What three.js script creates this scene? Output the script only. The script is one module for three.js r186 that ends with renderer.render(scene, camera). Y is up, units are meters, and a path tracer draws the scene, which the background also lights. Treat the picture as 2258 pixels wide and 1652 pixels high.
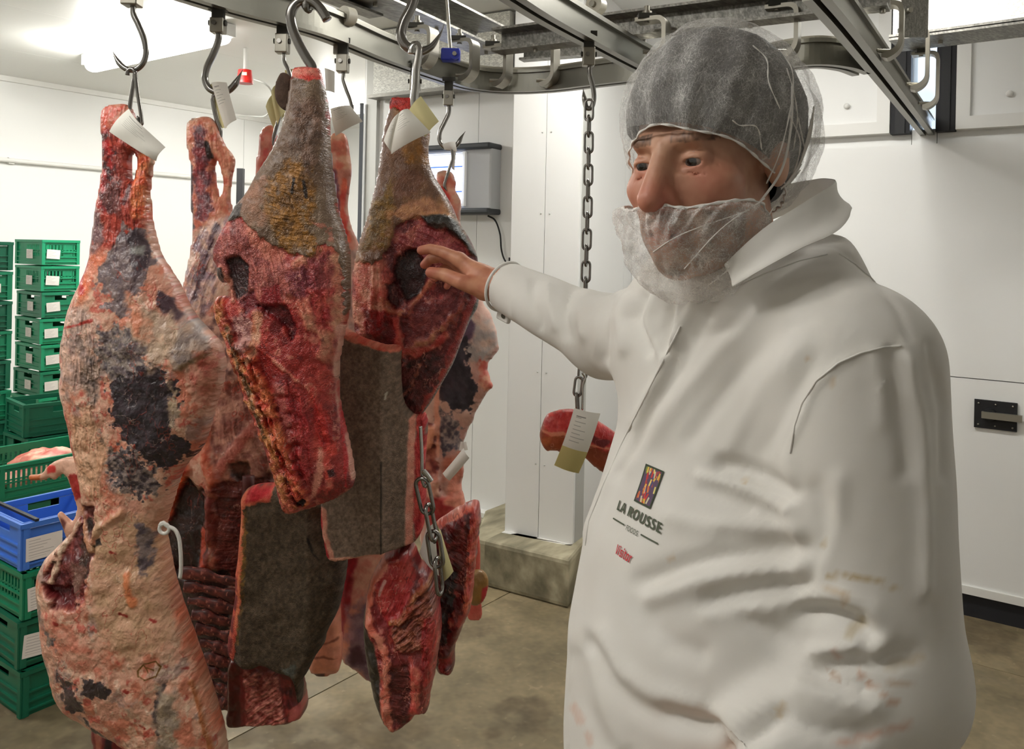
import * as THREE from 'three';
import { RoundedBoxGeometry } from 'three/addons/geometries/RoundedBoxGeometry.js';
import { DecalGeometry } from 'three/addons/geometries/DecalGeometry.js';
import { mergeGeometries, mergeVertices } from 'three/addons/utils/BufferGeometryUtils.js';
import { RectAreaLightUniformsLib } from 'three/addons/lights/RectAreaLightUniformsLib.js';

// ---------- camera, exposure, lights ----------
const scene = new THREE.Scene();
scene.background = new THREE.Color(0x000000);
const FOCAL = 1850, CENTRE_X = 1129, HORIZON = 550, ROLL = 1.2 * Math.PI / 180, EYE = 1.55;
const camera = new THREE.PerspectiveCamera(2 * Math.atan(1102 / FOCAL) * 180 / Math.PI, 2258 / 2204, 0.05, 60);
camera.position.set(0, EYE, 0);
camera.rotation.z = ROLL;
camera.setViewOffset(2258, 2204, 0, 1102 - HORIZON, 2258, 1652);
camera.updateProjectionMatrix();
const renderer = new THREE.WebGLRenderer({ antialias: true });
renderer.toneMapping = THREE.LinearToneMapping;
renderer.toneMappingExposure = 1.75;
renderer.shadowMap.enabled = true;
RectAreaLightUniformsLib.init();
const CEILING = 2.81;
// ceiling battens: [e1, e2 of the middle, intensity]; e1 runs along the left wall, e2 across the room
const LAMPS = [[2.86, -4.95, 40], [2.9, -1.2, 21], [3.1, 1.35, 3], [0.2, -4.6, 28], [-0.2, -1.5, 16], [5.0, -5.2, 28]];
const WARM = 0xfffdf7;

// ---------- small helpers ----------
const V = (x, y, z) => new THREE.Vector3(x, y, z);
const CA = Math.cos(ROLL), SA = Math.sin(ROLL);
function W(px, py, d) {                       // a point of the photograph at a distance
  const du = px - CENTRE_X, dv = py - HORIZON;
  return V((du * CA + dv * SA) * d / FOCAL, EYE + (du * SA - dv * CA) * d / FOCAL, -d);
}
function R(px, py, Y) {                       // the same on a level plane
  const v = (px - CENTRE_X) * SA - (py - HORIZON) * CA;
  return W(px, py, (Y - EYE) * FOCAL / v);
}
function PX(p) {
  const d = -p.z, u = p.x * FOCAL / d, v = (p.y - EYE) * FOCAL / d;
  return [CENTRE_X + u * CA + v * SA, HORIZON + u * SA - v * CA];
}
const E = (e1, e2, y = 0) => V(e1 * 0.595 + e2 * 0.803, y, -(e1 * 0.803 - e2 * 0.595));
const YAW = Math.atan2(0.595, 0.803);         // local x = e2, local -z = e1
let seed = 7;
const rnd = (a = 0, b = 1) => { seed = (seed * 1664525 + 1013904223) >>> 0; return a + (b - a) * seed / 4294967296; };
const clamp = (x, a = 0, b = 1) => x < a ? a : x > b ? b : x;
const smooth = (a, b, x) => { const t = clamp((x - a) / (b - a)); return t * t * (3 - 2 * t); };
const lerp = (a, b, t) => a + (b - a) * t;
function hash(x, y, z) { let h = (x * 374761393 + y * 668265263 + z * 1274126177) | 0; h = Math.imul(h ^ (h >>> 13), 1274126177); h = Math.imul(h ^ (h >>> 16), 2246822519); return ((h ^ (h >>> 15)) >>> 0) / 4294967296; }
function noise(x, y, z = 0) {                 // value noise, -1..1
  const xi = Math.floor(x), yi = Math.floor(y), zi = Math.floor(z); let fx = x - xi, fy = y - yi, fz = z - zi;
  fx = fx * fx * (3 - 2 * fx); fy = fy * fy * (3 - 2 * fy); fz = fz * fz * (3 - 2 * fz);
  const l = (dz) => { const a = hash(xi, yi, zi + dz), b = hash(xi + 1, yi, zi + dz), c = hash(xi, yi + 1, zi + dz), d = hash(xi + 1, yi + 1, zi + dz); return a + (b - a) * fx + (c - a) * fy + (a - b - c + d) * fx * fy; };
  const a = l(0); return 2 * (fz ? a + (l(1) - a) * fz : a) - 1;
}
const fbm = (x, y, z = 0, o = 4) => { let s = 0, a = 0.5; for (let i = 0; i < o; i++) { s += a * noise(x, y, z); x = x * 2.03 + 17.1; y = y * 2.03 + 5.7; z = z ? z * 2.03 + 3.1 : 0; a *= 0.5; } return s; };
// quick plane noise from a table, for textures
const TABLE = Float32Array.from({ length: 65536 }, (_, i) => hash(i & 255, i >> 8, 91) * 2 - 1);
function n2(x, y, s) { const xi = Math.floor(x), yi = Math.floor(y); let fx = x - xi, fy = y - yi; fx = fx * fx * (3 - 2 * fx); fy = fy * fy * (3 - 2 * fy); const X = xi + s * 37, Y = yi + s * 101, x0 = X & 255, x1 = (X + 1) & 255, y0 = (Y & 255) << 8, y1 = ((Y + 1) & 255) << 8, a = TABLE[y0 | x0], b = TABLE[y0 | x1], c = TABLE[y1 | x0], d = TABLE[y1 | x1]; return a + (b - a) * fx + (c - a) * fy + (a - b - c + d) * fx * fy; }
const f2 = (x, y, s = 0, o = 4) => { let r = 0, a = 0.5; s = Math.round(s * 2); for (let i = 0; i < o; i++) { r += a * n2(x, y, s + i); x = x * 2.03 + 17.1; y = y * 2.03 + 5.7; a *= 0.5; } return r; };
const used = {};
const numbered = (n) => { const k = used[n] = (used[n] ?? -1) + 1; return k ? n + '_' + String(k).padStart(3, '0') : n; };
function tag(o, label, category, group) { o.name = numbered(o.name); o.userData.label = label; o.userData.category = category; if (group) o.userData.group = group; scene.add(o); return o; }
function thing(name, label, category, pos = V(0, 0, 0), group) { const g = new THREE.Group(); g.name = name; g.position.copy(pos); return tag(g, label, category, group); }
function mesh(name, geo, mat, parent) { const m = new THREE.Mesh(geo, mat); m.name = name; if (parent) { parent.add(m); } return m; }
// a part given in world coordinates under a thing whose group is only moved, not turned
function part(name, geo, mat, parent) { const m = mesh(name, geo, mat); let o = parent; const p = V(0, 0, 0); while (o && o !== scene) { p.add(o.position); o = o.parent; } m.geometry = geo; geo.translate(-p.x, -p.y, -p.z); parent.add(m); return m; }
function struct(name, geo, mat, parent) { const m = mesh(name, geo, mat); if (parent) parent.add(m); else { m.userData.kind = 'structure'; scene.add(m); } return m; }
const std = (color, roughness = 0.6, metalness = 0, more = {}) => new THREE.MeshStandardMaterial({ color, roughness, metalness, ...more });
const phys = (o) => new THREE.MeshPhysicalMaterial(o);
const box = (w, h, d, x = 0, y = 0, z = 0) => new THREE.BoxGeometry(w, h, d).translate(x, y, z);
const merge = (list) => mergeGeometries(list.map((g) => { const n = g.index ? g.toNonIndexed() : g.clone(); for (const k of Object.keys(n.attributes)) if (!['position', 'normal', 'uv'].includes(k)) n.deleteAttribute(k); return n; }));
const basis = (o, x, y, z) => new THREE.Matrix4().makeBasis(x, y, z).setPosition(o);
// box from point a to point b: w across (horizontal), h high
function bar(a, b, w, h, up = V(0, 1, 0)) {
  const x = b.clone().sub(a), L = x.length(); x.normalize();
  const z = x.clone().cross(up).normalize(), y = z.clone().cross(x);
  return new THREE.BoxGeometry(L, h, w).applyMatrix4(basis(a.clone().add(b).multiplyScalar(0.5), x, y, z));
}
function rod(a, b, r, seg = 12) { const d = b.clone().sub(a), L = d.length(); return new THREE.CylinderGeometry(r, r, L, seg).applyQuaternion(new THREE.Quaternion().setFromUnitVectors(V(0, 1, 0), d.normalize())).translate((a.x + b.x) / 2, (a.y + b.y) / 2, (a.z + b.z) / 2); }
// round tube through points with a radius that changes along it
function tube(points, radius, along = 48, around = 10, closed = false) {
  const c = new THREE.CatmullRomCurve3(points, closed, 'centripetal'), f = c.computeFrenetFrames(along, closed), pos = [], idx = [], uv = [];
  const rf = typeof radius === 'function' ? radius : () => radius;
  for (let i = 0; i <= along; i++) { const t = i / along, p = c.getPointAt(t), r = rf(t); for (let j = 0; j <= around; j++) { const a = j / around * Math.PI * 2; const n = f.normals[i].clone().multiplyScalar(Math.cos(a) * r).addScaledVector(f.binormals[i], Math.sin(a) * r); pos.push(p.x + n.x, p.y + n.y, p.z + n.z); uv.push(t, j / around); } }
  for (let i = 0; i < along; i++) for (let j = 0; j < around; j++) { const a = i * (around + 1) + j, b = a + around + 1; idx.push(a, a + 1, b, b, a + 1, b + 1); }
  if (!closed) for (const [row, s] of [[0, 1], [along, -1]]) { const p = c.getPointAt(row / along), k = pos.length / 3; pos.push(p.x, p.y, p.z); uv.push(0, 0); for (let j = 0; j < around; j++) { const a = row * (around + 1) + j; s > 0 ? idx.push(k, a + 1, a) : idx.push(k, a, a + 1); } }
  const g = new THREE.BufferGeometry(); g.setAttribute('position', new THREE.Float32BufferAttribute(pos, 3)); g.setAttribute('uv', new THREE.Float32BufferAttribute(uv, 2)); g.setIndex(idx); g.computeVertexNormals(); return g;
}
function dataTex(w, h, fn, srgb = true, repeat) {
  const a = new Uint8Array(w * h * 4);
  for (let y = 0, i = 0; y < h; y++) for (let x = 0; x < w; x++, i += 4) { const c = fn(x, y); if (typeof c === 'number') a[i] = a[i + 1] = a[i + 2] = clamp(c) * 255; else { a[i] = clamp(c[0], 0, 255); a[i + 1] = clamp(c[1], 0, 255); a[i + 2] = clamp(c[2], 0, 255); } a[i + 3] = 255; }
  const t = new THREE.DataTexture(a, w, h); t.magFilter = THREE.LinearFilter; t.minFilter = THREE.LinearMipmapLinearFilter; if (srgb) t.colorSpace = THREE.SRGBColorSpace; if (repeat) t.wrapS = t.wrapT = THREE.RepeatWrapping; t.needsUpdate = true; return t;
}
function canvasTex(w, h, draw) { const c = document.createElement('canvas'); c.width = w; c.height = h; draw(c.getContext('2d'), w, h); const t = new THREE.CanvasTexture(c); t.colorSpace = THREE.SRGBColorSpace; return t; }
// tileable noise for repeating surface grain
function tileNoise(n, cells, s) { return (x, y) => { const u = x / n * cells, v = y / n * cells, xi = Math.floor(u), yi = Math.floor(v), fx = smooth(0, 1, u - xi), fy = smooth(0, 1, v - yi), m = (k) => ((k % cells) + cells) % cells; const a = hash(m(xi), m(yi), s), b = hash(m(xi + 1), m(yi), s), c = hash(m(xi), m(yi + 1), s), d = hash(m(xi + 1), m(yi + 1), s); return a + (b - a) * fx + (c - a) * fy + (a - b - c + d) * fx * fy; }; }

// ---------- materials of the room ----------
const M = {};
M.panel = std(0xe9e9e7, 0.42);
M.ceil = std(0xe6e6e3, 0.45);
M.joint = std(0xb9b9b4, 0.6);
M.trim = std(0xe4e3df, 0.45);
M.black = std(0x141417, 0.6);
M.rubber = std(0x1b1b20, 0.7);
{
  const n = 512, a = tileNoise(n, 90, 3), b = tileNoise(n, 190, 8), c = tileNoise(n, 30, 12);
  M.galv = std(0xffffff, 0.42, 0.75, { map: dataTex(n, n, (x, y) => { const t = 0.5 + 0.28 * (a(x, y) - 0.5) + 0.2 * (b(x, y) - 0.5) + 0.2 * (c(x, y) - 0.5); const g = 60 + 150 * t; return [g * 1.0, g * 0.985, g * 0.94]; }, true, true) });
  M.spangle = std(0xffffff, 0.6, 0.05, { map: dataTex(n, n, (x, y) => { const t = 0.88 + 0.2 * (a(x, y) - 0.5) + 0.2 * (b(x, y) - 0.5); const g = 255 * t; return [g, g, g * 0.97]; }, true, true) });
}
M.rail = std(0x85837a, 0.38, 0.8);
M.dark = std(0x4a4944, 0.5, 0.6);
M.chrome = std(0xb9b7b2, 0.22, 1);
M.hook = std(0x8d8a86, 0.25, 1);
M.zinc = std(0xa19d92, 0.4, 0.85);
{ // concrete floor
  const n = 800, L = [[3, 2, 0.5], [7, 9, 0.4], [17, 4, 0.35], [60, 5, 0.3], [180, 6, 0.25]].map(([k, s, w]) => [tileNoise(n, k, s), w]);
  const st = tileNoise(n, 9, 44), st2 = tileNoise(n, 40, 45), fl = tileNoise(n, 120, 46);
  M.floor = std(0xe0dccf, 1.0, 0, {
    map: dataTex(n, n, (x, y) => { let t = 0; for (const [f, w] of L) t += (f(x, y) - 0.5) * w; let k = 0.5 + t * 0.85; const s = smooth(0.56, 0.72, st(x, y) * 0.7 + st2(x, y) * 0.35); const f = fl(x, y) > 0.93 ? 14 : 0; const c = [96 + 70 * k, 88 + 62 * k, 68 + 54 * k]; return [c[0] - 20 * s + f, c[1] - 20 * s + f, c[2] - 17 * s + f]; }, true, true),
    roughnessMap: dataTex(n, n, (x, y) => 0.66 + 0.3 * (st(x, y) - 0.4) * 0.8 + 0.25 * (st2(x, y) - 0.5), false, true),
    bumpMap: dataTex(n, n, (x, y) => 0.5 + 0.4 * (L[3][0](x, y) - 0.5) + 0.4 * (L[4][0](x, y) - 0.5), false, true), bumpScale: 0.0012,
  });
  M.concrete = std(0xffffff, 0.8, 0, { map: dataTex(512, 512, (x, y) => { const p = tileConc(x, y); return [150 + 50 * p, 142 + 48 * p, 118 + 44 * p]; }, true, true) });
}
function tileConc(x, y) { return f2(x / 512 * 9, y / 512 * 9, 0, 5) * 1.3; }
// ---------- the room ----------
const DOWN = -0.12;
// wall from a to b (seen with its face towards `inside`), made of insulated panels with joints
function wall(name, a, b, y0, y1, panelW, inside, start = 0, mat = M.panel) {
  const dir = V(b.x - a.x, 0, b.z - a.z), L = dir.length(); dir.normalize();
  let n = V(-dir.z, 0, dir.x); if (n.dot(inside.clone().sub(a)) < 0) n.negate();
  const X = n.clone().negate().cross(V(0, 1, 0)).negate(); // keeps a right-handed frame
  const back = new THREE.BoxGeometry(L, y1 - y0, 0.1).applyMatrix4(basis(a.clone().addScaledVector(dir, L / 2).addScaledVector(n, -0.07).setY((y0 + y1) / 2), dir, V(0, 1, 0), dir.clone().cross(V(0, 1, 0))));
  const w = struct(name, back, M.joint);
  for (let s = start > 0 ? start - panelW : 0; s < L; s += panelW) {
    const s0 = Math.max(0, s) + 0.0015, s1 = Math.min(L, s + panelW) - 0.0015; if (s1 - s0 < 0.02) continue;
    const g = new THREE.BoxGeometry(s1 - s0, y1 - y0, 0.02).applyMatrix4(basis(a.clone().addScaledVector(dir, (s0 + s1) / 2).addScaledVector(n, -0.0095).setY((y0 + y1) / 2), dir, V(0, 1, 0), dir.clone().cross(V(0, 1, 0))));
    mesh('panel', g, mat, w);
  }
  return w;
}
const XD = (x, d) => V(x, 0, -d), MID = XD(0, 1.5);
const LEFT0 = E(-3, -7.06), LEFT1 = E(6.2, -7.06), RIGHT = 3.6;
const W1A = XD(-0.90, 5.01), W1B = XD(0.0, 4.45), COLA = XD(-0.006, 3.99), COLB = XD(0.306, 3.83), W4A = XD(0.66, 4.62);
const w4dir = XD(2.07, 3.63).sub(W4A).normalize(), W4B = W4A.clone().addScaledVector(w4dir, 4.4);
wall('wall_left', LEFT0, LEFT1, 0, CEILING, 1.15, MID);
wall('wall_end', LEFT1, E(6.2, -3.4), 0, CEILING, 1.15, MID);
wall('wall_recess', W1A, E(6.2, -3.4), 0, CEILING, 1.15, E(6, -6));
wall('wall_back', W1A, W1B, 0, CEILING, 0.5, MID, 0.33);
wall('wall_column_left', W1B, COLA, 0.1, CEILING, 0.6, XD(-1, 4));
wall('wall_column_front', COLA, COLB, 0.19, CEILING, 0.18, MID, 0.175);
wall('wall_column_right', COLB.clone().lerp(W4A, 0.13), W4A, 0.1, CEILING, 0.62, XD(1.5, 3.5), 0.6);
// right wall with the slot the rail runs through
const slotHit = (px) => { const u = (px - CENTRE_X - 5) / FOCAL; return (-W4A.z * u - W4A.x) / (w4dir.x + w4dir.z * u); };
const slot0 = slotHit(2010), slot1 = slotHit(2066), slotY = 2.13;
{
  const at = (s) => W4A.clone().addScaledVector(w4dir, s);
  wall('wall_right', at(0), at(slot0), 0, CEILING, 2.4, MID);
  wall('wall_right', at(slot1), W4B, 0, CEILING, 2.4, MID);
  wall('wall_right', at(slot0), at(slot1), 0, slotY, 1, MID);
  for (const o of scene.children) if (o.name === 'wall_right') o.name = numbered('wall_right');
}
wall('wall_near_right', W4B, E(-3, 4.2), 0, CEILING, 1.15, MID);
wall('wall_behind', E(-3, 4.2), LEFT0, 0, CEILING, 1.15, MID);
// floor slabs with saw-cut joints
{
  const f = struct('floor', box(16, 0.1, 16, 0, -0.075, 0).rotateY(YAW).translate(-1, 0, -3), M.dark);
  const e1s = [-3.2, 3.66, 9], e2s = [-7.4, -4.9, -2.24, 0.8, 5.5];
  for (let i = 0; i < 2; i++) for (let j = 0; j < 4; j++) {
    const w = e2s[j + 1] - e2s[j] - 0.007, l = e1s[i + 1] - e1s[i] - 0.007, g = new THREE.BoxGeometry(w, 0.05, l);
    const uv = g.attributes.uv, p = g.attributes.position;
    for (let k = 0; k < uv.count; k++) uv.setXY(k, (p.getX(k) + e2s[j] * 1.3 + 20) / 2.6, (p.getZ(k) + e1s[i] + 9) / 2.6);
    const c = E((e1s[i] + e1s[i + 1]) / 2, (e2s[j] + e2s[j + 1]) / 2);
    g.rotateY(-YAW + 2 * 0).applyMatrix4(new THREE.Matrix4());
    g.translate(c.x, -0.025, c.z);
    mesh('floor_slab', g, M.floor, f);
  }
}
// ceiling panels
{
  const c = struct('ceiling', box(16, 0.12, 16, 0, CEILING + 0.09, 0).rotateY(YAW).translate(-1, 0, -3), M.joint);
  for (let e2 = -7.2; e2 < 5; e2 += 1.15) {
    const g = new THREE.BoxGeometry(1.147, 0.03, 11.8).rotateY(-YAW); const q = E(2.6, e2 + 0.575); g.translate(q.x, CEILING + 0.015, q.z); mesh('ceiling_panel', g, M.ceil, c);
  }
}
const strip = (a, b, w, h, mat, name) => { const m = struct(name, bar(a, b, w, h), mat); return m; };
let trimNo = 0; const trim = (a, b, w, h, mat) => strip(a, b, w, h, mat, 'trim_' + (++trimNo));
// cove between ceiling and left wall, pipe rail on the left wall
trim(E(-3, -7.04, CEILING - 0.02), E(6.2, -7.04, CEILING - 0.02), 0.04, 0.04, M.trim);
{
  const y = EYE + (CENTRE_X * -SA - (353 - HORIZON)) * 6.5 / FOCAL;
  const c = thing('wall_rail', 'thin white conduit rail running along the left white wall', 'rail', E(0, -7.0, y));
  part('pipe', rod(E(-3, -7.02, y), E(6.1, -7.02, y), 0.017), M.trim, c);
  for (let e = -2.5; e < 6; e += 0.9) part('clip', bar(E(e, -7.05, y), E(e + 0.04, -7.05, y), 0.05, 0.05), M.trim, c);
}
// kerbs
{
  const d1 = W1B.clone().sub(W1A).normalize(), n1 = V(-d1.z, 0, d1.x); if (n1.z < 0) n1.negate();
  const a = W1A.clone().addScaledVector(n1, 0.06).setY(0.06), b = W1B.clone().addScaledVector(n1, 0.06).setY(0.06);
  struct('baseboard_back', bar(a, b, 0.12, 0.12), M.concrete);
  trim(a.clone().setY(0.13).addScaledVector(n1, -0.03), b.clone().setY(0.13).addScaledVector(n1, -0.03), 0.06, 0.03, M.trim);
  const P0 = XD(-0.13, 3.89), P1 = XD(0.27, 3.645), d2 = P1.clone().sub(P0).normalize(), n2 = V(-d2.z, 0, d2.x); if (n2.z < 0) n2.negate();
  const sh = new THREE.Shape(); const loc = (p) => [p.clone().sub(P0).dot(d2), p.clone().sub(P0).dot(n2)];
  const pts = [P0, P1, XD(0.62, 4.6), XD(0.2, 4.7), XD(-0.1, 4.3)].map(loc); pts.forEach((p, i) => i ? sh.lineTo(...p) : sh.moveTo(...p));
  const g = new THREE.ExtrudeGeometry(sh, { depth: 0.17, bevelEnabled: true, bevelSize: 0.012, bevelThickness: 0.02, bevelSegments: 2 });
  g.applyMatrix4(basis(P0.clone().setY(0.19), d2, n2, V(0, -1, 0)));
  const uv = g.attributes.uv, p = g.attributes.position; for (let i = 0; i < uv.count; i++) uv.setXY(i, p.getX(i) * 1.5 + p.getZ(i), p.getY(i) * 1.5 + p.getZ(i) * 0.7);
  struct('baseboard_column', g, M.concrete);
  // rivets on the column joint
  const cd = COLB.clone().sub(COLA).normalize(), cn = V(-cd.z, 0, cd.x); if (cn.z < 0) cn.negate();
  trim(COLA.clone().addScaledVector(cd, -0.004).setY(0.2).addScaledVector(cn, 0.012), COLB.clone().setY(0.2).addScaledVector(cn, 0.012), 0.03, 0.02, M.trim);
  const col = scene.children.find((o) => o.name === 'wall_column_front');
  for (const y of [0.55, 0.98, 1.35, 1.72, 2.1]) for (const s of [0.155, 0.2]) mesh('rivet', new THREE.SphereGeometry(0.004, 8, 6).translate(...COLA.clone().addScaledVector(cd, s).addScaledVector(cn, 0.001).setY(y).toArray()), M.joint, col);
}
// galvanised ledge above the back wall and dark post by the recess
{
  const d1 = W1B.clone().sub(W1A).normalize(), n1 = V(-d1.z, 0, d1.x); if (n1.z < 0) n1.negate();
  const a = W1A.clone().addScaledVector(n1, 0.05).addScaledVector(d1, 0.13), b = W1B.clone().addScaledVector(n1, 0.05);
  const g = thing('galvanised_fascia', 'bright galvanised steel fascia with a grey bottom ledge above the back wall', 'fascia', a.clone().setY(2.4));
  part('face', bar(a.clone().setY(2.61), b.clone().setY(2.61), 0.04, 0.38), M.spangle, g);
  part('ledge', bar(a.clone().setY(2.415).addScaledVector(n1, 0.02), b.clone().setY(2.415).addScaledVector(n1, 0.02), 0.1, 0.02), M.galv, g);
  const post = thing('corner_post', 'slim grey corner strip standing at the edge of the back wall', 'post', W1A.clone());
  part('post', bar(W1A.clone().addScaledVector(n1, 0.02).setY(0.0), W1A.clone().addScaledVector(n1, 0.02).setY(2.4), 0.02, 0.02, V(1, 0, 0)), std(0x6b7078, 0.5), post);
  const p0 = R(508, 440, 0.02), far = XD(-2.0, 6.15);
  const bp = thing('black_post', 'slim black post standing beside the left white wall', 'post', V(far.x, 0, far.z));
  part('pole', bar(far.clone().setY(0), far.clone().setY(2.1), 0.045, 0.045, V(1, 0, 0)), M.black, bp);
  part('foot', box(0.14, 0.012, 0.14, far.x, 0.006, far.z), M.black, bp);
}
// right wall: hanging panels either side of the rail slot, sliding door with handle
{
  const at = (s, y, out = 0) => { const n = V(w4dir.z, 0, -w4dir.x); if (n.z < 0) n.negate(); return W4A.clone().addScaledVector(w4dir, s).addScaledVector(n, out).setY(y); };
  const hit = (px) => { const u = (px - CENTRE_X) / FOCAL; const a = W4A, dx = w4dir.x, dz = w4dir.z; return (-a.z * u - a.x) / (dx + dz * u); };
  const piece = (s0, s1, y0, y1, out, th) => bar(at(s0, (y0 + y1) / 2, out + th / 2), at(s1, (y0 + y1) / 2, out + th / 2), th, y1 - y0);
  const Y0 = 2.115, sA = slotHit(1966), sB = slotHit(2110);
  for (const [s0, s1, side, label] of [[0.25, sA, 1, 'white framed panel high on the wall left of the rail slot'], [sB, 3.2, 0, 'white framed panel high on the wall right of the rail slot']]) {
    const g = thing('wall_cover', label, 'panel', at(s0, Y0));
    part('board', piece(s0 + 0.05, s1 - 0.05, Y0 + 0.05, CEILING - 0.02, 0.002, 0.035), M.panel, g);
    part('frame', piece(s0, s1, Y0, Y0 + 0.055, 0.002, 0.055), M.trim, g);
    part('frame', piece(s0, s0 + 0.055, Y0 + 0.055, CEILING - 0.02, 0.002, 0.055), M.trim, g);
    part('frame', piece(s1 - 0.055, s1, Y0 + 0.055, CEILING - 0.02, 0.002, 0.055), M.trim, g);
    const bx = side ? s1 - 0.19 : s0 + 0.2;
    const kn = at(bx, Y0 + 0.14, 0.045); part('stud', new THREE.SphereGeometry(0.014, 12, 8).translate(kn.x, kn.y, kn.z), M.trim, g);
  }
  for (const [s0, s1, l] of [[sA + 0.003, slot0, 'black rubber seal strip left of the rail slot'], [slot1, sB - 0.003, 'black rubber seal strip right of the rail slot']]) {
    const g = thing('rubber_seal', l, 'seal', at(s0, Y0)); part('strip', piece(s0, s1, Y0 - 0.005, CEILING - 0.02, 0.001, 0.05), M.rubber, g); part('lip', piece(s0 + 0.02, s1 - 0.02, Y0 - 0.005, CEILING - 0.02, 0.052, 0.006), M.black, g);
  }
  // sliding door leaf
  const sd = struct('door_1', piece(0.12, 4.2, 0.12, 1.03, 0.002, 0.03), M.panel);
  mesh('bottom_rail', piece(0.12, 4.2, 0.1, 0.135, 0.003, 0.04), M.trim, sd);
  mesh('bottom_seal', piece(0.12, 4.2, 0.0, 0.1, 0.003, 0.02), M.rubber, sd);
  const door2 = struct('door_2', piece(0.12, 4.2, 1.034, 2.06, 0.002, 0.03), M.panel);
  // handle plate
  const sH0 = hit(2158), sH1 = hit(2252), dH = -at((sH0 + sH1) / 2, 0).z, yH = W(2203, 913, dH).y, hh = 62 * dH / FOCAL / 2;
  const h = thing('door_handle', 'black door latch plate with steel lever on the white sliding door', 'handle', at(sH0, yH, 0.03));
  part('plate', piece(sH0, sH1, yH - hh, yH + hh, 0.032, 0.012), M.black, h);
  part('lever', piece(sH0 + 0.03, sH1 + 0.02, yH - 0.014, yH + 0.014, 0.05, 0.02), M.zinc, h);
  const hb = at((sH0 + sH1) / 2 - 0.02, yH, 0.05); part('boss', new THREE.CylinderGeometry(0.026, 0.03, 0.02, 20).rotateX(Math.PI / 2).rotateY(Math.atan2(-w4dir.z, w4dir.x)).translate(hb.x, hb.y, hb.z), M.black, h);
  for (const a of [0.1, 0.5, 0.9]) for (const b of [-0.75, 0.75]) { const q = at(lerp(sH0, sH1, a), yH + b * hh, 0.045); part('screw', new THREE.SphereGeometry(0.004, 8, 6).translate(q.x, q.y, q.z), M.zinc, h); }
  // next room beyond the slot
  const nb = struct('wall_beyond', piece(0.4, 2.6, 0, CEILING, -1.3, 0.06), M.panel);
  struct('wall_beyond_left', bar(at(0.4, 1.4, -0.14), at(0.4, 1.4, -1.3), 0.06, 2.8), M.panel);
  struct('wall_beyond_right', bar(at(2.6, 1.4, -0.14), at(2.6, 1.4, -1.3), 0.06, 2.8), M.panel);
  const bl = at(1.5, 2.2, -1.1);
  const bf = thing('passage_lamp', 'small glowing lamp fitting in the room beyond the rail slot', 'lamp', bl.clone());
  part('diffuser', box(0.3, 0.05, 0.06, bl.x, bl.y, bl.z), std(0xffffff, 0.5, 0, { emissive: 0xd3e6ff, emissiveIntensity: 3 }), bf);
  part('bracket', box(0.3, 0.05, 0.03, bl.x, bl.y + 0.03, bl.z - 0.03), M.trim, bf);
  part('stem', rod(V(bl.x, bl.y + 0.05, bl.z - 0.03), V(bl.x, CEILING, bl.z - 0.03), 0.01), M.trim, bf);
  const bp = new THREE.PointLight(0xd3e6ff, 2.5); bp.position.set(bl.x, bl.y - 0.08, bl.z + 0.1); bp.castShadow = true; scene.add(bp);
}
// ceiling battens
LAMPS.forEach(([e1, e2, power], i) => {
  const y = CEILING - 0.09, c = E(e1, e2, y), g = thing('ceiling_lamp', ['long fluorescent batten on the white ceiling left of the hooks', 'fluorescent batten above the curved hanging rail', 'fluorescent batten above the white sliding door', 'fluorescent batten over the crate side of the room', 'fluorescent batten above the spot the picture is taken from', 'fluorescent batten at the far end by the left wall'][i], 'lamp', c.clone(), 'ceiling battens');
  const turn = (q) => q.rotateY(YAW * -1).translate(0, 0, 0);
  const x = E(0, 1).normalize(), a = c.clone().addScaledVector(x, -0.76), b = c.clone().addScaledVector(x, 0.76);
  part('housing', bar(a.clone().setY(y + 0.055), b.clone().setY(y + 0.055), 0.1, 0.07), M.trim, g);
  const df = new THREE.CapsuleGeometry(0.055, 1.44, 6, 20).rotateZ(Math.PI / 2).scale(1, 0.75, 1).applyMatrix4(basis(c.clone().setY(y + 0.01), x, V(0, 1, 0), x.clone().cross(V(0, 1, 0))));
  part('diffuser', df, std(0xffffff, 0.4, 0, { emissive: WARM, emissiveIntensity: 4 }), g);
  for (const q of [a, b]) part('end_cap', bar(q.clone().addScaledVector(x, -0.02).setY(y + 0.05), q.clone().addScaledVector(x, 0.02).setY(y + 0.05), 0.11, 0.07), M.trim, g);
  const L = new THREE.RectAreaLight(WARM, power, 1.45, 0.11); L.position.set(c.x, y - 0.045, c.z); L.lookAt(c.x, y - 1, c.z);
  L.rotation.set(-Math.PI / 2, 0, Math.atan2(x.z, x.x) * -1); L.castShadow = true; scene.add(L);
  // light thrown up and sideways by the round diffuser
  for (const s of [-0.45, 0.45]) { const q = c.clone().addScaledVector(x, s); const pl = new THREE.PointLight(WARM, power * 0.03); pl.position.set(q.x, y - 0.01, q.z); pl.position.addScaledVector(V(-x.z, 0, x.x), 0.12); pl.castShadow = true; pl.shadow.radius = 3; scene.add(pl); }
});
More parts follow.
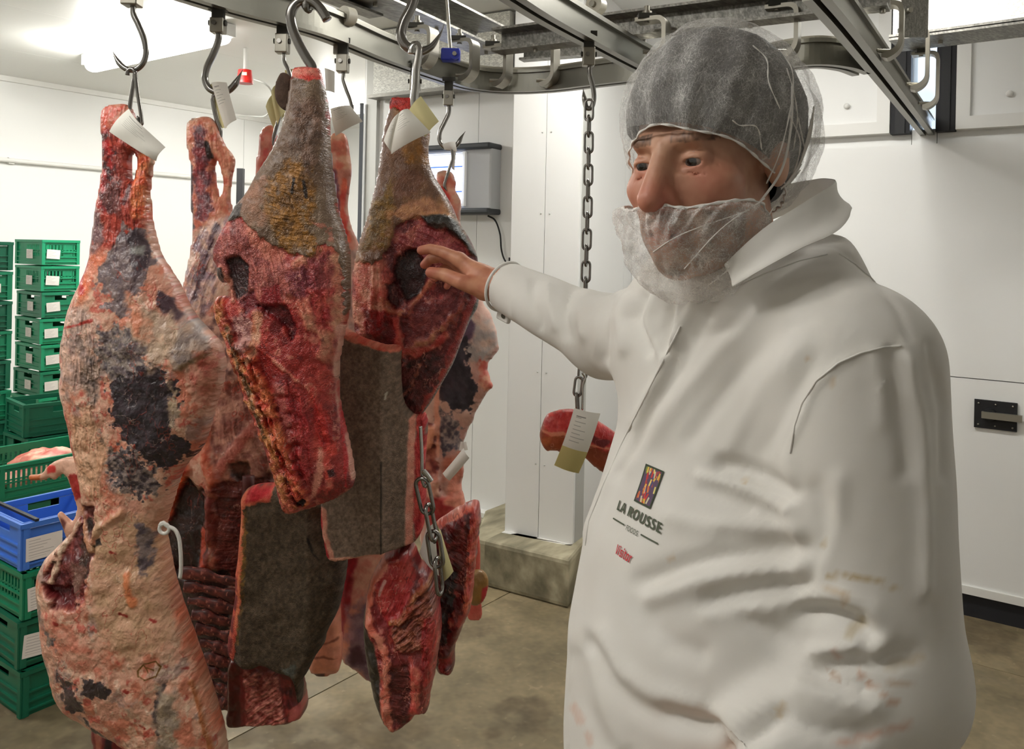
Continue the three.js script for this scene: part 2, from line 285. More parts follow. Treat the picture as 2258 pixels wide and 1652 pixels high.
// red alarm sounder on the ceiling
{
  const p = W(540, 171, 5.4), g = thing('alarm_sounder', 'small red alarm sounder hanging below the ceiling by a cable', 'alarm', p.clone());
  part('body', new THREE.CylinderGeometry(0.042, 0.05, 0.075, 20).translate(p.x, p.y + 0.01, p.z), std(0xd21f18, 0.4), g);
  part('rim', new THREE.CylinderGeometry(0.052, 0.052, 0.014, 20).translate(p.x, p.y - 0.032, p.z), std(0xb81812, 0.4), g);
  part('plate', box(0.03, 0.02, 0.004, p.x + 0.012, p.y + 0.015, p.z + 0.048), std(0xe8d9a0, 0.5), g);
  part('stem', rod(V(p.x, p.y + 0.04, p.z), V(p.x, CEILING - 0.002, p.z), 0.012), M.trim, g);
  part('cable', tube([W(560, 175, 5.4), W(585, 185, 5.4), W(600, 205, 5.5), W(590, 252, 5.8), W(545, 256, 6.2), W(500, 258, 6.6)], 0.006, 40, 6), M.joint, g);
}
// fly killer with cable
{
  const d1 = W1B.clone().sub(W1A).normalize(), n1 = V(-d1.z, 0, d1.x); if (n1.z < 0) n1.negate();
  const hit = (px) => { const u = (px - CENTRE_X + 4) / FOCAL; return (-W1A.z * u - W1A.x) / (d1.x + d1.z * u); };
  const s0 = hit(922), s1 = hit(1098), sm = (s0 + s1) / 2, o = W1A.clone().addScaledVector(d1, sm), dd = -o.z, y0 = W(1010, 472, dd).y, y1 = W(1010, 327, dd).y, w = s1 - s0, h = y1 - y0;
  const B = basis(o.clone().setY((y0 + y1) / 2), d1, V(0, 1, 0), n1);
  const g = thing('insect_killer', 'grey electric fly killer with glowing slatted front on the white wall', 'fly killer', o.clone().setY(y0));
  const b = (q) => q.applyMatrix4(B), grey = std(0xb7b9bb, 0.4), dk = std(0x34373a, 0.5);
  part('housing', b(new RoundedBoxGeometry(w, h * 0.94, 0.1, 3, 0.012).translate(0, 0, 0.052)), grey, g);
  part('top_cap', b(new RoundedBoxGeometry(w * 1.02, h * 0.09, 0.13, 3, 0.012).translate(0, h * 0.475, 0.065)), dk, g);
  part('bottom_tray', b(new RoundedBoxGeometry(w * 1.02, h * 0.09, 0.13, 3, 0.012).translate(0, -h * 0.475, 0.065)), dk, g);
  const lx = -w * 0.12, lw = w * 0.62;
  part('light_panel', b(box(lw, h * 0.78, 0.012, lx, 0, 0.105)), std(0xffffff, 0.5, 0, { emissive: 0xcfdcff, emissiveIntensity: 1.3 }), g);
  for (let k = 0; k < 13; k++) part('slat', b(box(lw, h * 0.018, 0.014, lx, h * (0.37 - k * 0.0617), 0.118)), k === 3 || k === 9 ? std(0x2c5ec0, 0.4) : std(0xd9dbdd, 0.4), g);
  for (const s of [-1, 1]) part('side_frame', b(box(w * 0.03, h * 0.8, 0.02, lx + s * lw * 0.52, 0, 0.115)), std(0xe6e6e4, 0.4), g);
  const L = new THREE.RectAreaLight(0xcfdcff, 1.2, lw, h * 0.7); const lp = V(lx, 0, 0.14).applyMatrix4(B); L.position.copy(lp); L.lookAt(lp.clone().add(n1)); L.rotateY(Math.PI); L.castShadow = true; scene.add(L);
  const cp = (px, py) => { const q = W1A.clone().addScaledVector(d1, hit(px)).addScaledVector(n1, 0.02); return q.setY(W(px, py, -q.z).y); };
  part('power_cable', tube([cp(1075, 476), cp(1090, 485), cp(1102, 515), cp(1106, 550), cp(1112, 570), cp(1122, 584), cp(1124, 575), cp(1124, 568)], 0.005, 50, 6), M.black, g);
}
// ---------- overhead rails ----------
const RAIL_Y = 2.14;
// a section swept along a level path: rects = [offset across, offset up, width, height]
function sweep(points, rects) {
  const c = new THREE.CatmullRomCurve3(points, false, 'centripetal'), n = Math.max(2, points.length * 8), list = [];
  for (const [ox, oy, w, h] of rects) {
    const pos = [], idx = [];
    for (let i = 0; i <= n; i++) {
      const p = c.getPointAt(i / n), t = c.getTangentAt(i / n).setY(0).normalize(), s = V(-t.z, 0, t.x);
      for (const [a, b] of [[-1, -1], [1, -1], [1, 1], [-1, 1]]) pos.push(p.x + s.x * (ox + a * w / 2), p.y + oy + b * h / 2, p.z + s.z * (ox + a * w / 2));
    }
    for (let i = 0; i < n; i++) for (let k = 0; k < 4; k++) { const a = i * 4 + k, b = i * 4 + (k + 1) % 4; idx.push(a, a + 4, b, b, a + 4, b + 4); }
    idx.push(0, 1, 2, 0, 2, 3, n * 4, n * 4 + 2, n * 4 + 1, n * 4, n * 4 + 3, n * 4 + 2);
    let g = new THREE.BufferGeometry(); g.setAttribute('position', new THREE.Float32BufferAttribute(pos, 3)); g.setIndex(idx); g = g.toNonIndexed(); g.computeVertexNormals();
    const uv = new Float32Array(g.attributes.position.count * 2), q = g.attributes.position; for (let i = 0; i < q.count; i++) { uv[i * 2] = (q.getX(i) + q.getZ(i)) * 1.5; uv[i * 2 + 1] = q.getY(i) * 1.5 + q.getZ(i); }
    g.setAttribute('uv', new THREE.BufferAttribute(uv, 2)); list.push(g);
  }
  return list;
}
const railAt = (pts, y = RAIL_Y) => pts.map(([x, yy]) => R(x, yy, y));
function track(label, pts, y = RAIL_Y) {
  const P = pts[0].isVector3 ? pts : railAt(pts, y), g = thing('hanging_rail', label, 'rail', P[0].clone());
  const [top, w0, w1, l0, l1, rib] = sweep(P, [[0, 0.034, 0.054, 0.012], [-0.0135, 0.002, 0.005, 0.054], [0.0135, 0.002, 0.005, 0.054], [-0.018, -0.031, 0.022, 0.014], [0.018, -0.031, 0.022, 0.014], [0, 0.045, 0.016, 0.012]]);
  part('top_flange', top, M.rail, g); part('side_wall', w0, M.rail, g); part('side_wall', w1, M.rail, g); part('bottom_lip', l0, M.rail, g); part('bottom_lip', l1, M.rail, g); part('rib', rib, M.zinc, g);
  return g;
}
track('steel hanging rail curving above the hide-covered meat towards the chain', [[180, -100], [360, -52], [482, -14], [540, 3], [700, 48], [850, 110], [960, 150], [1030, 172], [1090, 180], [1150, 181], [1220, 177], [1300, 167], [1400, 155], [1500, 150], [1560, 152]]);
track('steel hanging rail carrying the chain hook beside the hair net', [[1120, -45], [1200, 8], [1300, 66], [1400, 122], [1440, 142]]);
track('straight steel rail running through the wall slot between black seals', [[1800, -40], [1850, 20], [1930, 125], [2000, 220], [2046, 282]]);
track('curved steel rail joining the straight rail behind the hair net', [[1640, 150], [1720, 128], [1800, 118], [1860, 124], [1900, 138]]);
track('steel rail overhead above the front hooks', [W(-150, -60, 1.7), W(60, -60, 1.66), W(292, -60, 1.62), W(480, -60, 1.54), W(677, -60, 1.5), W(800, -60, 1.58), W(921, -60, 1.71), W(1050, -60, 1.86), W(1180, -60, 2.02)].map((p) => p.setY(2.175)));
// support beams (channels)
function channel(label, a, b, w, h, mat = M.galv) {
  const g = thing('support_beam', label, 'beam', a.clone()); const [web, top, bot] = sweep([a, b], [[-w / 2, 0, 0.008, h], [0, h / 2, w, 0.008], [0, -h / 2, w, 0.008]]);
  part('web', web, mat, g); part('top_flange', top, mat, g); part('bottom_flange', bot, mat, g);
  const d = b.clone().sub(a), L = d.length(); d.normalize();
  for (let s = 0.15; s < L; s += 0.35) { const p = a.clone().addScaledVector(d, s); part('bolt', new THREE.CylinderGeometry(0.008, 0.008, 0.014, 6).translate(p.x, p.y - h / 2 - 0.008, p.z), M.zinc, g); }
  return g;
}
channel('wide galvanised channel beam with bolt holes above the blue fitting', R(760, -60, 2.36), R(1085, 92, 2.36), 0.14, 0.09);
channel('grey steel channel beam crossing above the curved rail', R(1095, 92, 2.25), R(1960, -14, 2.25), 0.07, 0.07);
channel('narrow steel channel behind the crossing beam', R(1150, 118, 2.3), R(1420, 96, 2.3), 0.05, 0.05);
channel('dark steel channel beside the galvanised beam over the hooks', R(620, -70, 2.33), R(830, 12, 2.33), 0.06, 0.07);
channel('bright galvanised beam at the top above the right hand wall panel', R(1975, 96, 2.34), R(2420, 40, 2.34), 0.2, 0.012, M.galv);
{
  const a = R(1985, 82, 2.36), b = R(2420, 25, 2.36);
  const g = thing('galvanised_sheet', 'upright bright galvanised sheet standing on the beam over the right wall panel', 'sheet', a.clone());
  part('sheet', bar(a.clone().add(V(0, 0.17, -0.06)), b.clone().add(V(0, 0.17, -0.06)), 0.006, 0.34), M.spangle, g); part('edge', bar(a.clone().add(V(0, 0.34, -0.06)), b.clone().add(V(0, 0.34, -0.06)), 0.02, 0.012), M.galv, g);
  const p = R(2015, 40, 2.3), q = thing('hanger_plate', 'grey steel hanger plate with bolts at the end of the bright beam', 'plate', p.clone());
  part('plate', box(0.085, 0.3, 0.012, p.x, p.y + 0.09, p.z), M.galv, q);
  for (const [x, y] of [[-0.02, 0.02], [0.02, 0.1], [-0.02, 0.17]]) part('bolt', new THREE.CylinderGeometry(0.009, 0.009, 0.02, 6).rotateX(Math.PI / 2).translate(p.x + x, p.y + y, p.z + 0.012), M.zinc, q);
}
// beams over the far ceiling between hooks and lamp
// C-shaped brackets holding the rails
function bracket(px, py0, py1, y, label, s = 1) {
  const p = R(px, py1, y), top = W(px, py0, -p.z).y, h = top - p.y, g = thing('rail_bracket', label, 'bracket', p.clone(), 'rail brackets'), w = 0.05;
  const sh = new THREE.Shape(), o = 0.055 * s, t = 0.012 * s; // hook-like C profile
  sh.moveTo(0, 0); sh.lineTo(t * 1.2, -0.004); sh.quadraticCurveTo(o, 0.01, o, 0.05); sh.lineTo(o, h - 0.03); sh.quadraticCurveTo(o, h, o - 0.03 * s, h); sh.lineTo(-o * 0.7, h); sh.lineTo(-o * 0.7, h - t); sh.lineTo(o - 0.035 * s, h - t); sh.quadraticCurveTo(o - t, h - t, o - t, h - 0.035); sh.lineTo(o - t, 0.05); sh.quadraticCurveTo(o - t, 0.02, 0, 0.012); sh.closePath();
  const e = new THREE.ExtrudeGeometry(sh, { depth: w, bevelEnabled: false }); e.translate(0, 0, -w / 2).rotateY(-0.5).translate(p.x, p.y, p.z);
  part('hanger', e, M.zinc, g);
  part('bolt', new THREE.CylinderGeometry(0.008, 0.008, 0.05, 8).translate(p.x - 0.01, p.y + h + 0.01, p.z), M.zinc, g);
  part('nut', new THREE.CylinderGeometry(0.015, 0.015, 0.014, 6).translate(p.x - 0.01, p.y + h + 0.012, p.z), M.zinc, g);
  part('clamp', box(0.05 * s, 0.014, 0.05, p.x - 0.012, p.y + h + 0.002, p.z), M.dark, g);
  part('pin', new THREE.CylinderGeometry(0.006, 0.006, 0.06, 8).rotateZ(Math.PI / 2).translate(p.x + 0.01, p.y + 0.02, p.z + 0.01), M.zinc, g);
}
[[925, 60, 150, 'steel bracket on the rail by the large twin hook'], [1018, 88, 180, 'steel bracket on the rail next to the blue fitting'], [1092, 100, 192, 'first steel bracket on the bend of the rail'], [1195, 96, 192, 'second steel bracket on the bend of the rail'], [1432, 40, 132, 'steel bracket above the chain side of the hair net'], [1718, 12, 130, 'square steel bracket above the hair net'], [1945, 8, 130, 'upper steel bracket on the straight rail'], [2008, 66, 200, 'middle steel bracket on the straight rail'], [2034, 116, 240, 'lower steel bracket on the straight rail by the black seal']].forEach(([x, a, b, l]) => bracket(x, a, b, RAIL_Y - 0.03, l));
// white guide rollers and the blue fitting
for (const [x, y, d, l] of [[766, 36, 2.3, 'white plastic roller on the rail above the large hooks'], [1315, 12, 2.35, 'white plastic roller on the rail above the chain']]) {
  const p = W(x, y, d), g = thing('guide_roller', l, 'roller', p.clone()), wm = std(0xd9d5c6, 0.4);
  part('wheel', new THREE.CylinderGeometry(0.026, 0.026, 0.03, 24).rotateZ(Math.PI / 2).rotateY(0.9).translate(p.x, p.y, p.z), wm, g);
  part('hub', new THREE.CylinderGeometry(0.009, 0.009, 0.05, 12).rotateZ(Math.PI / 2).rotateY(0.9).translate(p.x, p.y, p.z), M.zinc, g);
  part('arm', bar(p.clone().add(V(-0.03, 0, -0.02)), p.clone().add(V(-0.03, -0.1, -0.02)), 0.012, 0.02, V(1, 0, 0)), M.zinc, g);
}
{
  const p = W(994, 122, 2.66), g = thing('blue_fitting', 'bright blue plastic end fitting beside the rail bracket', 'fitting', p.clone()), bm = std(0x2437b4, 0.4);
  part('block', new RoundedBoxGeometry(0.06, 0.04, 0.04, 2, 0.006).translate(p.x, p.y, p.z), bm, g); part('socket', new THREE.CylinderGeometry(0.017, 0.017, 0.03, 16).rotateX(Math.PI / 2).translate(p.x + 0.014, p.y - 0.002, p.z + 0.016), bm, g); part('screw', new THREE.CylinderGeometry(0.007, 0.007, 0.008, 8).rotateX(Math.PI / 2).translate(p.x + 0.014, p.y - 0.002, p.z + 0.034), M.zinc, g);
  part('stalk', rod(V(p.x, p.y, p.z - 0.01), V(p.x - 0.02, 2.36, p.z - 0.01), 0.006), M.zinc, g);
}
// ---------- hooks ----------
const line = (pts, d) => pts.map((p) => W(p[0], p[1], p[2] ?? d));
const hookR = (r, tip = 0.86) => (t) => r * (t > tip ? Math.max(0.12, (1 - t) / (1 - tip)) : 1);
// trolley: roller block running in the rail with the swivel below
function trolley(px, py0, py1, d, label, pts, r = 0.0055) {
  const a = W(px, py0, d); a.y = Math.max(a.y, (d < 1.9 ? 2.175 : RAIL_Y) - 0.034); const b = W(px, py1, d), g = thing('trolley_hook', label, 'hook', b.clone());
  const w = 0.016, mid = lerp(a.y, b.y, 0.45);
  part('hanger', merge([box(w * 1.7, Math.max(0.02, a.y - mid), w, a.x, (a.y + mid) / 2, a.z), box(w * 2.6, 0.014, w * 1.4, a.x, a.y - 0.004, a.z)]), M.dark, g);
  part('swivel_block', new RoundedBoxGeometry(w * 2, mid - b.y, w * 2, 2, 0.003).translate(a.x, (mid + b.y) / 2, a.z), M.zinc, g);
  part('pin', new THREE.CylinderGeometry(0.007, 0.007, w * 2.6, 10).rotateZ(Math.PI / 2).translate(a.x, (mid + b.y) / 2 + 0.006, a.z + 0.004), M.dark, g);
  part('bolt', new THREE.CylinderGeometry(0.006, 0.006, 0.006, 8).rotateX(Math.PI / 2).translate(a.x - 0.004, (mid + b.y) / 2 + 0.004, a.z + w + 0.002), M.hook, g);
  part('hook', tube(line(pts, d), hookR(r), 60, 10), M.hook, g);
  return g;
}
function sHook(label, pts, d, r, mat = M.chrome, tip = 0.9) { const p = line(pts, d), g = thing('meat_hook', label, 'hook', p[0].clone()); part('hook', tube(p, hookR(r, tip), 64, 10), mat, g); return g; }
const DA = 1.62, DB = 1.5, DC = 1.72, DD = 1.99, DE = 2.3, DF = 2.75;
trolley(292, -60, 14, DA, 'steel trolley hook holding the large front carcass', [[294, 8], [294, 30], [305, 55], [318, 88], [322, 115], [316, 138], [300, 153], [283, 154], [266, 143], [254, 125], [247, 109]]);
sHook('thin steel shank hook through the front carcass tag', [[281, 166], [282, 156], [290, 152], [297, 158], [294, 185], [288, 222], [284, 262], [287, 285], [296, 290]], DA - 0.005, 0.004, M.hook);
sHook('short steel wire link beside the front carcass tag', [[299, 160], [300, 175], [305, 215], [311, 255], [312, 275], [306, 272], [303, 255]], DA - 0.02, 0.0035, M.hook, 0.97);
trolley(482, 14, 74, DD, 'steel trolley hook with a folded paper tag above the pale shank', [[482, 70], [481, 90], [470, 120], [456, 150], [452, 175], [462, 196], [482, 204], [503, 200], [518, 186], [528, 168], [535, 154]], 0.008);
sHook('dark steel wire hook holding the pale shank', [[478, 207], [470, 214], [471, 235], [478, 265], [486, 290], [480, 318], [470, 322], [462, 312]], DD, 0.005, M.hook);
trolley(624, 42, 118, 2.13, 'steel trolley hook half hidden behind the big hide leg', [[626, 114], [627, 135], [636, 155], [640, 175], [630, 200], [615, 260], [602, 320], [608, 330]], 0.005);
sHook('large steel hook from overhead into the hide leg nearest the centre', [[722, 44], [714, 30], [700, 12], [682, 2], [662, 2], [648, 14], [641, 34], [644, 60], [658, 95], [676, 128], [690, 150], [693, 168], [684, 180], [672, 178]], DB, 0.009, M.hook);
sHook('upright steel rod hanger over the big hide leg hook', [[677, -190], [677, -60], [677, -12], [676, 18], [682, 26], [690, 20]], DB, 0.0085, M.hook);
trolley(757, 88, 160, DE, 'steel trolley hook behind the big hide leg', [[757, 156], [757, 175], [764, 198], [773, 222], [776, 240], [768, 252], [752, 258], [746, 280], [748, 308]], 0.0055);
trolley(916, 143, 200, 2.6, 'steel trolley block behind the second hide leg', [[916, 200], [916, 225], [908, 250], [905, 270]], 0.005);
sHook('large bright steel hook from overhead above the second hide leg', [[922, -80], [914, -10], [905, 20], [890, 50], [884, 78], [892, 98], [910, 110], [930, 113], [950, 104], [964, 86], [974, 68], [979, 54]], DC - 0.01, 0.0105, M.hook, 0.72);
sHook('bright steel shank hook into the second hide leg', [[908, 120], [910, 104], [917, 98], [923, 106], [922, 124], [918, 150], [916, 190], [913, 220], [916, 246], [924, 254]], DC - 0.02, 0.0085, M.chrome, 0.95);
trolley(990, 178, 234, DF, 'steel trolley hook with a white strip above the fly killer', [[990, 230], [989, 250], [980, 270], [970, 292], [970, 312], [982, 326], [998, 326], [1010, 316], [1018, 302], [1026, 290]], 0.0075);
sHook('thin steel hook into the far carcass shank', [[996, 330], [998, 345], [992, 368], [984, 392], [980, 410], [986, 422]], DF - 0.02, 0.005, M.hook);
trolley(1299, 72, 146, 2.22, 'steel trolley hook carrying the long chain', [[1301, 140], [1301, 165], [1308, 195], [1309, 222], [1303, 238], [1294, 238], [1289, 222], [1286, 195]], 0.0068);
// ---------- chains ----------
function chain(label, pts, d, link, r, tilt = 0) {
  const path = new THREE.CatmullRomCurve3(line(pts, d)), L = path.getLength(), step = link * 0.74, n = Math.round(L / step), g = thing('chain', label, 'chain', path.getPointAt(0));
  const w = link * 0.19, h = link / 2 - w, c = []; for (let i = 0; i < 24; i++) { const a = i / 24 * Math.PI * 2; c.push(V(Math.cos(a) * w, Math.sin(a) * w + (Math.sin(a) > 0 ? h : -h) * (Math.abs(Math.sin(a)) > 0.02 ? 1 : 0), 0)); }
  const gl = tube(c, r, 40, 8, true);
  for (let i = 0; i < n; i++) { const t = (i + 0.5) / n, p = path.getPointAt(t), tg = path.getTangentAt(t); const m = mesh('link', gl, M.hook, g); m.position.copy(p).sub(g.position); m.quaternion.setFromUnitVectors(V(0, -1, 0), tg).multiply(new THREE.Quaternion().setFromAxisAngle(V(0, 1, 0), (i % 2 ? 1.25 : -0.3) + tilt)); }
  return g;
}
chain('long steel chain hanging from the rail in front of the white column', [[1299, 225], [1297, 400], [1292, 600], [1287, 780], [1284, 830]], 2.21, 0.056, 0.0034);
chain('short steel chain end looped over the small red joint', [[1277, 835], [1273, 870], [1274, 905]], 2.2, 0.05, 0.0036);
sHook('thin wire hook through the tag of the small red joint', [[1284, 822], [1290, 832], [1286, 850], [1285, 880], [1284, 905]], 2.19, 0.0035, M.chrome, 0.97);
chain('heavy steel chain hanging down to the small rib joint', [[930, 1065], [940, 1110], [950, 1150], [958, 1200], [965, 1250], [970, 1300]], 1.62, 0.07, 0.004);
sHook('small steel hook joining the dark dried joint to the heavy chain', [[958, 1195, 1.62], [962, 1185, 1.64], [968, 1190, 1.7], [972, 1205, 1.77], [974, 1215, 1.8]], 1.7, 0.004, M.hook, 0.97);
sHook('open steel hook at the top of the heavy chain', [[927, 940], [930, 1000], [932, 1062], [938, 1074], [943, 1062], [936, 1044], [931, 1042]], 1.63, 0.0035, M.chrome, 0.97);
sHook('bent steel rod end caught in the heavy chain', [[933, 1038], [942, 1048], [952, 1062]], 1.61, 0.005, M.chrome, 0.98);
// ---------- crates ----------
const green = (h) => std(h, 0.45), G1 = green(0x0e8f63), G2 = green(0x0a7a55), G3 = green(0x086045), BLUE = std(0x3f74cf, 0.42), PAPER = std(0xe6e2da, 0.8);
const inkTex = canvasTex(128, 96, (c, w, h) => { c.fillStyle = '#e4ddd6'; c.fillRect(0, 0, w, h); c.fillStyle = '#a39c98'; for (let i = 0; i < 6; i++) c.fillRect(10, 12 + i * 12, 40 + (i * 37) % 50, 2); c.fillStyle = '#c3bcb6'; c.fillRect(10, 82, 60, 2); });
const LABEL = std(0xffffff, 0.7, 0, { map: inkTex });
// open crate with slotted walls; long side along x (w), short along z (l)
const crateCache = {};
function crateShapes(w, l, h, holes) {
  const key = [w, l, h, holes].join(); if (crateCache[key]) return crateCache[key];
  const t = 0.006, body = [box(w - 0.03, t, l - 0.03, 0, 0.01, 0)], rib = [];
  for (const [len, off, turn] of [[w, l / 2, 0], [l, w / 2, 1]]) for (const s of [-1, 1]) {
    const put = (g) => { const q = g.translate(0, 0, s * (off - 0.014)); return turn ? q.rotateY(Math.PI / 2) : q; };
    const L = len - 0.028, slotW = Math.min(0.11, len * 0.3), sy0 = h * 0.68, sy1 = h * 0.84;
    if (holes) { // rows of small openings: bars between them
      body.push(put(box(L, h * 0.35, t, 0, h * 0.175, 0)), put(box(L, h * 0.14, t, 0, h * 0.86, 0)));
      const n = Math.round(L / 0.022); for (let k = 0; k <= n; k++) body.push(put(box(0.011, h * 0.47, t, -L / 2 + k * L / n, h * 0.57, 0)));
      body.push(put(box(L, 0.006, t, 0, h * 0.57, 0)), put(box(L * 0.24, h * 0.45, t * 0.9, L * 0.24, h * 0.57, 0)));
    } else body.push(put(box(L, sy0, t, 0, sy0 / 2, 0)), put(box((L - slotW) / 2, sy1 - sy0, t, -(L + slotW) / 4, (sy0 + sy1) / 2, 0)), put(box((L - slotW) / 2, sy1 - sy0, t, (L + slotW) / 4, (sy0 + sy1) / 2, 0)), put(box(L, h - sy1 - 0.004, t, 0, (h + sy1) / 2, 0)));
    const e = s * 0.006; const put2 = (g) => { const q = g.translate(0, 0, s * (off - 0.009)); return turn ? q.rotateY(Math.PI / 2) : q; };
    rib.push(put2(box(len - 0.004, h * 0.1, 0.018, 0, h * 0.93, 0)), put2(box(len - 0.03, 0.005, 0.012, 0, h * 0.5, 0)), put2(box(len - 0.03, 0.005, 0.012, 0, h * 0.3, 0)), put2(box(len - 0.03, 0.006, 0.012, 0, h * 0.12, 0)));
    for (const q of [-0.46, 0.46]) rib.push(put2(box(0.02, h * 0.9, 0.014, q * len * 0.98, h * 0.46, 0)));
  }
  return crateCache[key] = [merge(body), merge(rib)];
}
const labelGeo = (w, h) => new THREE.BoxGeometry(w, h, 0.0015);
function crate(pos, yaw, w, l, h, mat, label, group, holes = false, labels = [[0, 1]], lw = 0.085, lh = 0.07) {
  const [b, r] = crateShapes(w, l, h, holes), g = thing(mat === BLUE ? 'blue_crate' : 'green_crate', label, 'crate', pos, group);
  g.rotation.y = yaw; mesh('basket', b, mat, g); mesh('ribbing', r, mat, g);
  for (const [x, side] of labels) { const m = mesh('paper_label', labelGeo(lw, lh), LABEL, g); if (side > 0) m.position.set(x, h * 0.42, l / 2 - 0.002); else { m.position.set(-w / 2 + 0.002, h * 0.42, x); m.rotation.y = -Math.PI / 2; } if (side > 0) m.rotation.z = rnd(-0.08, 0.08); }
  return g;
}
// crates are square to the left wall: their +z face looks along e2, their -x face looks back along e1
const CY = Math.atan2(0.803, 0.595); // turn that sends local +z to e2
function stackAt(px, py, opts) {       // (px, py) = near bottom corner on the floor
  const c = R(px, py, 0), { w = 0.4, l = 0.3 } = opts;
  const zd = V(Math.sin(CY), 0, Math.cos(CY)), xd = V(Math.cos(CY), 0, -Math.sin(CY)); // world directions of local z and x
  return c.clone().addScaledVector(zd, -l / 2).addScaledVector(xd, w / 2);
}
const names1 = ['bottom', 'second', 'third', 'fourth', 'fifth', 'sixth', 'seventh', 'eighth', 'ninth', 'tenth'];
{ // tall stack against the left wall
  const d = 5.45, base = W(84, 1000, d); const c = V(base.x, 0, base.z);
  const zd = V(Math.sin(CY), 0, Math.cos(CY)), xd = V(Math.cos(CY), 0, -Math.sin(CY)); c.addScaledVector(zd, -0.19).addScaledVector(xd, 0.125);
  for (let i = 0; i < 9; i++) crate(c.clone().add(V(rnd(-0.008, 0.008), i * 0.173, rnd(-0.008, 0.008))), CY + rnd(-0.03, 0.03), 0.25, 0.38, 0.168, i > 6 ? G1 : i % 3 ? G1 : G2, `${i === 8 ? 'topmost' : names1[i]} green crate of the tall stack by the left wall, counted from the floor`, 'crates in the tall stack', i > 6, [[-0.05, 1], [0.02, -1]], 0.085, 0.06);
}
{ // second stack further left
  const base = W(22, 1000, 4.85), c = V(base.x, 0, base.z), zd = V(Math.sin(CY), 0, Math.cos(CY)), xd = V(Math.cos(CY), 0, -Math.sin(CY)); c.addScaledVector(zd, -0.15).addScaledVector(xd, -0.2);
  for (let i = 0; i < 9; i++) crate(c.clone().add(V(rnd(-0.006, 0.006), i * 0.171, 0)), CY + rnd(-0.02, 0.02), 0.4, 0.3, 0.166, i % 2 ? G2 : G3, `${i === 8 ? 'topmost' : names1[i]} dark green crate of the stack left of the tall one, counted from the floor`, 'crates in the left stack', false, i % 3 === 1 ? [[0.1, 1]] : [], 0.07, 0.05);
}
{ // lower dark stack in front of the tall one
  const base = W(62, 1000, 4.3), c = V(base.x, 0, base.z), zd = V(Math.sin(CY), 0, Math.cos(CY)), xd = V(Math.cos(CY), 0, -Math.sin(CY)); c.addScaledVector(zd, -0.15).addScaledVector(xd, 0.2);
  for (let i = 0; i < 4; i++) crate(c.clone().add(V(0, i * 0.176, 0)), CY + (i === 3 ? -0.12 : 0), 0.4, 0.3, 0.172, G3, `${i === 3 ? 'topmost, slightly turned' : names1[i]} dark green crate of the low stack in front of the tall one`, 'crates in the low dark stack', false, []);
  // crate holding trimmings, with the stack under it
  const b2 = W(-8, 1000, 3.75), c2 = V(b2.x, 0, b2.z); c2.addScaledVector(zd, -0.2).addScaledVector(xd, 0.3);
  for (let i = 0; i < 3; i++) crate(c2.clone().add(V(0, i * 0.178, 0)), CY, 0.6, 0.4, 0.174, i === 2 ? G2 : G3, `${i === 2 ? 'topmost green crate, holding pale meat trimmings' : names1[i] + ' green crate under the one with meat trimmings'}`, 'crates behind the blue crate', i === 2, []);
  globalThis.trimAt = c2.clone().setY(2 * 0.178 + 0.02);
}
{ // nearest stack: three green crates and a blue one
  const c = stackAt(40, 1590, { w: 0.4, l: 0.3 });
  const kinds = [[G3, 'bottom dark green crate under the blue one, standing on the floor', 0], [G3, 'dark green crate with a paper label, second from the floor under the blue one', 1], [G2, 'green perforated crate directly under the blue crate', 1], [BLUE, 'bright blue crate with black bars on top of the near stack', 1]];
  kinds.forEach(([m, l, lab], i) => {
    const g = crate(c.clone().add(V(rnd(-0.006, 0.006), i * 0.159, 0)), CY + [0.02, -0.015, 0.01, 0][i], 0.4, 0.3, 0.155, m, l, 'crates in the near stack', i === 2, lab ? [[-0.125, 1]] : [], 0.115, 0.075);
    if (m === BLUE) for (const x of [-0.15, 0.12]) mesh('black_bar', box(0.012, 0.008, 0.3, x, 0.157, 0), M.black, g);
  });
}
// ---------- meat: bodies blown up from their outlines, with flesh, fat and hide as matter on them ----------
function pointPoly(x, y, P) { // signed distance, positive inside
  let best = 1e9, inside = false;
  for (let i = 0, j = P.length - 1; i < P.length; j = i++) {
    const ax = P[j][0], ay = P[j][1], bx = P[i][0], by = P[i][1], ex = bx - ax, ey = by - ay, wx = x - ax, wy = y - ay, t = clamp((wx * ex + wy * ey) / (ex * ex + ey * ey + 1e-9)), dx = wx - ex * t, dy = wy - ey * t, d = dx * dx + dy * dy;
    if (d < best) best = d; if ((ay > y) !== (by > y) && x < ex * (y - ay) / (by - ay) + ax) inside = !inside;
  }
  return (inside ? 1 : -1) * Math.sqrt(best);
}
function lineDist(x, y, P) { let best = 1e9; for (let i = 1; i < P.length; i++) { const ax = P[i - 1][0], ay = P[i - 1][1], ex = P[i][0] - ax, ey = P[i][1] - ay, wx = x - ax, wy = y - ay, t = clamp((wx * ex + wy * ey) / (ex * ex + ey * ey + 1e-9)), dx = wx - ex * t, dy = wy - ey * t, d = dx * dx + dy * dy; if (d < best) best = d; } return Math.sqrt(best); }
// smooth a hand-set outline
const round = (P, k = 4) => new THREE.CatmullRomCurve3(P.map((p) => V(p[0], p[1], 0)), true, 'centripetal').getPoints(P.length * k).slice(0, -1).map((v) => [v.x, v.y]);
